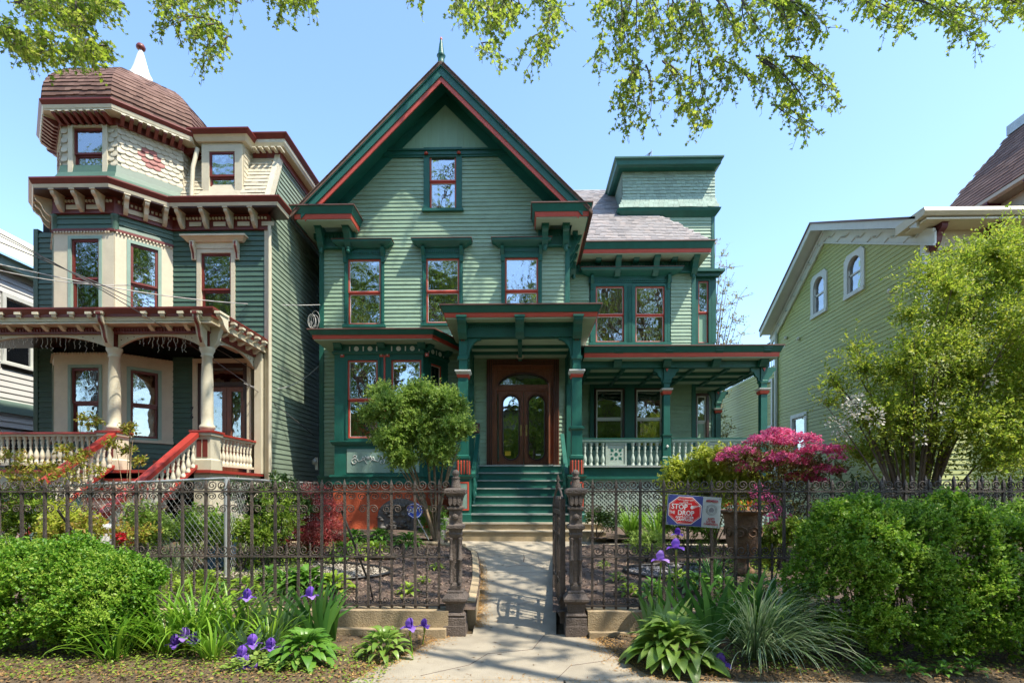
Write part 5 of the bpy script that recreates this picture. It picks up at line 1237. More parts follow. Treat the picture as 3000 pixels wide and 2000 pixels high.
# ================================================================== GROUND
from mathutils import noise as mnoise
def lerpt(x, T):
    if x <= T[0][0]: return T[0][1]
    for (a,b),(c,d) in zip(T,T[1:]):
        if x <= c: return b+(d-b)*(x-a)/(c-a)
    return T[-1][1]
PATHZ = [(6,.0),(11.7,.575),(30,.6)]; BEDZ = [(6.1,.27),(11.5,.66),(14,.72)]
pathL = [(5.9,-.60),(6.6,-.62),(7.5,-.66),(9,-.80),(9.8,-.92),(10.2,-1.1),(10.45,-1.6),(10.6,-2.6)]
pathR = [(5.9,.40),(7.5,.50),(9,.60),(10,.68),(10.4,.95),(10.6,1.6),(10.7,2.6)]
def bedz(x,y): return lerpt(y,BEDZ)+.03*mnoise.noise((x*.8,y*.8,1))+.012*mnoise.noise((x*4,y*4,3))
al = [(gx(1028,6),5.985),(gx(1000,5.75),5.72),(gx(950,5.3),5.3),(gx(870,4.85),4.86),(gx(790,4.4),4.29)]
ar_ = [(gx(1352,6),5.985),(gx(1385,5.6),5.6),(gx(1430,5.1),5.1),(gx(1480,4.7),4.7),(gx(1540,4.5),4.52)]
_al, _ar = sorted([(b,a) for a,b in al]), sorted([(b,a) for a,b in ar_])
def edgef(x,y):
    d = min(y-(4.28 if x < 0 else 4.51), max(lerpt(y,_al)-x, x-lerpt(y,_ar)))
    return max(0,min(1,d/.10))
def stripz(x,y): return edgef(x,y)*(.035+.02*mnoise.noise((x*.9,y*.9,5))+.012*mnoise.noise((x*4,y*4,3)))-.004
def sheet(name, xa, xb, y0, y1, zf_, nx, ny, mat, kind='structure', label=None):
    V = []; F = []
    for j in range(ny+1):
        y = y0+(y1-y0)*j/ny; a, b = xa(y), xb(y)
        for i in range(nx+1):
            x = a+(b-a)*i/nx; V.append((x,y,zf_(x,y)))
    for j in range(ny):
        for i in range(nx): k = j*(nx+1)+i; F.append((k,k+1,k+nx+2,k+nx+1))
    m = MB(); m.add(V,F,True); return thing(name, m, M[mat], None, None, None, kind, (0,0,0))
thing('ground', MB().add([(-400,-400,-.03),(400,-400,-.03),(400,400,-.03),(-400,400,-.03)],[(0,1,2,3)]), M['soil'], None, None, None, 'structure', (0,0,0))
PL = lambda y: lerpt(y,pathL); PR = lambda y: lerpt(y,pathR)
sheet('garden_bed', lambda y: -7.0, lambda y: PL(y)+.06, 5.98, 10.6, bedz, 60, 44, 'mulch')
sheet('garden_bed', lambda y: PR(y)-.06, lambda y: 9.0, 5.98, 10.6, bedz, 70, 44, 'mulch')
sheet('garden_bed', lambda y: -7.0, lambda y: cx1-.2, 11.3, 14.2, bedz, 50, 20, 'mulch')
sheet('garden_bed', lambda y: cx2+.2, lambda y: 9.7, 11.3, 14.2, bedz, 50, 20, 'mulch')
sheet('side_yard', lambda y: -24, lambda y: -7.0, 6.0, 13.0, lambda x,y: bedz(x,y)-.02, 60, 30, 'soil')
sheet('side_yard', lambda y: 9.0, lambda y: 24, 6.0, 24, lambda x,y: bedz(x,y)-.05, 50, 40, 'soil')
sheet('side_yard', lambda y: -6.3, lambda y: -5.4, 12.5, 26, lambda x,y: .5, 4, 20, 'stone_grey')
sheet('side_yard', lambda y: 1, lambda y: 10, 14.2, 26, lambda x,y: .5, 10, 20, 'soil')
# front walk: separate slabs, joints left open
walk = empty('walk', (0,8,0), kind='structure')
js = [5.98,7.5,8.85,10.25,11.75]
for a,b in zip(js,js[1:]):
    m = MB(); n = 8; V = []
    for j in range(n+1):
        y = a+.006+(b-a-.012)*j/n; xl, xr = PL(y)+.03, PR(y)-.02
        if y > 10.6: xl, xr = -5.4, 6.0
        V += [(xl,y,lerpt(y,PATHZ)),(xr,y,lerpt(y,PATHZ)),(xl,y,lerpt(y,PATHZ)-.1),(xr,y,lerpt(y,PATHZ)-.1)]
    F = [(4*j,4*j+1,4*j+5,4*j+4) for j in range(n)]+[(4*j,4*j+4,4*j+6,4*j+2) for j in range(n)]+[(4*j+1,4*j+3,4*j+7,4*j+5) for j in range(n)]+[(0,2,3,1),(4*n,4*n+1,4*n+3,4*n+2)]
    m.add(V,F); part('slab', m, M['concrete'], walk)
part('crack', MB().tube([(.02,9.6,.3635),(.035,10.0,.404),(.02,10.24,.428)],[.006,.009,.005],4), M['mulch'], walk)
for P in ([(-.55,7.0,.10),(-.2,7.15,.116),(-.05,7.1,.111),(.3,7.3,.131)],[(-.3,9.2,.324),(-.1,9.35,.339),(.1,9.3,.334),(.35,9.5,.355)]): part('crack', MB().tube([(x,y,z-.0035) for x,y,z in P],.006,4), M['mulch'], walk)
# pavement and flared apron
pav = empty('sidewalk', (0,3,0), kind='structure')
def slabpoly(P, z, parent=pav, name='slab', th=.12):
    n = len(P); part(name, MB().add([(x,y,z) for x,y in P]+[(x,y,z-th) for x,y in P],[tuple(range(n))]+[(i,i+n,(i+1)%n+n,(i+1)%n) for i in range(n)]), M['concrete'], parent)
slabpoly([p for p in al if p[1] > 4.53]+[(lerpt(4.515,_al),4.515),(ar_[-1][0],4.515)]+ar_[::-1][1:], .0)
slabpoly([(-30,4.28),(-30,2.0),(-1.9,2.0),(-1.9,4.28)],.0)
for P in ([(-.9,4.6),(-.5,4.9),(-.35,5.25),(.1,5.4),(.25,5.97)],[(.3,4.55),(.45,4.9),(.8,5.05),(.95,5.3)]): part('crack', MB().tube([(x,y,-.003) for x,y in P],.0065,4), M['mulch'], pav)
slabpoly([(-1.88,2.0),(.35,2.0),(.35,4.51),(lerpt(4.51,_al),4.51),(lerpt(4.29,_al),4.282),(-1.88,4.28)],.0); slabpoly([(.37,2.0),(2.6,2.0),(2.6,4.51),(.37,4.51)],.0); slabpoly([(2.62,2.0),(30,2.0),(30,4.60),(2.62,4.51)],.0)
thing('kerb', MB().box(-30,30,.2,.36,-.15,.01), M['concrete'], None, None, None, 'structure', (0,0,0))
thing('verge', MB().box(-30,30,.37,1.99,-.1,-.005), M['soil'], None, None, None, 'structure', (0,0,0))
thing('road', MB().box(-60,60,-9,.19,-.2,-.12), M['asphalt'], None, None, None, 'structure', (0,0,0))
def inapron(x,y):
    if y < (4.28 if x < -.5 else 4.51): return True
    xl = lerpt(y,sorted([(b,a) for a,b in al])); xr = lerpt(y,sorted([(b,a) for a,b in ar_])); return xl < x < xr
XLs = lambda y: lerpt(y,sorted([(b,a) for a,b in al])); XRs = lambda y: lerpt(y,sorted([(b,a) for a,b in ar_]))
sheet('planting_strip', lambda y: -9, lambda y: XLs(y)-.005, 4.285, 5.99, stripz, 150, 26, 'soil')
sheet('planting_strip', lambda y: XRs(y)+.005, lambda y: 9, 4.515, 5.99, stripz, 150, 24, 'soil')
# stone steps at the foot of the stairs
ss = thing('stone_steps', MB().box(gx(1030,11.95),gx(1385,11.95),11.93,12.75,.5,zgr-.002), M['brownstone'], 'two broad tan stone steps below the green front stairs', 'steps')
part('step', MB().box(gx(1022,11.6),gx(1392,11.6),11.60,11.925,.42,.765), M['brownstone'], ss)
part('tread_edge', MB().box(gx(1028,11.6),gx(1388,11.6),11.57,11.93,.766,.79), M['concrete'], ss)
part('tread_edge', MB().box(gx(1030,11.95)-.03,gx(1385,11.95)+.03,11.90,12.36,zgr-.03,zgr+.002), M['concrete'], ss)
# walk edging stones
ek = empty('walk_edging', (-.9,8,.1), 'low pale stone edging curving along the left side of the front walk', 'edging')
ys = np.arange(6.3,10.2,.42)
for a in ys:
    b = a+.405; m = MB(); P = []
    for y in (a,b): x = PL(y); zz = lerpt(y,PATHZ); P += [(x-.05,y,zz-.1),(x+.05,y,zz-.1),(x-.06,y,bedz(x,y)+.03),(x+.04,y,bedz(x,y)+.02)]
    m.add(P,[(0,1,5,4),(2,6,7,3),(1,3,7,5),(0,4,6,2),(0,2,3,1),(4,5,7,6)]); part('edging_stone', m, M['brownstone'], ek)
P = [(PL(y)-.03,y,bedz(PL(y),y)+.03) for y in np.linspace(10.2,10.62,8)]+[(-3.2,10.62,.58),(-5,10.65,.6)]
part('edging_curve', MB().tube(P,.05,6), M['brownstone'], ek)
# scroll-shaped stones left of the steps
sb = thing('stair_cheek_stone', MB().fprism(Fr(gx(1010,11.4),11.3,0,1),[(0,.45),(.9,.45),(.9,1.05),(.5,1.0),(.15,.78),(0,.72)],-.1,.1), M['stone_grey'], 'sloping grey stone cheek left of the stone steps', 'stone block')
# fence walls
fwl = thing('fence_curb', MB().box(-9,gx(1030,5.9),5.88,6.12,-.02,.285), M['brownstone'], 'rough tan stone curb under the left run of iron fence', 'low wall')
fwr = thing('fence_curb', MB().box(gx(1350,5.9),9,5.88,6.12,-.02,.285), M['brownstone'], 'tan stone curb under the right run of iron fence', 'low wall')
for k,(a,b) in enumerate(((gx(1030,5.9)-1.15,gx(1030,5.9)-.02),)):
    part('ledge', MB().box(a-1.2,b,5.78,5.879,-.02,.10), M['brownstone'], fwl)
part('ledge', MB().box(gx(1352,5.9),gx(1352,5.9)+.8,5.80,5.879,-.02,.07), M['brownstone'], fwr)
# ------------------------------------------------------------------ iron fence
def spiral2(cx,cz,r0,st,turns,n=20,shrink=.78):
    return [(cx+r0*(1-shrink*i/n)*math.cos(st+turns*2*math.pi*i/n), cz+r0*(1-shrink*i/n)*math.sin(st+turns*2*math.pi*i/n)) for i in range(n+1)]
sp = [(.012,.055),(.016,.03),(.035,.012)]+spiral2(.072,.062,.052,-math.pi/2,1.45)
SCROLL = MB().tube([(u,0,z) for u,z in sp],.007,5).lathe((0,0,0),[(.001,0),(.001,.0)],3).mesh('scroll',M['iron'])
SCROLLD = MB().tube([(u,0,z) for u,z in sp],.007,5).mesh('scroll',M['iron_dark'])
def picket_mesh(h, w, mat, tip=True, twist=False):
    m = MB(); V = []
    if twist:
        n = 30
        rings = [(w*1.05*(1+.25*math.sin(i*1.7)), h*i/n*.93, i*.5) for i in range(n+1)]
        V = [(r_*math.cos(a+k*math.pi/2)*1.3, r_*math.sin(a+k*math.pi/2)*1.3, z) for r_,z,a in rings for k in range(4)]
        m.add(V,[(i*4+k,i*4+(k+1)%4,(i+1)*4+(k+1)%4,(i+1)*4+k) for i in range(n) for k in range(4)])
        m.sq((0,0,0),[(w*.8,h*.93),(w*.7,h*.97),(.002,h)])
    else:
        m.sq((0,0,0),[(w,0),(w,h-.20),(w*1.0,h-.13)])
        m.sq((0,0,0),[(w*1.5,h-.155),(w*1.5,h-.135)])
        m.sq((0,0,0),[(w*.75,h-.135),(w*1.15,h-.09),(w*1.15,h-.06),(.001,h)])
    return m.mesh('picket' if not twist else 'short_picket', mat)
PK, PKS = picket_mesh(1.49,.0135,M['iron']), picket_mesh(.76,.011,M['iron'],twist=True)
FYc = 6.0; z0f = .285
def fence(xs, label, x_a, x_b, shorts=True):
    f = empty('iron_fence', (sum(xs)/len(xs), FYc, z0f), label, 'fence')
    for z,th in ((1.625,.011),(.875,.009),(.325,.007)): part('rail', MB().box(x_a,x_b,FYc-.022,FYc+.022,z,z+2*th), M['iron'], f)
    for i,x in enumerate(xs):
        inst(PK,'picket',f,(x,FYc,z0f+random.uniform(-.004,.004)),(0,random.uniform(-.004,.004),random.uniform(-.1,.1)))
        for s in (-1,1):
            inst(SCROLL,'scroll',f,(x+s*.006,FYc,1.647),(0,0,0),(s,1,1)); inst(SCROLL,'scroll',f,(x+s*.012,FYc,1.625),(0,0,0),(s*.9,1,-.75))
            inst(SCROLL,'scroll',f,(x+s*.004,FYc,1.485),(0,0,0),(s*.85,1,-.85))
        if i+1 < len(xs) and shorts:
            xm = (x+xs[i+1])/2; inst(PKS,'short_picket',f,(xm,FYc,z0f),(0,0,random.uniform(0,1.5)))
            for s in (-1,1):
                inst(SCROLL,'scroll',f,(xm+s*.006,FYc,.895),(0,0,0),(s*.95,1,1)); inst(SCROLL,'scroll',f,(xm+s*.006,FYc,.34),(0,0,0),(s*.8,1,.7))
    return f
xr_ = gx(1008,6); xsL = [xr_-.272*k for k in range(24)][::-1]
fl1 = fence(xsL,'rusty wrought iron fence with scrolls, left of the gate',xsL[0],gx(1036,6))
xl_ = gx(1360,6); xsR = [xl_+.272*k for k in range(25)]
fr1 = fence(xsR,'rusty wrought iron fence with scrolls, right of the gate behind the big hedge',gx(1336,6),xsR[-1])
for f,(p0,p1_) in ((fl1,((130,1170),(188,1262))),(fl1,((784,1172),(846,1345))),(fr1,((2205,1180),(2170,1330)))):
    x0_, x1__ = gx(p0[0],6.02), gx(p1_[0],6.3)
    part('brace', MB().tube([(x0_,6.03,gz(p0[0],p0[1],6.03)),((x0_+x1__)/2,6.2,(gz(p0[0],p0[1],6.03)+gz(p1_[0],p1_[1],6.4))/2),(x1__,6.4,gz(p1_[0],p1_[1],6.4)-.02),(x1__+.02,6.45,.27)],.013,6), M['iron'], f)
# dark fence of the right-hand neighbour, behind the hedge
rf = empty('neighbour_fence', (7.2,6.9,.3), 'dark ornate iron fence behind the hedge at the far right', 'fence')
PKD = picket_mesh(1.4,.014,M['iron_dark'])
part('rail', MB().box(4.6,11,6.88,6.92,1.58,1.60), M['iron_dark'], rf); part('rail', MB().box(4.6,11,6.88,6.92,1.28,1.30), M['iron_dark'], rf)
for k in range(34):
    x = 4.7+.18*k; inst(PKD,'picket',rf,(x,6.9,.45))
    for s in (-1,1): inst(SCROLLD,'scroll',rf,(x,6.9,1.6),(0,0,0),(s*.8,1,.8))
# ------------------------------------------------------------------ gate posts
def gatepost(x, label):
    g = empty('gate_post', (x,6.0,0), label, 'gate post', 'cast iron gate posts')
    c = (x,6.0,0)
    part('plinth', MB().sq(c,[(.125,.0),(.125,.115),(.118,.12),(.118,.2),(.105,.22),(.12,.235),(.10,.26)]), M['rust'], g)
    part('pedestal_cap', MB().sq(c,[(.092,.26),(.105,.37),(.13,.385),(.142,.40),(.142,.425),(.10,.475),(.095,.48),(.095,.50),(.08,.51)]), M['rust'], g)
    sh = MB().sq(c,[(.055,.51),(.062,.56),(.045,.6),(.045,1.09),(.07,1.13),(.075,1.15),(.065,1.17)])
    for sx in (-1,1):
        for sy in (-1,1): sh.lathe((x+sx*.05,6+sy*.05,0),[(.022,.585),(.027,.60),(.018,.62),(.018,.84),(.027,.85),(.027,.865),(.018,.875),(.017,1.07),(.026,1.09),(.02,1.11)],8)
    part('clustered_shaft', sh, M['rust'], g)
    cp_ = part('capital', MB().sq(c,[(.065,1.17),(.075,1.20),(.098,1.215),(.098,1.245),(.078,1.26),(.068,1.27),(.068,1.42),(.09,1.435),(.09,1.455),(.068,1.47),(.08,1.56),(.098,1.60),(.118,1.615),(.12,1.65),(.10,1.67),(.07,1.675)]), M['rust'], g)
    part('medallion', MB().lathe((x,6-.068,1.345),[(.001,-.04),(.036,-.02),(.036,.02),(.001,.04)],10), M['rust'], cp_)
    lf_ = MB()
    for k in range(3):
        for (fr) in (Fr(x,6-.08,1,0),):
            lf_.fprism(fr,[((k-1)*.05-.022,1.5),((k-1)*.05,1.47),((k-1)*.05+.022,1.5),((k-1)*.05+.018,1.58),((k-1)*.05-.018,1.58)],-.02,.02)
    part('leaf_moulding', lf_, M['rust'], cp_, kind='stuff')
    part('finial', MB().lathe(c,[(.06,1.675),(.06,1.70),(.05,1.72),(.052,1.735),(.045,1.745),(.05,1.76),(.036,1.775),(.055,1.79),(.035,1.80),(.028,1.81),(.04,1.825),(.042,1.85),(.03,1.875),(.005,1.885)],12), M['rust'], g)
gatepost(gx(1047,6), 'rusty cast iron gate post at the left of the open gate')
gatepost(gx(1322,6), 'rusty cast iron gate post at the right, carrying the open gate')
# ------------------------------------------------------------------ gate (open inward)
ghx = gx(1298,6.0)
ga = empty('garden_gate', (ghx,6.08,.06), 'rusty iron garden gate standing open inward, seen edge-on', 'gate', rz=0)
gr_ = Fr(ghx-.02,6.08,-.03,1)       # u runs inward, away from the camera
part('hinge_stile', MB().fbox(gr_,-.0,.05,-.03,.03,.10,1.55), M['rust'], ga)
part('latch_stile', MB().fbox(gr_,1.10,1.14,-.02,.02,.10,1.50), M['iron'], ga)
for z,t in ((.12,.05),(.55,.025),(1.10,.025),(1.36,.05)): part('rail', MB().fbox(gr_,.05,1.10,-.015,.015,z,z+t), M['iron'], ga)
part('panel', MB().fbox(gr_,.05,1.10,-.008,.008,.171,.32), M['iron'], ga)
part('middle_bar', MB().fbox(gr_,.55,.62,-.02,.02,.32,1.36), M['iron'], ga)
GBm = MB().sq((0,0,0),[(.009,0),(.009,1.05)]).mesh('bar',M['iron'])
for k in range(9):
    u = .13+.115*k
    if abs(u-.585) > .04: inst(GBm,'bar',ga,gr_.p(u,0,.32))
rz_ = math.atan2(gr_.ty,gr_.tx)
for k in range(8):
    for z,sz in ((1.41,1.6),(1.10,-1.0),(.575,.9),(1.2,1)):
        inst(SCROLL,'scroll',ga,gr_.p(.14+.13*k,0,z),(0,0,rz_),(.95*(1 if k%2 else -1),1.6,sz))
P = [gr_.p(.55+.55*math.cos(a),0,1.42+.26*math.sin(a)) for a in np.linspace(math.pi,0,16)]
part('arched_crest', MB().tube(P,.014,6), M['iron'], ga)
part('crest_finial', MB().lathe(gr_.p(.57,0,1.66),[(.02,0),(.035,.04),(.01,.1),(.025,.13),(.003,.2)],8), M['iron'], ga)
# chain and padlock coil near the foot of the hinge stile
m = MB()
for k in range(4): m.tube([gr_.p(.02+.045*math.cos(a),-.045+.01*k,.36+.02*k+.04*math.sin(a)) for a in np.linspace(0,2*math.pi,13)],.005,5)
thing('chain', m, M['iron'], 'coil of chain hanging on the hinge side of the open gate', 'chain')
# ------------------------------------------------------------------ anti-litter sign
sgx, sgy = gx(1593,5.93), 5.93
SG = empty('litter_sign', (sgx,sgy,gz(1593,1173,5.93)), 'tilted sign with red octagon reading STOP THE DROP wired to the fence', 'sign')
M['signblue'] = paint('sign_blue',(.05,.07,.25),.35,.04,5,0,objvar=0); M['signgrey'] = paint('sign_grey',(.45,.48,.47),.35,.04,5,0,objvar=0)
M['signred'] = paint('sign_red',(.62,.02,.025),.35,.04,5,0,objvar=0); M['signwhite'] = paint('sign_white',(.75,.75,.73),.4,.02,5,0,objvar=0); M['signink'] = paint('sign_ink',(.2,.2,.21),.5,.02,5,0,objvar=0); M['signdkred'] = paint('sign_dark_red',(.4,.02,.03),.4,.02,5,0,objvar=0)
SG.rotation_euler = (0, R(4.2), 0)
WO[SG.name] = Vector((0,0,0)); fs0 = Fr(0,0)
sw_, sh_ = .60, .345
part('board', MB().fbox(fs0,-sw_/2,sw_/2,0,.006,-sh_/2,sh_/2), M['signgrey'], SG)
part('blue_field', MB().fbox(fs0,-sw_/2+.004,.095,.006,.0075,-sh_/2+.004,sh_/2-.004), M['signblue'], SG)
def octo(r_,d0,d1,mat,name,cx=-.10):
    P = [(cx+r_*1.19*math.cos(R(22.5+45*k)),r_*math.sin(R(22.5+45*k))) for k in range(8)]; return part(name, MB().fprism(fs0,P,d0,d1), mat, SG)
octo(.168,.0075,.009,M['signwhite'],'octagon_border'); octo(.160,.009,.0105,M['signred'],'octagon'); 
r_a = [(-.10+.150*1.19*math.cos(R(22.5+45*k)),.150*math.sin(R(22.5+45*k))) for k in range(8)]
part('octagon_line', MB().tube([fs0.p(u,.0105,z) for u,z in r_a+r_a[:2]],.0014,4), M['signwhite'], SG)
def st(s,size,u,z,mat,d=.012,sx=1.0): return text(s,size,(u,-d,z),mat,'lettering',SG,ext=.0006,sx=sx)
st('STOP',.082,-.165,.036,M['signwhite'],sx=.92); st('THE',.046,-.243,-.031,M['signwhite'],sx=.78); st('DROP',.078,-.088,-.030,M['signwhite'],sx=.88)
st('ANTI-LITTER',.036,-.10,-.078,M['signwhite']); st('CAMPAIGN',.036,-.10,-.108,M['signwhite'])
st('CITY OF JERSEY CITY',.018,-.10,.115,M['signwhite']); st('MAYOR',.016,-.10,.094,M['signwhite']); st('STEVEN M. FULOP',.018,-.10,.076,M['signwhite'])
st('MEMBER',.036,.197,.125,M['signdkred']); st('ANTI',.034,.197,-.075,M['signdkred']); st('LITTER',.034,.197,-.105,M['signdkred']); st('CAMPAIGN',.031,.197,-.135,M['signdkred'])
for r_ in (.060,.046): part('seal_ring', MB().tube([fs0.p(.197+r_*math.cos(a),.0075,.028+r_*math.sin(a)) for a in np.linspace(0,2*math.pi,25)],.0022,4), M['signink'], SG)
part('seal_emblem', MB().fprism(fs0,[(.175,.0),(.219,.0),(.225,.03),(.212,.05),(.197,.058),(.182,.05),(.169,.03)],.006,.0075).fbox(fs0,.16,.234,.0075,.008,.018,.022), M['signink'], SG)
fish = MB()
for k in range(5): fish.fbox(fs0,.0+.013*k,.006+.013*k,.0105,.0115,.028+.004*k-.014+.002*k,.028+.004*k+.018-.002*k)
fish.fprism(fs0,[(-.03,.02),(-.01,.004),(.0,.02),(.0,.045),(-.02,.05)],.0105,.0115); fish.fprism(fs0,[(.06,.045),(.085,.035),(.078,.05),(.083,.072)],.0105,.0115)
fo = part('fish_skeleton', fish, M['signwhite'], SG); fo.location = (-.012,0,.012)
for (u,z) in ((-.285,.155),(-.285,-.155),(.285,.155),(.28,-.155)): part('grommet', MB().lathe(fs0.p(u,.004,z),[(.008,-.0),(.008,.001)],10).tube([fs0.p(u+.008*math.cos(a),.007,z+.008*math.sin(a)) for a in np.linspace(0,6.283,9)],.002,4), M['galv'], SG)
# ------------------------------------------------------------------ blue octagonal yard sign
ax, ay = gx(953,10.2), 10.2
YS = empty('yard_sign', (ax,ay,gz(953,1172,10.2)), 'small blue octagonal security yard sign on a stake among the hostas', 'sign')
WO[YS.name] = Vector((0,0,0))
M['adtblue'] = paint('alarm_sign_blue',(.03,.07,.42),.35,.03,5,0,objvar=0)
oc = lambda r_: [(r_*math.cos(R(22.5+45*k)),r_*math.sin(R(22.5+45*k))) for k in range(8)]
part('board', MB().fprism(fs0,oc(.16),0,.006), M['adtblue'], YS); part('border', MB().tube([fs0.p(u,.007,z) for u,z in oc(.14)+oc(.14)[:2]],.006,4), M['signwhite'], YS)
text('ADT',.13,(0,-.012,0),M['signwhite'],'lettering',YS,ext=.001,sx=.9)
part('stake', MB().tube([(0,.01,-.1),(.16,.05,-.62)],.01,5), M['galv'], YS)
YS.rotation_euler = (0,R(-10),R(8))
# ------------------------------------------------------------------ chain-link fence between the lots
CLF = empty('chain_link_fence', (-7,8.5,.3), 'galvanised chain-link fence with pipe rail between the two front gardens', 'fence')
cz = lambda x,y: 1.0
cpts = [(-11.0,6.9),(-6.75,6.9),(-6.72,7.0),(-6.25,12.2)]
A = Vector((gx(-60,7.3),7.3)); Bq = Vector((gx(520,7.6),7.6)); Cq = Vector((gx(730,14.1),14.1))
def clink(P,Q,za,zb,ha,hb):
    L = (Q-P).length; fr = Fr(P.x,P.y,Q.x-P.x,Q.y-P.y); m = MB(); s = .075; n = int((L+1.2)/s)
    for dirn in (1,-1):
        for i in range(-int(1.2/s),n):
            u0 = i*s; hgt = 1.0; ua, ub = u0, u0+hgt
            pts = []
            for t in (0,1):
                u = u0+t*hgt if dirn > 0 else u0+(1-t)*hgt; pts.append((u,t))
            (ua,ta),(ub,tb) = pts
            lo, hi = 0., L
            def cl(u): return (u-ua)/(ub-ua)
            t0_, t1_ = sorted((cl(lo),cl(hi))); t0_, t1_ = max(0,t0_), min(1,t1_)
            if t1_-t0_ < .03: continue
            q = []
            for t in (t0_,t1_):
                u = ua+(ub-ua)*t; w = t; b_ = za+(zb-za)*u/L; h_ = ha+(hb-ha)*u/L; q.append(fr.p(u,.002*dirn,b_+h_*w))
            m.tube(q,.0022,3,False)
    part('wire_mesh', m, M['galv'], CLF, kind='stuff')
    part('top_rail', MB().tube([fr.p(0,.0,za+ha),fr.p(L,0,zb+hb)],.022,8), M['galv'], CLF)
    k = 0
    while k <= L+.01:
        b_ = za+(zb-za)*k/L; part('post', MB().tube([fr.p(k,.02,b_-.1),fr.p(k,.02,b_+ha+(hb-ha)*k/L)],.026,8), M['galv'], CLF); k += L/max(1,round(L/2.4))
clink(A,Bq,.32,.34,gz(-60,1125,7.3)-.32,gz(520,1098,7.6)-.34); clink(Bq,Cq,.34,.7,gz(520,1098,7.6)-.34,1.2)
# ------------------------------------------------------------------ cables
def cable(name, pts, sag, r_, mat, label, grp=None):
    (a,b) = pts; n = 22; P = []
    for i in range(n+1):
        t = i/n; p = Vector(a).lerp(Vector(b),t); p.z -= sag*4*t*(1-t); P.append(p)
    return thing(name, MB().tube(P,r_,5), M[mat], label, 'cable', grp)
def pt(px,py,Y): return (gx(px,Y),Y,gz(px,py,Y))
cable('cable',(pt(-40,515,8),pt(722,1000,14)),-.25,.009,'wire','dark cable sagging from the upper left to the green house corner, lowest of its bundle','overhead cables')
cable('cable',(pt(-40,540,8),pt(715,880,14)),-.1,.010,'wire','thick dark cable crossing the left porch roof towards the green house corner','overhead cables')
cable('cable',(pt(-40,522,8.2),pt(620,870,13)),-.05,.008,'wire','dark cable crossing the bay windows of the turret house diagonally','overhead cables')
cable('cable',(pt(-40,598,9),pt(735,700,14.1)),.25,.011,'wirelight','pale cable stretched across the upper windows of the turret house','overhead cables')
cable('cable',(pt(-40,612,9),pt(300,655,11.5)),.1,.009,'wirelight','pale cable ending at the bay window of the turret house','overhead cables')
cable('cable',(pt(560,880,12.2),pt(732,840,14.2)),.35,.010,'wirelight','pale cable sagging low between the two houses','overhead cables')
m = MB()
for k in range(5):
    c0 = Vector(pt(718+random.uniform(-6,6),735+random.uniform(-8,8),14.05)); rr = random.uniform(.12,.22)
    m.tube([c0+Vector((rr*.55*math.cos(a),.02*k,rr*math.sin(a))) for a in np.linspace(0,6.28,15)],.008,4)
thing('cable_coil', m, M['wirelight'], 'tangle of pale cable loops at the left corner of the green house', 'cable')
# downspout on the left corner strip of the main house is part of the house; blue bin next door
bx0 = gx(500,8.3)
bn = thing('recycling_bin', MB().fprism(Fr(0,8.1),[(gx(478,8.1),.35),(gx(512,8.1),.35),(gx(518,8.1),1.05),(gx(472,8.1),1.05)],-.35,0), paint('blue_bin_plastic',(.08,.17,.32),.5,.1,4,0), 'faded blue recycling bin behind the chain-link fence', 'bin')
part('lid', MB().box(gx(470,8.1),gx(520,8.1),8.07,8.5,1.051,1.10), paint('blue_bin_lid',(.07,.15,.28),.5,.1,4,0), bn)
# ================================================================== VEGETATION HELPERS
TM = {
 'leaf4': np.array([[(0,0,0),(.42,-.27,.07),(1,0,-.04),(.42,.27,.07)]],float),
 'leaf6': np.array([[(0,0,0),(.28,-.24,.07),(.72,-.2,.06),(1,0,-.06)],[(0,0,0),(1,0,-.06),(.72,.2,.06),(.28,.24,.07)]],float),
 'round': np.array([[(0,0,0),(.25,-.36,.06),(.8,-.30,.06),(1,0,-.04)],[(0,0,0),(1,0,-.04),(.8,.30,.06),(.25,.36,.06)]],float),
 'thin': np.array([[(0,0,0),(.4,-.09,.02),(1,0,-.12),(.4,.09,.02)]],float),
 'maple': np.array([[(0,0,0),(-.10,-.42,.06),(.25,-.24,.03),(.42,-.56,.05),(.58,-.2,.02),(1,0,-.08)],[(0,0,0),(1,0,-.08),(.58,.2,.02),(.42,.56,.05),(.25,.24,.03),(-.10,.42,.06)]],float),
 'chip': np.array([[(0,-.2,0),(1,-.14,.0),(.95,.16,.0),(.05,.2,.0)]],float),
}
def nrm(a): return a/np.maximum(1e-9,np.linalg.norm(a,axis=-1,keepdims=True))
def cloud(name, P, A, S, tm, mat, parent=None, up=.6, label=None, cat=None, group=None, kind=None, N=None, smooth=False):
    """many small leaves: P positions, A growing directions, S lengths"""
    T = TM[tm]; n = len(P); A = nrm(A)
    r = rng.normal(size=(n,3)); r[:,2] += up*2.2 if N is None else 0
    if N is not None: r = N+.35*r
    n_ = r-(r*A).sum(1,keepdims=True)*A; n_ = nrm(n_); b = np.cross(n_,A)
    pf, pv = T.shape[0], T.shape[1]; t = T.reshape(-1,3)
    V = P[:,None,:]+S[:,None,None]*(t[None,:,0,None]*A[:,None,:]+t[None,:,1,None]*b[:,None,:]+t[None,:,2,None]*n_[:,None,:])
    V = V.reshape(-1,3); F = np.arange(n*pf*pv).reshape(-1,pv)
    off = np.array(off_of(parent)) if parent else np.zeros(3)
    loc = off
    if not parent: loc = np.array([P[:,0].mean(),P[:,1].mean(),P[:,2].min()])
    me = fast_mesh(name, V-loc, F, M[mat], smooth); o = bpy.data.objects.new(name, me); C.objects.link(o)
    if parent: o.parent = parent; WO[o.name] = Vector(off)
    else: o.location = loc; WO[o.name] = Vector(loc)
    return tag(o, label, cat, group, kind)
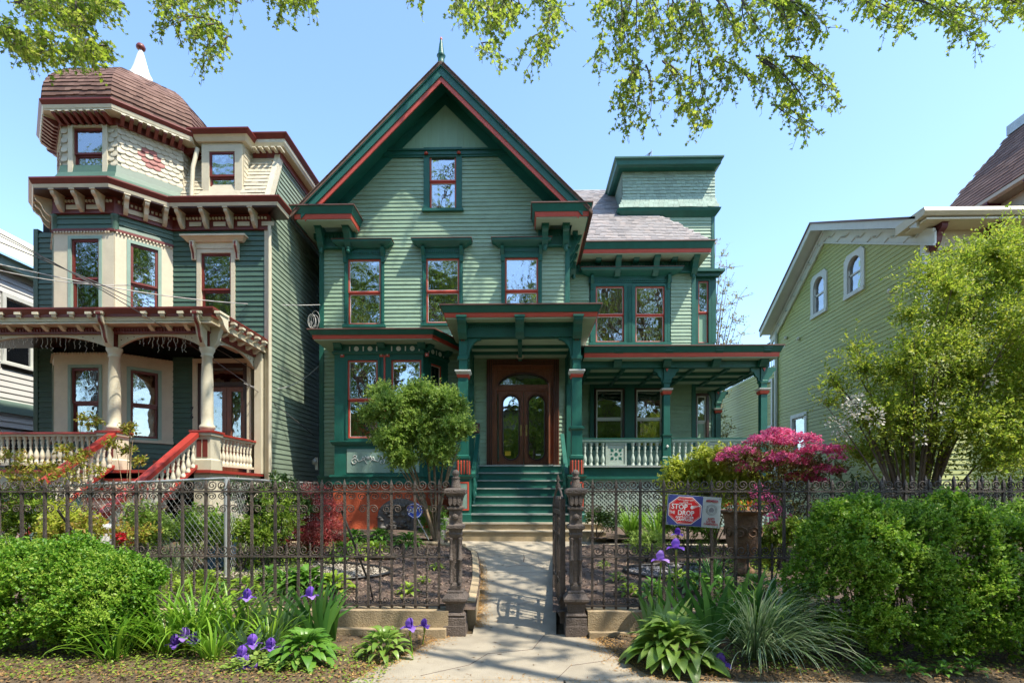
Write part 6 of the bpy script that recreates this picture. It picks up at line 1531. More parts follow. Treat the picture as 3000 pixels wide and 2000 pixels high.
def twigs(B, D, L, n, spread=1.0, jit=.01, droop=0):
    T = len(B); t = (np.arange(n)+.6)/n; D = nrm(D)
    P = B[:,None,:]+D[:,None,:]*(L[:,None,None]*t[None,:,None])
    if droop: P[:,:,2] -= droop*(t[None,:]**2)*L[:,None]
    P = P+rng.normal(size=P.shape)*jit
    r = rng.normal(size=P.shape); r = nrm(r-(r*D[:,None,:]).sum(-1,keepdims=True)*D[:,None,:])
    A = D[:,None,:]*.7+r*spread
    return P.reshape(-1,3), A.reshape(-1,3)
def onblobs(blobs, n, inner=.55):
    w = np.array([b[3]*b[4]+b[4]*b[5]+b[3]*b[5] for b in blobs]); k = rng.choice(len(blobs), n, p=w/w.sum()); Bb = np.array(blobs)[k]
    d = nrm(rng.normal(size=(n,3))); rad = rng.uniform(inner,1,size=(n,1))**.7
    return Bb[:,:3]+d*Bb[:,3:6]*rad, nrm(d/Bb[:,3:6])
def stems(mb, base, tops, r0=.02, r1=.004, wob=.05, n=6):
    base = Vector(base)
    for tp in tops:
        tp = Vector(tp); P = []; c = Vector((random.uniform(-1,1),random.uniform(-1,1),0))*wob
        for i in range(n+1):
            t = i/n; p = base.lerp(tp,t); p = p+Vector(((tp-base).x*(t**1.6-t),(tp-base).y*(t**1.6-t),0))*.6+c*math.sin(t*math.pi)
            P.append(p)
        mb.tube(P,[r0+(r1-r0)*i/n for i in range(n+1)],5,False)
def gspots(n, x0, x1, y0, y1): return np.stack([rng.uniform(x0,x1,n),rng.uniform(y0,y1,n)],1)
M['privet'] = leafmat('privet_leaves',[(.08,.20,.012),(.15,.31,.02),(.26,.44,.035),(.11,.25,.015),(.42,.54,.08)],.45)
M['privet_l'] = leafmat('privet_leaves_left',[(.055,.17,.01),(.11,.28,.018),(.20,.39,.03),(.08,.22,.012),(.34,.50,.06)],.45)
M['shoot'] = leafmat('fresh_privet_shoots',[(.24,.42,.03),(.34,.52,.05),(.46,.60,.10),(.16,.33,.02)],.5)
M['sycamore'] = leafmat('young_plane_leaves',[(.28,.40,.03),(.38,.50,.05),(.20,.32,.02),(.50,.54,.10),(.13,.22,.015)],.65)
M['canopy'] = leafmat('canopy_leaves',[(.12,.20,.02),(.18,.27,.03),(.26,.35,.04)],.5)
M['bush'] = leafmat('light_green_bush_leaves',[(.19,.32,.04),(.29,.43,.07),(.42,.54,.14),(.12,.24,.03)],.5)
M['hosta'] = leafmat('green_hosta_leaf',[(.08,.22,.025),(.15,.32,.04),(.11,.26,.03)],.35,.4,vein=28)
M['hosta_l'] = leafmat('lime_hosta_leaf',[(.25,.40,.03),(.34,.48,.05),(.2,.34,.03)],.4,.4,vein=28)
M['hosta_v'] = leafmat('variegated_hosta_leaf',[(.18,.32,.04),(.30,.44,.10),(.13,.27,.035)],.4,.35,vein=34)
M['iris_leaf'] = leafmat('iris_leaf_grey_green',[(.10,.20,.09),(.16,.27,.10),(.08,.17,.07),(.24,.34,.09)],.3,.4)
M['irisdark'] = leafmat('iris_leaf_green',[(.05,.16,.03),(.08,.22,.04),(.13,.28,.05)],.3,.4)
M['lily'] = leafmat('daylily_leaf',[(.09,.23,.018),(.16,.33,.025),(.27,.44,.04)],.4,.4)
M['liriope'] = leafmat('silver_green_grass',[(.14,.26,.09),(.26,.37,.18),(.40,.48,.30),(.10,.2,.06)],.3,.35)
M['purple'] = leafmat('purple_iris_petals',[(.18,.07,.52),(.29,.14,.66),(.11,.04,.40),(.42,.26,.72)],.35,.5)
M['petal_pale'] = leafmat('pale_iris_heart',[(.45,.30,.55),(.55,.42,.10)],.3,.5)
M['pink'] = leafmat('pink_azalea_petals',[(.78,.09,.32),(.86,.24,.44),(.66,.04,.24),(.88,.38,.50)],.45,.6)
M['azleaf'] = leafmat('azalea_leaves',[(.14,.16,.03),(.22,.24,.05),(.20,.09,.04),(.1,.13,.02)],.35)
M['gold'] = leafmat('golden_green_leaves',[(.44,.50,.05),(.58,.62,.08),(.32,.42,.05),(.66,.66,.15)],.55)
M['tree_r'] = leafmat('yellow_green_tree_leaves',[(.20,.32,.03),(.32,.44,.04),(.44,.50,.06),(.13,.24,.02),(.52,.50,.08)],.55)
M['whiteblossom'] = leafmat('white_blossom',[(.7,.68,.6),(.6,.58,.5),(.78,.76,.7)],.3)
M['redleaf'] = leafmat('red_maple_leaves',[(.36,.04,.05),(.48,.10,.10),(.24,.03,.03),(.52,.2,.16)],.5)
M['redfl'] = leafmat('crimson_peony',[(.45,.01,.02),(.6,.03,.04),(.3,.005,.015)],.3)
M['yelfl'] = leafmat('pansy_petals',[(.7,.4,.02),(.75,.15,.02),(.5,.03,.05),(.8,.55,.05)],.3)
M['ivy'] = leafmat('dark_ivy_leaves',[(.035,.08,.015),(.06,.12,.02),(.09,.16,.03)],.2,.35)
M['mixed'] = leafmat('mixed_garden_leaves',[(.16,.28,.02),(.26,.38,.03),(.10,.2,.02),(.35,.42,.06)],.4)
M['rosy'] = leafmat('young_shoots',[(.26,.34,.03),(.36,.38,.04),(.40,.22,.06),(.2,.3,.03)],.45)
M['sparse'] = leafmat('sparse_spring_leaves',[(.36,.33,.08),(.28,.30,.06),(.40,.30,.14)],.4)
def zb_(x,y): return bedz(x,y) if y > 6.1 else stripz(x,y)
# ================================================================== HEDGES
def hedge(label, xa, xb, ya, yb, top, mat, nt, name='privet_hedge', ls=.03):
    h = empty(name, ((xa+xb)/2,(ya+yb)/2,.02), label, 'hedge')
    x = rng.uniform(xa,xb,nt); tt = np.array([top(a) for a in x])*(1+.05*np.sin(x*6.3)+.035*np.sin(x*14.7+1))
    v = rng.uniform(0,1,nt); face = rng.uniform(0,1,nt); lay = rng.uniform(0,1,nt)
    zz = np.where(face < .66, .10+(tt-.10)*v**.85, tt-rng.uniform(-.03,.14,nt))
    lump = np.sin(6.1*x+2.0*np.sin(4.3*zz+1))*np.sin(6.7*zz+2.1*np.sin(3.7*x)); lump2 = np.sin(13*x+3*zz)*np.sin(15*zz-4*x+2)
    prof_ = np.sqrt(np.clip(1-((zz/np.maximum(tt,.2))*.96)**3.4,.03,1))*(.78+.22*np.clip(zz/.35,0,1))
    cy = (ya+yb)/2; hd_ = (yb-ya)/2
    y = np.where(face < .66, cy-hd_*prof_*(1+.18*lump+.10*lump2)-rng.uniform(-.30,.07,nt)*(.3+.7*lay), cy+rng.uniform(-1,1,nt)*hd_*prof_)
    zz = np.where(face >= .66, zz+.05*lump, zz)
    ex = np.minimum((x-xa),(xb-x))/.45; k = ex < 1; y = np.where(k, cy+(y-cy)*np.sqrt(np.clip(ex,.1,1)), y)
    keep = rng.uniform(0,1,nt) < np.clip(.70+.75*lump+.35*lump2,.16,1)
    x,y,zz,tt,face = x[keep],y[keep],zz[keep],tt[keep],face[keep]; nt = len(x)
    B = np.stack([x,y,zz],1)
    D = np.stack([rng.normal(0,.55,nt), -.6+rng.normal(0,.4,nt)+.5*(face>.66), .75+rng.normal(0,.5,nt)+(face>.66)*.9],1)
    L = rng.uniform(.06,.17,nt)
    P, A = twigs(B,D,L,11,1.0,.004)
    cloud('foliage',P,A,rng.uniform(.65,1.25,len(P))*ls,'round',mat,h,up=.5,kind='stuff')
    # long new shoots standing above the clipped surface
    ns = int(60*(xb-xa)); x = rng.uniform(xa+.2,xb-.1,ns); B = np.stack([x,rng.uniform(cy-hd_*.9,cy+hd_*.5,ns),np.array([top(a) for a in x])-.10],1)
    D = np.stack([rng.normal(0,.22,ns),rng.normal(-.1,.22,ns),np.ones(ns)],1); P, A = twigs(B,D,rng.uniform(.10,.30,ns),13,.9,.003)
    cloud('new_shoots',P,A,rng.uniform(.6,1.0,len(P))*ls*.85,'leaf6',mat,h,up=.2,kind='stuff')
    ns = int(520*(xb-xa)); x = rng.uniform(xa+.1,xb-.1,ns); tt = np.array([top(q) for q in x]); z_ = .2+(tt-.12)*rng.uniform(0,1,ns)**.7
    lump = np.sin(6.1*x+2.0*np.sin(4.3*z_+1))*np.sin(6.7*z_+2.1*np.sin(3.7*x)); k = rng.uniform(0,1,ns) < .55+.5*lump; x, z_, tt, lump = x[k], z_[k], tt[k], lump[k]; ns = len(x)
    pr = np.sqrt(np.clip(1-((z_/tt)*.96)**3.4,.03,1))*(.78+.22*np.clip(z_/.35,0,1)); B = np.stack([x,cy-hd_*pr*(1+.18*lump)-.02,z_],1)
    D = np.stack([rng.normal(0,.45,ns),rng.normal(-.75,.3,ns),rng.normal(.9,.35,ns)],1); P, A = twigs(B,D,rng.uniform(.07,.19,ns),11,.9,.002)
    cloud('new_shoots',P,A,rng.uniform(.6,1.05,len(P))*ls*.9,'leaf6','shoot',h,up=.3,kind='stuff')
    m = MB()
    for i in range(int(22*(xb-xa))):
        a = random.uniform(xa+.1,xb-.1); t_ = top(a)*random.uniform(.6,.95); yy = random.uniform(cy-hd_*.5,cy+hd_*.6)
        m.tube([(a,yy,.0),(a+random.uniform(-.06,.06),yy+random.uniform(-.08,.08),t_*.5),(a+random.uniform(-.2,.2),yy+random.uniform(-.2,.2),t_)],[.009,.006,.003],4,False)
    part('branches', m, M['twig'], h, kind='stuff'); return h
def topL(x):
    return lerpt(x,[(-7,.98),(-5.2,1.0),(-4.6,.95),(-4.1,.84),(-3.85,.70),(-3.6,.52),(-3.4,.38)])
def topR(x):
    return lerpt(x,[(2.55,.6),(2.75,1.0),(3.0,1.25),(3.4,1.38),(4.2,1.43),(5.2,1.36),(7,1.32)])
hedge('clipped privet hedge in front of the iron fence at the lower left', -6.6,gx(372,5.4),4.95,5.86,topL,'privet_l',10500)
hedge('tall loose privet hedge in front of the iron fence at the lower right', gx(1790,5.4),6.6,4.85,5.86,topR,'privet',19000)
# ================================================================== HOSTAS, IRISES, LILIES
def leafmesh(name, L, W, arch, fold, mat, n=6, tipd=1.0):
    V = []; F = []
    for i in range(n+1):
        t = i/n; x = L*(t-.12*t*t*arch); z = L*arch*(.75*t-1.05*t*t*tipd); w = W*.5*(math.sin(math.pi*min(1,t*.96+.02))**.75)*(1.05-.25*t)
        if i == 0: w = .012*L
        if i == n: w = .004*L
        V += [(x,-w,z+fold*w),(x,0,z),(x,w,z+fold*w)]
    F = [(3*i,3*i+3,3*i+4,3*i+1) for i in range(n)]+[(3*i+1,3*i+4,3*i+5,3*i+2) for i in range(n)]
    m = MB(); m.add(V,F,True); return m.mesh(name, M[mat])
HL = {k:[leafmesh('leaf',.30,.15,a,.35,k) for a in (.55,.75,.95)] for k in ('hosta','hosta_l','hosta_v')}
def hosta(x, y, size, mat, n, label, group=None, name='hosta', narrow=1.0):
    z = zb_(x,y); h = empty(name, (x,y,z), label, 'plant', group); off = random.uniform(0,6)
    n = int(n*1.7)
    for i in range(n):
        t = (i+.5)/n; tilt = R(12+70*(1-t)**.8)*-1; az = off+i*2.39996
        stalk = size*(.10+.42*(1-t)); hgt = size*(.10+.50*t)
        s = size*random.uniform(.55,.82)*(1.0-.2*t)
        p = (x+stalk*math.cos(az),y+stalk*math.sin(az),z+hgt)
        o = inst(random.choice(HL[mat]),'leaf',h,p); el = R(55*t-8)+random.uniform(-.15,.15)
        o.rotation_euler = (random.uniform(-.3,.3),-el,az+random.uniform(-.2,.2)); o.scale = (s/.36,s/.36*narrow*random.uniform(.85,1.1),s/.36)
    m = MB()
    for i in range(min(n,16)):
        az = off+i*2.4; r_ = size*random.uniform(.12,.4); m.tube([(x,y,z),(x+r_*.5*math.cos(az),y+r_*.5*math.sin(az),z+size*.2),(x+r_*math.cos(az),y+r_*math.sin(az),z+size*.35)],[.006,.005,.004],4,False)
    part('stalks', m, M[mat], h, kind='stuff'); return h
def ribbon(m, P, Wd, side, fold=.0):
    n = len(P); V = []; side = Vector(side).normalized()
    for i,(p,w) in enumerate(zip(P,Wd)):
        p = Vector(p); V += [p-side*w, p+Vector((0,0,-fold*w)), p+side*w]
    F = [(3*i,3*i+1,3*i+4,3*i+3) for i in range(n-1)]+[(3*i+1,3*i+2,3*i+5,3*i+4) for i in range(n-1)]
    m.add(V,F,True)
def blade(m, x, y, z, az, lean, L, w, bend, n=8, tw=0, fold=.3):
    d = Vector((math.cos(az),math.sin(az),0)); P = []; Wd = []; p = Vector((x,y,z)); ang = lean
    for i in range(n+1):
        t = i/n; P.append(p.copy()); Wd.append(w*(min(1,.55+1.2*t) if t < .4 else 1)*(1-max(0,(t-.45)/.55)**1.6)+.0006)
        ang2 = ang+bend*t*t; p = p+(d*math.sin(ang2)+Vector((0,0,math.cos(ang2))))*(L/n)
    s = Vector((-math.sin(az+tw),math.cos(az+tw),0)); ribbon(m,P,Wd,s,fold)
def clump(name, label, x, y, n, L, w, mat, lean=(.1,.7), bend=(.6,1.8), rad=.1, cat='plant', azr=(0,6.283), group=None, fanned=False, each=False):
    z = zb_(x,y); m = MB(); par = empty(name,(x,y,z),label,cat,group) if each else None
    for i in range(n):
        az = random.uniform(*azr); r_ = rad*random.random()
        q = MB() if each else m
        blade(q, x+r_*math.cos(az), y+r_*math.sin(az), z, az, random.uniform(*lean), L*random.uniform(.6,1.1), w*random.uniform(.7,1.15), random.uniform(*bend), 8, random.uniform(-.6,.6))
        if each: part('leaf', q, M[mat], par)
    return par if each else thing(name, m, M[mat], label, cat, group)
def irisfan(name, label, x, y, fans, L, w, mat, group=None):
    z = zb_(x,y); par = empty(name,(x,y,z),label,'plant',group)
    for (dx,dy,az,tilt) in fans:
        for k in range(8):
            u = (k-3.5)/3.5; m = MB(); lean = abs(u)*.62+.05; a = az if u > 0 else az+math.pi
            Lk = L*(1-.22*abs(u))*random.uniform(.85,1.1)
            blade(m, x+dx+.02*u*math.cos(az), y+dy+.02*u*math.sin(az), z, a+random.uniform(-.12,.12), lean+tilt*(1 if u>0 else -1), Lk, w*random.uniform(.8,1.1), random.uniform(.15,.9), 8, math.pi/2*.8+random.uniform(-.2,.2), .1)
            part('leaf', m, M[mat], par)
    return par
def irisbloom(x, y, z, zb0, label, s=1.0, par=None):
    b = empty('iris_flower', (x,y,zb0), label, 'flower', 'purple iris flowers')
    lean = random.uniform(-.06,.06); part('stem', MB().tube([(x-lean,y+.02,zb0),(x-lean*.3,y+.01,(z+zb0)/2),(x,y,z-.02*s)],[.007,.006,.005],6), M['lily'], b)
    part('bud_sheath', MB().lathe((x,y,z-.075*s),[(.005,0),(.012,.02),(.013,.045),(.006,.07)],6), M['gold'], b)
    for k in range(6):
        m = MB(); az = k*math.pi/3+random.uniform(-.15,.15); upr = k%2 == 0; d = Vector((math.cos(az),math.sin(az),0)); P = []; Wd = []; p = Vector((x,y,z-.01*s))
        n = 7
        for i in range(n+1):
            t = i/n; P.append(p.copy()); Wd.append(s*.032*math.sin(math.pi*min(1,.12+.82*t))**.8*(1+.18*math.sin(t*22+k)))
            a = (.75-1.5*t) if upr else (.9+1.75*t)
            p = p+(d*math.sin(a)+Vector((0,0,math.cos(a))))*(.095*s/n)
        ribbon(m,P,Wd,(-math.sin(az),math.cos(az),0),-.35 if upr else .35); part('petal', m, M['purple'], b)
    part('beard', MB().lathe((x,y,z-.005),[(.004,0),(.012,.012),(.003,.025)],6), M['petal_pale'], b); return b
# --- front strip, left of the path
for i,(px,Y,nb,L_) in enumerate(((450,5.35,110,.86),(385,5.2,80,.72),(262,4.95,55,.60),(530,5.5,70,.70))):
    x = gx(px,Y); clump('daylily',['large daylily clump with long arching leaves in front of the fence wall','daylily clump between the left hedge and the purple irises','small daylily clump at the foot of the left hedge','daylily tuft left of the grey-green iris leaves'][i],x,Y,nb,L_,.014,'lily',(.05,.8),(.6,2.3),.14,each=True)
irisfan('iris_plant','grey-green bearded iris fans under the two tallest purple flowers at left',gx(640,5.45),5.45,[(-.3,.02,.2,.15),(-.15,.06,.3,.1),(0,0,.1,.0),(.1,-.1,-.3,-.3)],.62,.030,'iris_leaf')
irisfan('iris_plant','broad upright iris fans reaching over the stone curb left of the gate',gx(735,5.5),5.5,[(0,0,.1,-.25),(.12,.05,.0,-.6),(-.12,.05,.3,.1),(.05,-.08,.2,-.4)],.74,.028,'irisdark')
irisfan('iris_plant','low iris leaves among the cluster of purple blooms near the bottom edge',gx(575,5.0),5.0,[(0,0,.5,0),(-.22,.1,.1,.1),(.2,.0,-.4,-.1)],.42,.022,'iris_leaf')
hosta(gx(700,4.85),4.85,.36,'hosta',42,'dense green hosta at the bottom left beside the purple irises',narrow=.9)
hosta(gx(882,5.1),5.1,.32,'hosta_v',30,'light green hosta in front of the stone curb, just left of the gate post',narrow=.9)
hosta(gx(905,5.75),5.75,.13,'hosta_l',9,'tiny plant at the foot of the left gate post')
hosta(gx(745,5.15),5.15,.17,'hosta',14,'small broad-leaved plant between the iris fans and the light hosta')
BL = [(568,1372,5.4,'tall purple iris standing above the grey-green fans, left one of two'),(713,1367,5.4,'tall purple iris just left of the broad fans by the stone curb'),(402,1478,5.0,'purple iris flower left-most of the low trio in the daylilies'),(424,1462,5.0,'top purple iris flower of the low trio in the daylilies'),(448,1472,5.0,'right-hand purple iris flower of the low trio in the daylilies'),
  (580,1478,4.9,'pink-throated purple iris, top of the bottom cluster'),(622,1487,4.9,'purple iris in the bottom cluster above the dense hosta'),(655,1500,4.85,'purple iris at the right end of the bottom cluster, over the hosta'),(556,1505,4.8,'dark purple iris left in the bottom cluster'),(568,1527,4.75,'dark purple iris in the middle of the bottom cluster'),(592,1545,4.7,'purple iris low in the bottom cluster, nearest the hosta'),(548,1560,4.6,'purple iris cut by the bottom edge of the picture'),
  (942,1440,5.2,'purple iris leaning in front of the stone curb by the left gate post'),(975,1436,5.5,'small dark purple iris bud beside the left gate post'),
  (1518,1284,5.5,'purple iris in front of the right fence, below the sign'),(1553,1256,5.6,'purple iris against the fence bars, right of and above its neighbour'),(1557,1226,6.3,'purple iris behind the fence directly beneath the sign'),(1656,1522,4.75,'purple iris at the bottom right among the silvery grass')]
for px,py,Y,lb in BL:
    x, z = gx(px,Y), gz(px,py,Y); irisbloom(x,Y,z,zb_(x,Y),lb,1.0 if 'bud' in lb or 'behind' in lb else 1.25)
for px,Y,n,L_,lb in ((330,5.3,60,.6,'daylily tuft tucked against the right end of the left hedge'),(490,4.95,50,.45,'short daylily tuft behind the low trio of purple irises'),(615,5.2,40,.5,'strappy tuft between the two groups of iris fans')):
    clump('daylily',lb,gx(px,Y),Y,n,L_,.012,'lily',(.1,.8),(.6,2.2),.10,each=True)
# --- front strip, right of the path
irisfan('iris_plant','big clump of broad dark iris leaves in front of the right fence',gx(1690,5.45),5.45,[(-.75,.1,.1,.35),(-.45,.1,.2,.2),(-.18,.12,.0,.1),(.05,.1,.3,0),(.28,.1,-.1,-.2),(.45,.0,.1,-.35),(-.3,-.1,.2,.1),(.1,-.1,.5,.1)],.84,.034,'irisdark')
irisfan('iris_plant','grey-green iris fans spreading left beside the striped hosta',gx(1500,5.3),5.3,[(0,.05,.1,.35),(.18,.1,.3,.2),(-.05,-.05,.1,.6)],.62,.028,'iris_leaf')
hosta(gx(1545,4.95),4.95,.50,'hosta_v',66,'large striped hosta spilling towards the sidewalk at the right',narrow=.9)
clump('grass_clump','silvery arching grass clump beside the striped hosta at the lower right',gx(1735,5.15),5.15,520,.95,.0056,'liriope',(.15,1.05),(.9,2.0),.18,azr=(-2.6,.9))
clump('grass_clump','dark green arching grass behind the silvery clump',gx(1780,5.35),5.35,200,.8,.007,'lily',(.1,.8),(.9,1.9),.12)
for k,(px,Y) in enumerate(((2090,4.62),(2170,4.62),(2440,4.7),(1990,4.68),(2230,4.66))):
    if px < 2380: hosta(gx(px,Y),Y,.15,'hosta',12,['small weed with rounded leaves at the sidewalk edge under the right hedge','low leafy weed right of the first, at the sidewalk edge','', 'low weed at the left foot of the big right hedge','rightmost low weed along the sidewalk edge'][k])
# ground cover near bottom-left
gp = gspots(420,-2.65,-1.95,4.55,4.95); P = np.array([(x,y,stripz(x,y)+random.uniform(.03,.09)) for x,y in gp]); A = rng.normal(size=(len(P),3)); A[:,2] = abs(A[:,2])*.3
cloud('ground_cover',P,A,rng.uniform(.03,.055,len(P)),'round','bush',up=2,kind='stuff')
gp = np.concatenate([gspots(3800,-6,-1.2,4.32,5.3),gspots(2200,1.9,6.5,4.58,5.3)]); P = np.array([(x,y,stripz(x,y)+random.uniform(.01,.05)) for x,y in gp]); A = rng.normal(size=(len(P),3)); A[:,2] = abs(A[:,2])*.3
cloud('ground_cover',P,A,rng.uniform(.015,.03,len(P)),'round','mixed',up=2,kind='stuff')
# ================================================================== INSIDE THE GARDEN
hs = [(705,6.75,.42,'hosta',44,'wide dark green hosta just behind the left fence',1.0),(655,6.95,.34,'hosta',26,'green hosta behind the left fence, left part of the wide patch',1.0),(770,6.8,.32,'hosta_l',22,'bright hosta at the right end of the wide patch behind the left fence',1.0),
 (937,6.75,.19,'hosta_l',13,'yellow-green young hosta low behind the fence near the left gate post',1.1),(971,7.3,.13,'hosta_l',9,'tiny lime hosta on the mulch above its larger neighbour',1.0),(1003,8.2,.15,'hosta_l',11,'small lime hosta at the edge of the front walk, left side',1.0),
 (863,9.1,.36,'hosta_l',34,'brightest lime hosta in the middle of the left bed',.7),(795,9.0,.36,'hosta',30,'green hosta between the red maple and the lime hosta',.7),(814,10.6,.36,'hosta',32,'dark hosta under the bay window, left of three',.7),(874,10.6,.38,'hosta',34,'dark hosta under the bay window, middle of three',.7),(938,10.2,.36,'hosta',30,'dark hosta under the bay window beside the blue yard sign',.7),
 (560,8.2,.3,'hosta_l',26,'lime hosta by the chain-link fence',.9),(470,7.2,.26,'hosta_l',20,'yellow-green leafy plant in the left bed behind the hedge end',1.0),(620,7.4,.26,'hosta',20,'green broad-leaved plant in the left bed beside the gravel',1.0),
 (1388,8.3,.14,'hosta_l',10,'small hosta right of the open gate',1.0),(1418,7.4,.17,'hosta_l',13,'lime hosta behind the first pickets right of the gate',1.0),(1445,6.7,.2,'hosta_l',14,'yellow hosta behind the striped hosta, right of the gate',1.0),(1600,6.9,.3,'hosta',26,'green hosta behind the fence beneath the sign',1.0),(1660,6.8,.28,'hosta',22,'green hosta behind the fence below the urn',1.0)]
for px,Y,s,mt,n,lb,nw in hs: hosta(gx(px,Y),Y,s,mt,n,lb,narrow=nw)
for px,Y,n,L_,mt,lb in ((1450,11.6,150,.85,'lily','daylily clump in front of the porch lattice, left'),(1510,11.3,170,.9,'lily','daylily clump in front of the porch lattice, right'),(1765,8.4,60,.5,'gold','yellow-green grassy tuft right of the urn'),(400,7.7,110,.62,'liriope','spiky blue-green clump behind the left fence'),(640,8.9,60,.45,'lily','grassy clump beside the red maple'),(520,8.9,60,.5,'lily','grassy clump near the recycling bin'),(1640,7.4,60,.5,'irisdark','iris-like tuft under the urn behind the fence')):
    clump('grassy_plant',lb,gx(px,Y),Y,n,L_,.010,mt,(.1,.8),(.4,1.5),.12)
def shrub(name, label, base, blobs, nt, L, n, ls, tm, mat, stem='bark', nst=8, r0=.02, cat='shrub', spread=1., up=.5, upb=.35, inner=.5, drp=0, extra=None):
    h = empty(name, base, label, cat); P0, N0 = onblobs(blobs, nt, inner)
    D = N0+rng.normal(size=N0.shape)*.5; D[:,2] += upb
    P, A = twigs(P0-N0*L*.5,D,rng.uniform(.6,1.3,nt)*L,n,spread,.006,drp)
    cloud('foliage',P,A,rng.uniform(.6,1.25,len(P))*ls,tm,mat,h,up=up,kind='stuff')
    m = MB(); tops = [tuple(Vector(blobs[i%len(blobs)][:3])+Vector((random.uniform(-.6,.6)*blobs[i%len(blobs)][3],random.uniform(-.6,.6)*blobs[i%len(blobs)][4],random.uniform(-.3,.6)*blobs[i%len(blobs)][5]))) for i in range(nst)]
    stems(m, base, tops, r0, .004); part('stems', m, M[stem], h); return h
# tree in front of the bay window
Yb = 10.7; bx_, bz_ = gx(1000,Yb), .6
bl = []
for px,py,r_ in ((905,940,.42),(960,905,.38),(1020,925,.42),(1050,985,.35),(960,985,.5),(905,1010,.38),(1010,1035,.42),(930,1050,.33),(860,955,.25),(1045,940,.28),(880,905,.25)):
    bl.append((gx(px,Yb)+0,Yb+random.uniform(-.3,.2),gz(px,py,Yb),r_,r_*1.0,r_*.75))
bt = shrub('garden_tree','small light green multi-stemmed tree in front of the bay window',(bx_,Yb,bz_),bl,4300,.24,13,.058,'leaf6','bush','bark_tan',11,.035,'tree',.9,.8,.2,.2)
shrub('leafy_shrub','dark leafy shrub at the foot of the tree by the bay window',(gx(1000,11),11,.6),[(gx(995,11),11,1.0,.35,.3,.35)],140,.14,9,.05,'leaf6','hosta','twig',6,.01)
# right tree
Yt = 8.2
def blobpx(lst,Y,sy=.8,sz=.8,jy=.5): return [(gx(a,Y+0),Y+random.uniform(-jy,jy),gz(a,b,Y),r_,r_*sy,r_*sz) for a,b,r_ in lst]
rb_ = blobpx([(1915,880,.2),(1890,925,.15),(1960,800,.2),(2050,740,.22),(2180,620,.42),(2260,600,.5),(2340,640,.6),(2130,690,.35),(2220,720,.55),(2320,760,.65),(2140,800,.4),(2060,830,.4),(2010,870,.32),(2110,900,.5),(2230,860,.6),(2340,900,.7),(1960,855,.28),(1990,960,.42),(2080,980,.55),(2200,980,.6),(2330,1010,.6),(2030,1040,.35),(2140,1050,.45),(2250,1060,.4),(2400,800,.8),(2420,1000,.7),(2290,560,.35),(2360,560,.4)],Yt)
TR = shrub('small_tree','yellow-green leafy tree against the olive house at the right edge',(gx(2100,Yt+.2),Yt+.2,.45),[(a,b,c,d*1.2,e_*1.2,f_*1.15) for a,b,c,d,e_,f_ in rb_],6400,.42,14,.050,'leaf6','tree_r','bark',16,.03,'tree',.9,.4,.15,.05)
lb_ = blobpx([(1950,940,.16),(1930,975,.13),(1975,925,.15),(2000,960,.14),(2160,935,.10),(2270,870,.09),(2100,1010,.08),(1960,985,.13)],Yt-.5,.8,1.2,.2)
P0, N0 = onblobs(lb_,420,.3); cloud('blossom',P0,N0,rng.uniform(.025,.05,len(P0)),'round','whiteblossom',TR,kind='stuff')
br = MB()
for px,py in ((2110,700),(2280,620),(1960,860),(1980,960),(2330,800),(2200,900),(2400,700),(2060,1000),(1900,870)):
    br.tube([(gx(2100,Yt+.2),Yt+.2,.45),(gx((2100*2+px)/3,Yt),Yt+.1,gz(2100,(1200*1.2+py)/2.2,Yt)),(gx((2100+px*2)/3,Yt),Yt,gz(2100,(1050+py*2)/3,Yt)),(gx(px,Yt),Yt-.1,gz(px,py,Yt))],[.05,.032,.018,.005],7,False)
part('trunk', br, M['bark'], TR)
shrub('evergreen_shrub','dark green shrub behind the right fence below the olive house',(gx(1960,9.5),9.5,.6),[(gx(1965,9.5),9.5,1.5,.5,.4,.45),(gx(2060,9.3),9.3,1.2,.7,.4,.6),(gx(2200,9.3),9.3,1.2,.8,.4,.6),(gx(2340,9.3),9.3,1.3,.8,.4,.7)],900,.16,9,.05,'leaf6','ivy','twig',10,.012)
# azalea and golden shrub
Ya = 9.3
AZ = shrub('azalea','bright pink azalea in full bloom at the right end of the porch',(gx(1800,Ya),Ya,.55),blobpx([(1700,1060,.38),(1760,1040,.4),(1830,1050,.45),(1890,1080,.35),(1790,1090,.55),(1850,1110,.45),(1770,1150,.4),(1830,1170,.3)],Ya,1,.6,.35),1300,.15,9,.042,'leaf6','azleaf','twig',14,.018)
ab = blobpx([(1700,1045,.36),(1670,1058,.22),(1755,1015,.3),(1785,1000,.26),(1815,1020,.36),(1870,1042,.34),(1915,1040,.24),(1945,1052,.14),(1840,1065,.34),(1890,1085,.3),(1770,1060,.34),(1725,1080,.28),(1850,1100,.26),(1880,1108,.2)],Ya-.1,1.1,.42,.3)
P0, N0 = onblobs(ab,3600,.5); k = (N0[:,2] > -.25); P0, N0 = P0[k], N0[k]
P, A = twigs(P0,N0+np.array([0,-.2,.7]),np.full(len(P0),.03),6,1.6,.012); cloud('blossom',P,A,rng.uniform(.022,.042,len(P)),'round','pink',AZ,up=.4,kind='stuff')
P0, N0 = onblobs(blobpx([(1790,1195,.2),(1770,1160,.25),(1740,1130,.15)],8.4,1,.7,.2),160,.4); P, A = twigs(P0,N0,np.full(len(P0),.03),6,1.6,.012); cloud('low_blossom',P,A,rng.uniform(.02,.04,len(P)),'round','pink',AZ,kind='stuff')
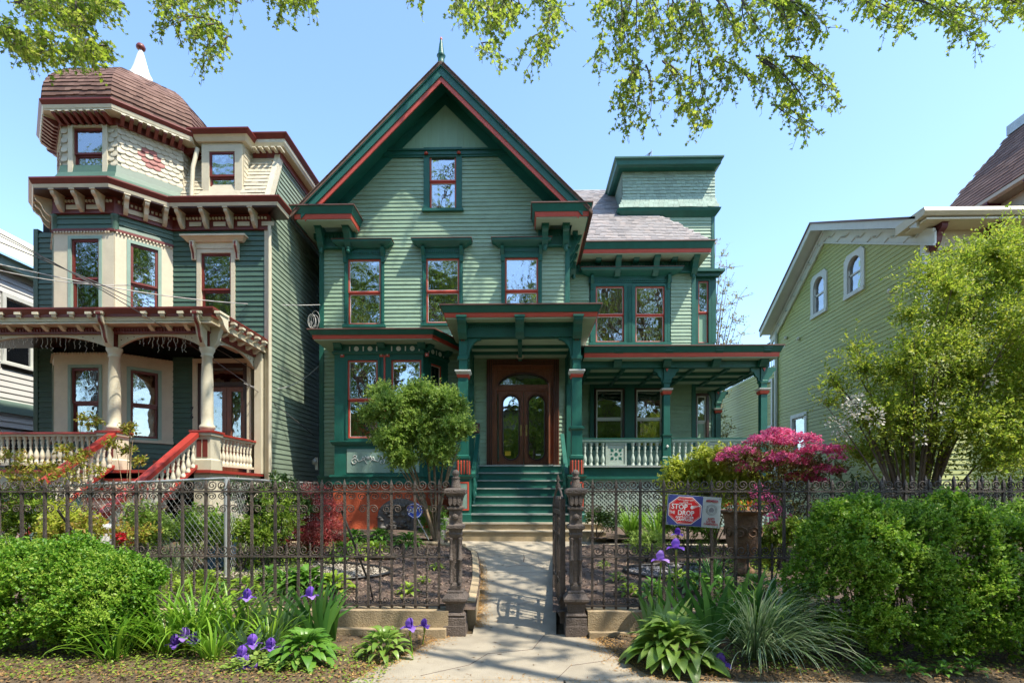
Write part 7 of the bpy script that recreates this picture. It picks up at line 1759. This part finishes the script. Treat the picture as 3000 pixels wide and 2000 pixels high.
GS = shrub('golden_shrub','golden-green leafy shrub in front of the side porch, left of the azalea',(gx(1640,9.8),9.8,.55),blobpx([(1600,1085,.34),(1560,1110,.3),(1640,1060,.34),(1690,1095,.34),(1585,1140,.36),(1650,1125,.42),(1720,1125,.4),(1605,1045,.16),(1560,1070,.16),(1690,1055,.2),(1550,1160,.25)],9.8,1,.75,.3),1900,.20,9,.075,'leaf6','gold','bark_tan',16,.016,up=.8)
shrub('round_shrub','small rounded green shrub on the right bed near the walk',(gx(1485,8.9),8.9,.45),[(gx(1485,8.9),8.9,.78,.32,.28,.26)],240,.12,9,.035,'leaf6','bush','twig',6,.01)
# red japanese maple
Ym = 9.0
shrub('japanese_maple','small weeping red-leaved maple left of the bay window',(gx(722,Ym),Ym,.45),blobpx([(720,1130,.34),(690,1160,.3),(750,1165,.32),(680,1205,.3),(735,1215,.35),(770,1200,.22),(700,1245,.22),(765,1235,.18),(725,1265,.1),(665,1235,.15)],Ym,.9,.55,.25),1300,.16,10,.065,'thin','redleaf','twig',14,.014,upb=-.5,drp=.5,up=.1)
# ivy on the chain-link and assorted planting at the left
shrub('ivy','dark ivy heaped over the chain-link fence',(gx(600,8.6),8.6,.4),blobpx([(575,1150,.38),(620,1160,.36),(545,1120,.25),(640,1115,.22),(600,1190,.36),(660,1130,.2),(690,1165,.25)],8.6,.8,.8,.2),520,.13,9,.055,'round','ivy','twig',8,.01)
shrub('ivy','ivy climbing the flank of the turret house',(gx(617,11.8),11.9,.6),[(gx(617,11.8),12.0,1.2,.16,.2,.6),(gx(622,11.8),12.0,1.9,.12,.15,.3)],120,.12,8,.05,'leaf6','ivy','twig',5,.008)
shrub('leafy_shrub','light green leafy shrub inside the chain-link fence beside the maple',(gx(650,8.3),8.3,.4),blobpx([(650,1160,.3),(660,1200,.3),(620,1215,.28),(590,1225,.25)],8.2,.8,.9,.2),260,.14,9,.05,'leaf6','mixed','twig',8,.01)
shrub('peony','peony bush with orange-tinged leaves behind the left hedge',(gx(250,7.0),7.0,.35),blobpx([(215,1215,.25),(290,1230,.22),(160,1230,.25),(320,1215,.14)],7.0,.9,.8,.15),200,.13,9,.055,'leaf6','rosy','twig',8,.008)
pf_ = empty('peony_flower',(gx(278,6.75),6.75,gz(278,1232,6.75)-.06),'large crimson peony bloom seen through the left fence','flower')
P0, N0 = onblobs([(gx(276,6.75),6.75,gz(278,1230,6.75),.06,.06,.05),(gx(284,6.75),6.72,gz(284,1236,6.75),.035,.04,.04)],90,.2); cloud('petals',P0,N0,rng.uniform(.025,.045,len(P0)),'round','redfl',pf_,kind='stuff')
part('stem', MB().tube([(gx(278,6.75),6.75,.35),(gx(278,6.75),6.75,gz(278,1235,6.75))],.006,5), M['lily'], pf_)
lb = ['tall sapling shoot with fresh leaves in front of the left porch rail','second sapling shoot, nearer the porch steps','short shoot left of the tall sapling','leafy shoot at the far left, above the fence rail','spreading shoots behind the fence at the left','shoot right of the second sapling above the fence']
for i,(px,py,Y,bls) in enumerate(((196,955,7.6,[(196,965,.16),(188,1045,.1),(175,1060,.1)]),(290,975,7.7,[(290,985,.12),(262,1020,.09)]),(140,1010,7.6,[(140,1035,.12),(110,1075,.14)]),(20,1040,7.5,[(15,1050,.2),(60,1065,.16),(30,1090,.22)]),(110,1090,7.4,[(90,1100,.22),(160,1092,.2),(225,1080,.14),(60,1120,.22),(180,1060,.12)]),(305,1020,7.9,[(300,1035,.1),(318,1060,.09)]))):
    shrub('sapling',lb[i],(gx(px,Y),Y,.35),blobpx(bls,Y,.9,.6,.08),26*len(bls),.10,8,.05,'thin' if i < 0 else 'leaf6','rosy','bark_tan',len(bls)+1,.009,'sapling',up=.8)
gp_ = gspots(3600,-7.2,-2.2,6.3,7.6); k = rng.uniform(0,1,len(gp_)) < np.clip(.35+.6*np.sin(gp_[:,0]*3.1)*np.sin(gp_[:,1]*4+gp_[:,0]),.05,1); gp_ = gp_[k & (gp_[:,0] < -3.3)]
B = np.array([(x,y,bedz(x,y)) for x,y in gp_]); P, A = twigs(B,np.stack([rng.normal(0,.4,len(B)),rng.normal(0,.4,len(B)),np.ones(len(B))],1),rng.uniform(.06,.22,len(B)),7,1.,.01)
cloud('ground_cover',P,A,rng.uniform(.02,.045,len(P)),'leaf6','mixed',up=.8,kind='stuff')
gp_ = gspots(900,-6.4,-2.9,8.0,10.4); B = np.array([(x,y,bedz(x,y)) for x,y in gp_ if math.sin(x*3)*math.sin(y*3.3) > -.1]); P, A = twigs(B,np.stack([rng.normal(0,.4,len(B)),rng.normal(0,.4,len(B)),np.ones(len(B))],1),rng.uniform(.06,.25,len(B)),8,1.,.01)
cloud('ground_cover',P,A,rng.uniform(.025,.05,len(P)),'leaf6','bush',up=.8,kind='stuff')
gp_ = gspots(900,2.6,8.5,7.6,10.4); B = np.array([(x,y,bedz(x,y)) for x,y in gp_ if math.sin(x*2.3+1)*math.sin(y*3.3) > -.2]); P, A = twigs(B,np.stack([rng.normal(0,.4,len(B)),rng.normal(0,.4,len(B)),np.ones(len(B))],1),rng.uniform(.06,.3,len(B)),8,1.,.01)
cloud('ground_cover',P,A,rng.uniform(.025,.05,len(P)),'leaf6','mixed',up=.8,kind='stuff')
# fuller planting behind the left fence, the chain-link and along the porch base
for i,(lst,Y,mt,lbl) in enumerate((
 ([(40,1150,.3),(95,1165,.3),(10,1195,.3),(60,1215,.28)],7.3,'mixed','light green bushy plant at the far left behind the fence'),
 ([(130,1185,.22),(180,1200,.25),(120,1225,.2)],7.1,'gold','yellow-green bushy plant behind the fence, left of the peony'),
 ([(330,1185,.25),(370,1205,.25),(350,1230,.2)],7.6,'bush','green bushy plant behind the left fence, right of the peony'),
 ([(450,1190,.28),(490,1215,.24),(430,1225,.22)],7.9,'privet','fresh green bushy plant left of the recycling bin'),
 ([(555,1215,.22),(600,1235,.2),(520,1235,.18)],7.9,'mixed','low light green plant in front of the ivy'),
 ([(1370,1185,.22),(1400,1195,.22)],11.2,'ivy','small dark bush at the right end of the stone steps'),
 ([(1580,1190,.3),(1550,1205,.25),(1610,1205,.28)],9.8,'privet','green bush under the golden shrub'),
 ([(1790,1225,.25),(1830,1215,.25),(1760,1250,.2)],8.2,'mixed','light green bush right of the urn'))):
    shrub('bushy_plant',lbl,(gx(lst[0][0],Y),Y,zb_(0,Y)),blobpx(lst,Y,.9,.8,.15),110*len(lst),.14,10,.05,'leaf6',mt,'twig',6,.008)
for px,Y,s,mt,n,lb in ((420,6.5,.26,'hosta_l',18,'lime broad-leaved plant at the right end of the left hedge, behind the fence'),(500,6.55,.24,'hosta',18,'green hosta behind the daylilies, left bed'),(560,6.8,.26,'hosta_l',18,'bright leafy plant left of the wide hosta patch'),(690,8.9,.3,'hosta_l',22,'lime hosta under the red maple'),(1500,6.6,.26,'hosta',20,'green hosta behind the iris clump, right bed'),(1560,7.3,.24,'hosta_l',16,'lime hosta in front of the grey gravel'),(1740,6.9,.3,'hosta',22,'dark hosta right of the urn')):
    hosta(gx(px,Y),Y,s,mt,n,lb)
# urn
ux, uy = gx(1706,7.9), 7.9; uz = .42; ztu = gz(1706,1172,7.9)
ur = thing('garden_urn', MB().lathe((ux,uy,uz),[(.16,0),(.17,.05),(.10,.12),(.09,.2),(.15,.28),(.20,.36),(.235,.5),(.255,.68),(.27,ztu-uz-.07),(.30,ztu-uz-.04)],24), M['terra'], 'large weathered terracotta urn with flowers behind the right fence', 'urn')
part('rim', MB().lathe((ux,uy,ztu-.045),[(.30,0),(.36,.02),(.385,.035),(.385,.05),(.33,.06),(.30,.03)],28), M['terra'], ur)
sw = MB()
for k in range(9):
    a0_ = k*2*math.pi/9; q = []
    for i in range(14):
        t = i/13; r2_ = .10*(1-.75*t); aa = a0_+(r2_*math.cos(t*8))/.25; q.append((ux+.262*math.cos(aa),uy+.262*math.sin(aa),uz+.62+r2_*math.sin(t*8)))
    sw.tube(q,.012,4,False)
part('relief_scrolls', sw, M['terra'], ur, kind='stuff')
up_ = empty('urn_flowers',(ux,uy,ztu),'yellow, orange and red pansies filling the terracotta urn','flowers')
P0, N0 = onblobs([(ux-.15,uy-.1,ztu+.06,.2,.2,.07),(ux+.1,uy-.1,ztu+.07,.22,.2,.08)],260,.4); cloud('petals',P0[:110],N0[:110],rng.uniform(.03,.05,110),'round','yelfl',up_,kind='stuff'); cloud('foliage',P0[110:],N0[110:],rng.uniform(.03,.06,150),'leaf6','lily',up_,kind='stuff')
# log, gravel, mulch chips, litter
lg = thing('log', MB().tube([(gx(832,8.9),8.9,.53),(gx(870,8.95),8.97,.54),(gx(908,9.0),9.0,.53)],[.065,.07,.06],10), M['bark'], 'short grey log edging the left bed below the lime hosta', 'log')
def inell(x,y,cx,cy,rx_,ry_): return ((x-cx)/rx_)**2+((y-cy)/ry_)**2 < 1
def scatter(name, pts, zoff, smin, smax, tm, mat, flat=2.5):
    P = np.array([(x,y,bedz(x,y)+zoff if y > 6.1 else (stripz(x,y) if not inapron(x,y) else 0)+zoff) for x,y in pts]); A = rng.normal(size=(len(P),3)); A[:,2] *= .35
    return cloud(name,P,A,rng.uniform(smin,smax,len(P)),tm,mat,up=flat,kind='stuff')
gc = (gx(690,7.9),7.9,1.35,.62)
pts = [p for p in gspots(26000,-5.6,-.7,6.15,10.6) if p[0] < PL(p[1])-.05 and not inell(*p,*gc)][:13000]
scatter('mulch_chips', pts, .012, .018, .05, 'chip', 'chip', 1.2)
pts = [p for p in gspots(24000,.55,6.5,6.15,10.6) if p[0] > PR(p[1])+.05][:11000]
scatter('mulch_chips', pts, .012, .018, .05, 'chip', 'chip', 1.2)
pts = [p for p in gspots(14000,gc[0]-1.4,gc[0]+1.4,7.2,8.6) if inell(*p,*gc)]
scatter('gravel', pts, .02, .018, .04, 'round', 'gravel', 1.0)
gc2 = (gx(1560,8.0),8.0,.8,.5); pts = [p for p in gspots(7000,gc2[0]-1,gc2[0]+1,7.3,8.7) if inell(*p,*gc2)]
scatter('gravel', pts, .02, .018, .04, 'round', 'greystone', 1.0)
for g_,lb in ((gc,'black edging strip around the pale gravel in the left bed'),(gc2,'black edging strip around the grey gravel in the right bed')):
    P = [(g_[0]+(g_[2]+.03)*math.cos(a),g_[1]+(g_[3]+.03)*math.sin(a),0) for a in np.linspace(0,2*math.pi,40)]; P = [(x,y,bedz(x,y)+.035) for x,y,_ in P]
    thing('bed_edging', MB().tube(P,.025,5), M['blackp'], lb, 'edging')
pts = [p for p in gspots(20000,-6.5,6.5,4.3,5.95) if not inapron(p[0],p[1]) ]
dens = [p for p in pts if random.random() < .35+.5*mnoise.noise((p[0]*1.3,p[1]*2,9))+ (.4 if p[1] < 4.8 else 0)]
scatter('leaf_litter', dens, .012, .02, .05, 'leaf4', 'litter', 1.2)
# catkin debris along the walk and apron edges
cp2 = []
for i in range(5200):
    y = random.uniform(6.2,9.8); cp2.append((PL(y)+abs(random.gauss(0,.07))+.04,y))
for i in range(4200):
    t = random.random(); y = 4.52+1.42*t; e_ = lerpt(y,sorted([(b,a) for a,b in al])) if random.random() < .5 else lerpt(y,sorted([(b,a) for a,b in ar_])); cp2.append((e_+random.gauss(0,.10)*(1),y))
for i in range(1600): cp2.append((random.uniform(-6,6),4.5+random.gauss(0,.05)))
P = np.array([(x,y,(lerpt(y,PATHZ) if PL(y) < x < PR(y) and y > 6 else (0 if inapron(x,y) else stripz(x,y)))+.008) for x,y in cp2]); A = rng.normal(size=(len(P),3)); A[:,2] *= .2
cloud('catkin_debris',P,A,rng.uniform(.008,.022,len(P)),'leaf4','catkin',up=2,kind='stuff')
pts = [(random.uniform(-1.0,1.2),random.uniform(4.3,6)) for _ in range(60)]+[(random.uniform(-.5,.4),random.uniform(6,11)) for _ in range(50)]
P = np.array([(x,y,lerpt(y,PATHZ)+.006) for x,y in pts]); A = rng.normal(size=(len(P),3)); A[:,2] = 0
cloud('fallen_twigs',P,A,rng.uniform(.02,.07,len(P)),'thin','litter',up=3,kind='stuff')
# ================================================================== STREET TREES
def clear_of_view(p, m=25):
    q = proj(p)
    return q is None or q[0] < -m or q[0] > 2352+m or q[1] < -m or (p[1] < 3.5 and p[2] > 5)
def street_tree(label, base, fork, limbs, nleaf, seed, sprays, group=None):
    random.seed(seed); g = np.random.default_rng(seed)
    T = empty('street_tree', base, label, 'tree', group)
    base, fork = Vector(base), Vector(fork)
    tm = MB().tube([base,base.lerp(fork,.1)+Vector((.02,0,0)),base.lerp(fork,.5)+Vector((.08,.05,0)),fork],[.42,.33,.28,.26],14,False); part('trunk', tm, M['bark'], T)
    LB = []; AX = []
    for (tgt, r0) in limbs:
        tgt = Vector(tgt); P = []; n = 12; c = (fork+tgt)/2+Vector((random.uniform(-.8,.8),random.uniform(-.8,.8),random.uniform(.6,1.8)))
        for i in range(n+1):
            t = i/n; p = fork*(1-t)**2+c*2*t*(1-t)+tgt*t*t; P.append(p+Vector((random.gauss(0,.06),random.gauss(0,.06),random.gauss(0,.06))))
        mb = MB().tube(P,[r0*(1-.82*i/n) for i in range(n+1)],8,False); lo = part('limb', mb, M['bark'], T)
        sub = MB()
        for i in range(3,n+1):
            for s in range(3):
                d = Vector((random.gauss(0,1),random.gauss(0,1),random.gauss(.1,.7))).normalized(); L = random.uniform(.9,2.2)*(1.1-.4*i/n); a = P[i]
                b = a+d*L*.5+Vector((0,0,.1)); e = a+d*L+Vector((random.gauss(0,.2),random.gauss(0,.2),-.15))
                if not (clear_of_view(a,10) and clear_of_view(b) and clear_of_view(e)): continue
                sub.tube([a,b,e],[r0*.16+.006,r0*.09+.005,.004],5,False); AX.append((b,e)); AX.append((a,b))
        if sub.v: part('branches', sub, M['bark'], lo, kind='stuff')
    nt = nleaf//12; idx = g.integers(0,len(AX),nt); tt = g.uniform(0,1,nt)
    B = np.array([np.array(AX[k][0])*(1-t)+np.array(AX[k][1])*t for k,t in zip(idx,tt)])
    D = g.normal(size=(nt,3)); D[:,2] -= .2; D = nrm(D); L = g.uniform(.25,.6,nt); B = B+g.normal(size=B.shape)*.12
    ok = np.array([clear_of_view(B[i]) and clear_of_view(B[i]+D[i]*L[i]) for i in range(nt)]); B, D, L = B[ok], D[ok], L[ok]
    P, A = twigs(B,D,L,12,1.,.03); cloud('canopy',P,A,g.uniform(.07,.13,len(P)),'maple','canopy',T,up=.2,kind='stuff')
    # hanging sprays that dip into the view
    tw = MB(); SB = []; SD = []; SL = []
    for (x0,y0,x1,y1,Y,n) in sprays:
        n = max(1,round(n*.78)) if seed == 12 else n
        for k in range(n):
            jx = random.gauss(0,9); a = (x0+jx*1.2, y0); e = (x1+random.gauss(0,9), y1+random.gauss(0,6)-abs(random.gauss(0,14)))
            Y0 = Y+random.uniform(-.5,.5); A0 = Vector((gx(a[0],Y0),Y0+.5,gz(a[0],a[1],Y0)+.3)); E0 = Vector((gx(e[0],Y0),Y0-.2,gz(e[0],e[1],Y0)))
            m_ = (A0+E0)/2+Vector((random.gauss(0,.10),random.gauss(0,.15),.12)); P = [A0*(1-t)**2+m_*2*t*(1-t)+E0*t*t for t in np.linspace(0,1,9)]
            tw.tube(P,[.012-.0095*i/8 for i in range(9)],4,False)
            for i in range(1,9):
                for s in range(1 if i%2 else 2):
                    d = (P[i]-P[i-1]).normalized()*.5+Vector((random.gauss(0,1),random.gauss(0,.8),random.gauss(-.35,.6)))*.7; d.normalize(); l_ = random.uniform(.10,.30)
                    SB.append(P[i]); SD.append(d); SL.append(l_); tw.tube([P[i],P[i]+d*l_*.5+Vector((0,0,-.05*l_)),P[i]+d*l_+Vector((0,0,-.25*l_))],[.0045,.003,.002],3,False)
    if SB:
        part('hanging_twigs', tw, M['twig'], T, kind='stuff')
        P, A = twigs(np.array(SB),np.array(SD),np.array(SL),6,1.0,.012,.25); cloud('hanging_leaves',P,A,g.uniform(.035,.070,len(P)),'maple','sycamore',T,up=.1,kind='stuff')
    return T
S_left = []
for (x0,y0,x1,y1,n) in ((-60,60,60,120,5),(-30,-20,120,70,7),(40,-30,190,90,8),(100,-30,225,105,8),(150,-30,245,60,6),(-40,100,100,165,4),(30,60,150,155,5),(90,90,200,160,6),(150,80,235,160,6),(215,-20,262,45,3),
      (360,-30,400,60,3),(440,-40,440,50,3),(450,20,400,110,2),(460,30,470,130,4),(480,60,490,165,3),(350,-30,345,8,1),(500,-20,515,30,3),(610,-40,620,20,3),(660,-30,700,30,4),(600,-10,650,65,1),(690,-20,720,10,2)):
    S_left.append((x0,y0,x1,y1,random.uniform(6.5,7.6),n))
S_right = []
for (x0,y0,x1,y1,n) in ((930,-40,960,20,3),(1040,-30,1060,70,4),(1090,-30,1090,95,5),(1130,-30,1130,110,5),(1180,-30,1160,80,5),(1230,-30,1260,60,5),(1100,80,1140,185,3),(1250,60,1200,185,3),(1240,60,1245,160,3),(1270,-10,1270,100,2),
      (1400,-30,1380,80,4),(1440,-30,1400,160,4),(1470,-30,1450,150,6),(1510,-30,1510,140,7),(1560,-30,1560,130,7),(1620,-30,1600,140,7),(1680,-30,1680,130,7),(1740,-30,1740,130,7),(1800,-30,1800,120,7),(1850,-30,1860,110,6),(1900,-30,1920,20,3),
      (1470,120,1425,250,4),(1500,130,1470,300,4),(1440,200,1425,330,2),(1560,120,1560,250,4),(1610,120,1610,290,4),(1660,120,1650,240,4),(1700,120,1740,250,4),(1760,110,1800,260,5),(1800,120,1830,300,4),(1850,110,1880,230,4),(1870,120,1900,260,3),(1380,60,1370,190,2),(1820,230,1830,320,2),(1590,240,1600,310,2),
      (2000,-40,1980,60,3),(2030,-30,2050,100,4),(2100,-30,2090,60,4),(2150,-30,2170,100,4),(2200,-30,2210,130,5),(2250,-30,2240,80,4),(2310,-30,2300,60,4),(2360,-30,2330,50,5),(2380,20,2345,90,2)):
    S_right.append((x0,y0,x1,y1,random.uniform(6.6,8.4),n))
street_tree('street tree whose leafy twigs hang into the top left corner', (-7.5,1.0,-.1), (-7.2,1.8,5.5),
    [((-4,6.2,9.6),.17),((-1.2,7.4,10.2),.15),((-8,7.2,10),.15),((-5,8,14),.16),((-10,5,12),.13),((-7,0,13),.14),((-3,1,13),.14),((-2,9,15.5),.12)], 8500, 11, S_left, None)
street_tree('street tree whose long leafy twigs hang over the green house from the top', (10.2,-1.2,-.1), (9.6,-.2,6.2),
    [((1.5,6.8,9.8),.15),((4,7.8,10.2),.18),((-.6,7.5,12.5),.16),((5,9.5,15),.17),((2.5,10,16.5),.15),((6.8,8.2,11.5),.13),((6,-1,14),.16),((0,4.5,11),.13),((1,11,17.5),.12),((2.2,12.4,16.2),.13),((4.6,12.6,15.2),.13),((-.5,12,17),.12),((-2.5,11.5,15),.11)], 8500, 12, S_right, None)
random.seed(3)
# trees across the street, mirrored in the window panes
for k,(x,y,s) in enumerate(((-27,-9,1.9),(-20,-10,2.2),(-13,-9,1.9),(-6,-10,2.1),(.5,-9,1.8),(7,-10,2.0),(14,-9,1.9))):
    T = empty('street_tree', (x,y,-.1), ['leafy tree across the street, farthest left of the row','leafy tree across the street, second from the left','leafy tree across the street, third from the left','tree across the street mirrored in the left house windows','tree across the street mirrored in the middle windows','tree across the street mirrored in the porch windows','tree across the street mirrored in the right house windows'][k], 'tree')
    tb = MB().tube([(x,y,-.1),(x+.1,y,3*s),(x,y+.1,6*s)],[.35,.28,.2],10,False)
    for i in range(14):
        a = random.uniform(0,6.28); tb.tube([(x,y,random.uniform(3,6)*s),(x+1.5*math.cos(a),y+1.5*math.sin(a),7*s),(x+3.2*math.cos(a),y+3.2*math.sin(a),random.uniform(8,12)*s)],[.12,.07,.02],6,False)
    part('trunk', tb, M['bark'], T)
    bl = [(x+random.uniform(-3,3),y+random.uniform(-2,2),random.uniform(1.2,11)*s,1.6,1.5,1.5) for _ in range(26)]
    P0, N0 = onblobs(bl,4600,.2); P, A = twigs(P0,N0,np.full(len(P0),.5),6,1.,.1); cloud('canopy',P,A,rng.uniform(.16,.3,len(P)),'leaf6','canopy',T,kind='stuff')
# thin tree behind the wing
Yx = 24
BT = empty('sparse_tree',(gx(1655,Yx),Yx,0),'thin sparsely leaved tree behind the right side of the green house','tree')
m = MB(); bp0 = Vector((gx(1650,Yx),Yx,0)); SBx = []; SDx = []; SLx = []
for (px,py) in ((1655,590),(1668,660),(1690,740),(1645,560),(1680,700),(1665,620),(1700,770),(1648,700),(1672,790),(1660,1000),(1672,985),(1655,960),(1690,690)):
    e = Vector((gx(px,Yx),Yx+random.uniform(-.5,.5),gz(px,py,Yx))); c_ = Vector((bp0.x-.6,Yx,e.z*.55)); P = [bp0*(1-t)**2+c_*2*t*(1-t)+e*t*t for t in np.linspace(0,1,10)]
    m.tube(P,[.09-.083*i/9 for i in range(10)],5,False)
    for i in range(5,10):
        for s in range(7):
            d = Vector((random.gauss(.3,1),random.gauss(0,.6),random.gauss(.5,.6))).normalized(); l_ = random.uniform(.25,.7); SBx.append(P[i]); SDx.append(d); SLx.append(l_); m.tube([P[i],P[i]+d*l_],[.012,.004],3,False)
part('trunk', m, M['bark_tan'], BT); P, A = twigs(np.array(SBx),np.array(SDx),np.array(SLx),5,1.,.04); cloud('foliage',P,A,rng.uniform(.06,.13,len(P)),'leaf6','sparse',BT,kind='stuff')
# distant houses glimpsed under the porch
dh = thing('distant_house', MB().box(gx(1630,60),gx(1720,60),60,70,0,gz(1660,1003,60)).fprism(Fr(0,60),[(gx(1630,60)-1,gz(1660,1003,60)),(gx(1720,60)+1,gz(1660,1003,60)),(gx(1700,60),gz(1660,988,60)),(gx(1650,60),gz(1660,990,60))],-10,.5), M['cream'], 'pale low house far away, glimpsed under the side porch', 'house')
part('chimney', MB().box(gx(1660,60),gx(1664,60),61,62,gz(1660,990,60),gz(1660,975,60)), M['orange'], dh)
shrub('distant_tree','round green tree far behind the side porch',(gx(1655,45),45,0),[(gx(1655,45),45,3,2.5,2,2.6),(gx(1700,45),46,3,2.5,2,2)],400,.8,8,.35,'leaf6','canopy','bark',6,.15,'tree')

# houses across the street, seen only as reflections
for k,(x,w_,h_,mt,lb) in enumerate(((-16,7,9.5,'orange','brick-red row house across the street, reflected at the left'),(-8,7,10.5,'brownstone','tan row house across the street opposite the turret house'),(0,7.4,9.8,'stone_grey','grey row house across the street opposite the front door'),(8,7,10.2,'brownroof','brown row house across the street opposite the side porch'),(16,7.2,9.6,'cream','cream row house across the street, reflected at the right'))):
    RO = empty('row_house',(x,-19,0),lb,'house'); fr_ = Fr(x,-19,-1,0)
    part('wall', MB().fbox(fr_,-w_/2,w_/2,-6,0,-.1,h_), M[mt], RO); part('cornice', MB().fbox(fr_,-w_/2,w_/2,0,.4,h_-.5,h_), M['wood_dark'], RO)
    wm = MB().fbox(fr_,-.55,.55,-.02,.06,0,2.3).mesh('door',M['wood_dark'])
    for a in (-2.2,0,2.2):
        for z in (1.2,4.3,7.2):
            if a == 0 and z < 2: part('door', MB().fbox(fr_,-.55,.55,-.02,.06,.5,2.9), M['wood_dark'], RO); continue
            part('window', MB().fbox(fr_,a-.5,a+.5,-.02,.05,z,z+1.9), M['dark'], RO)
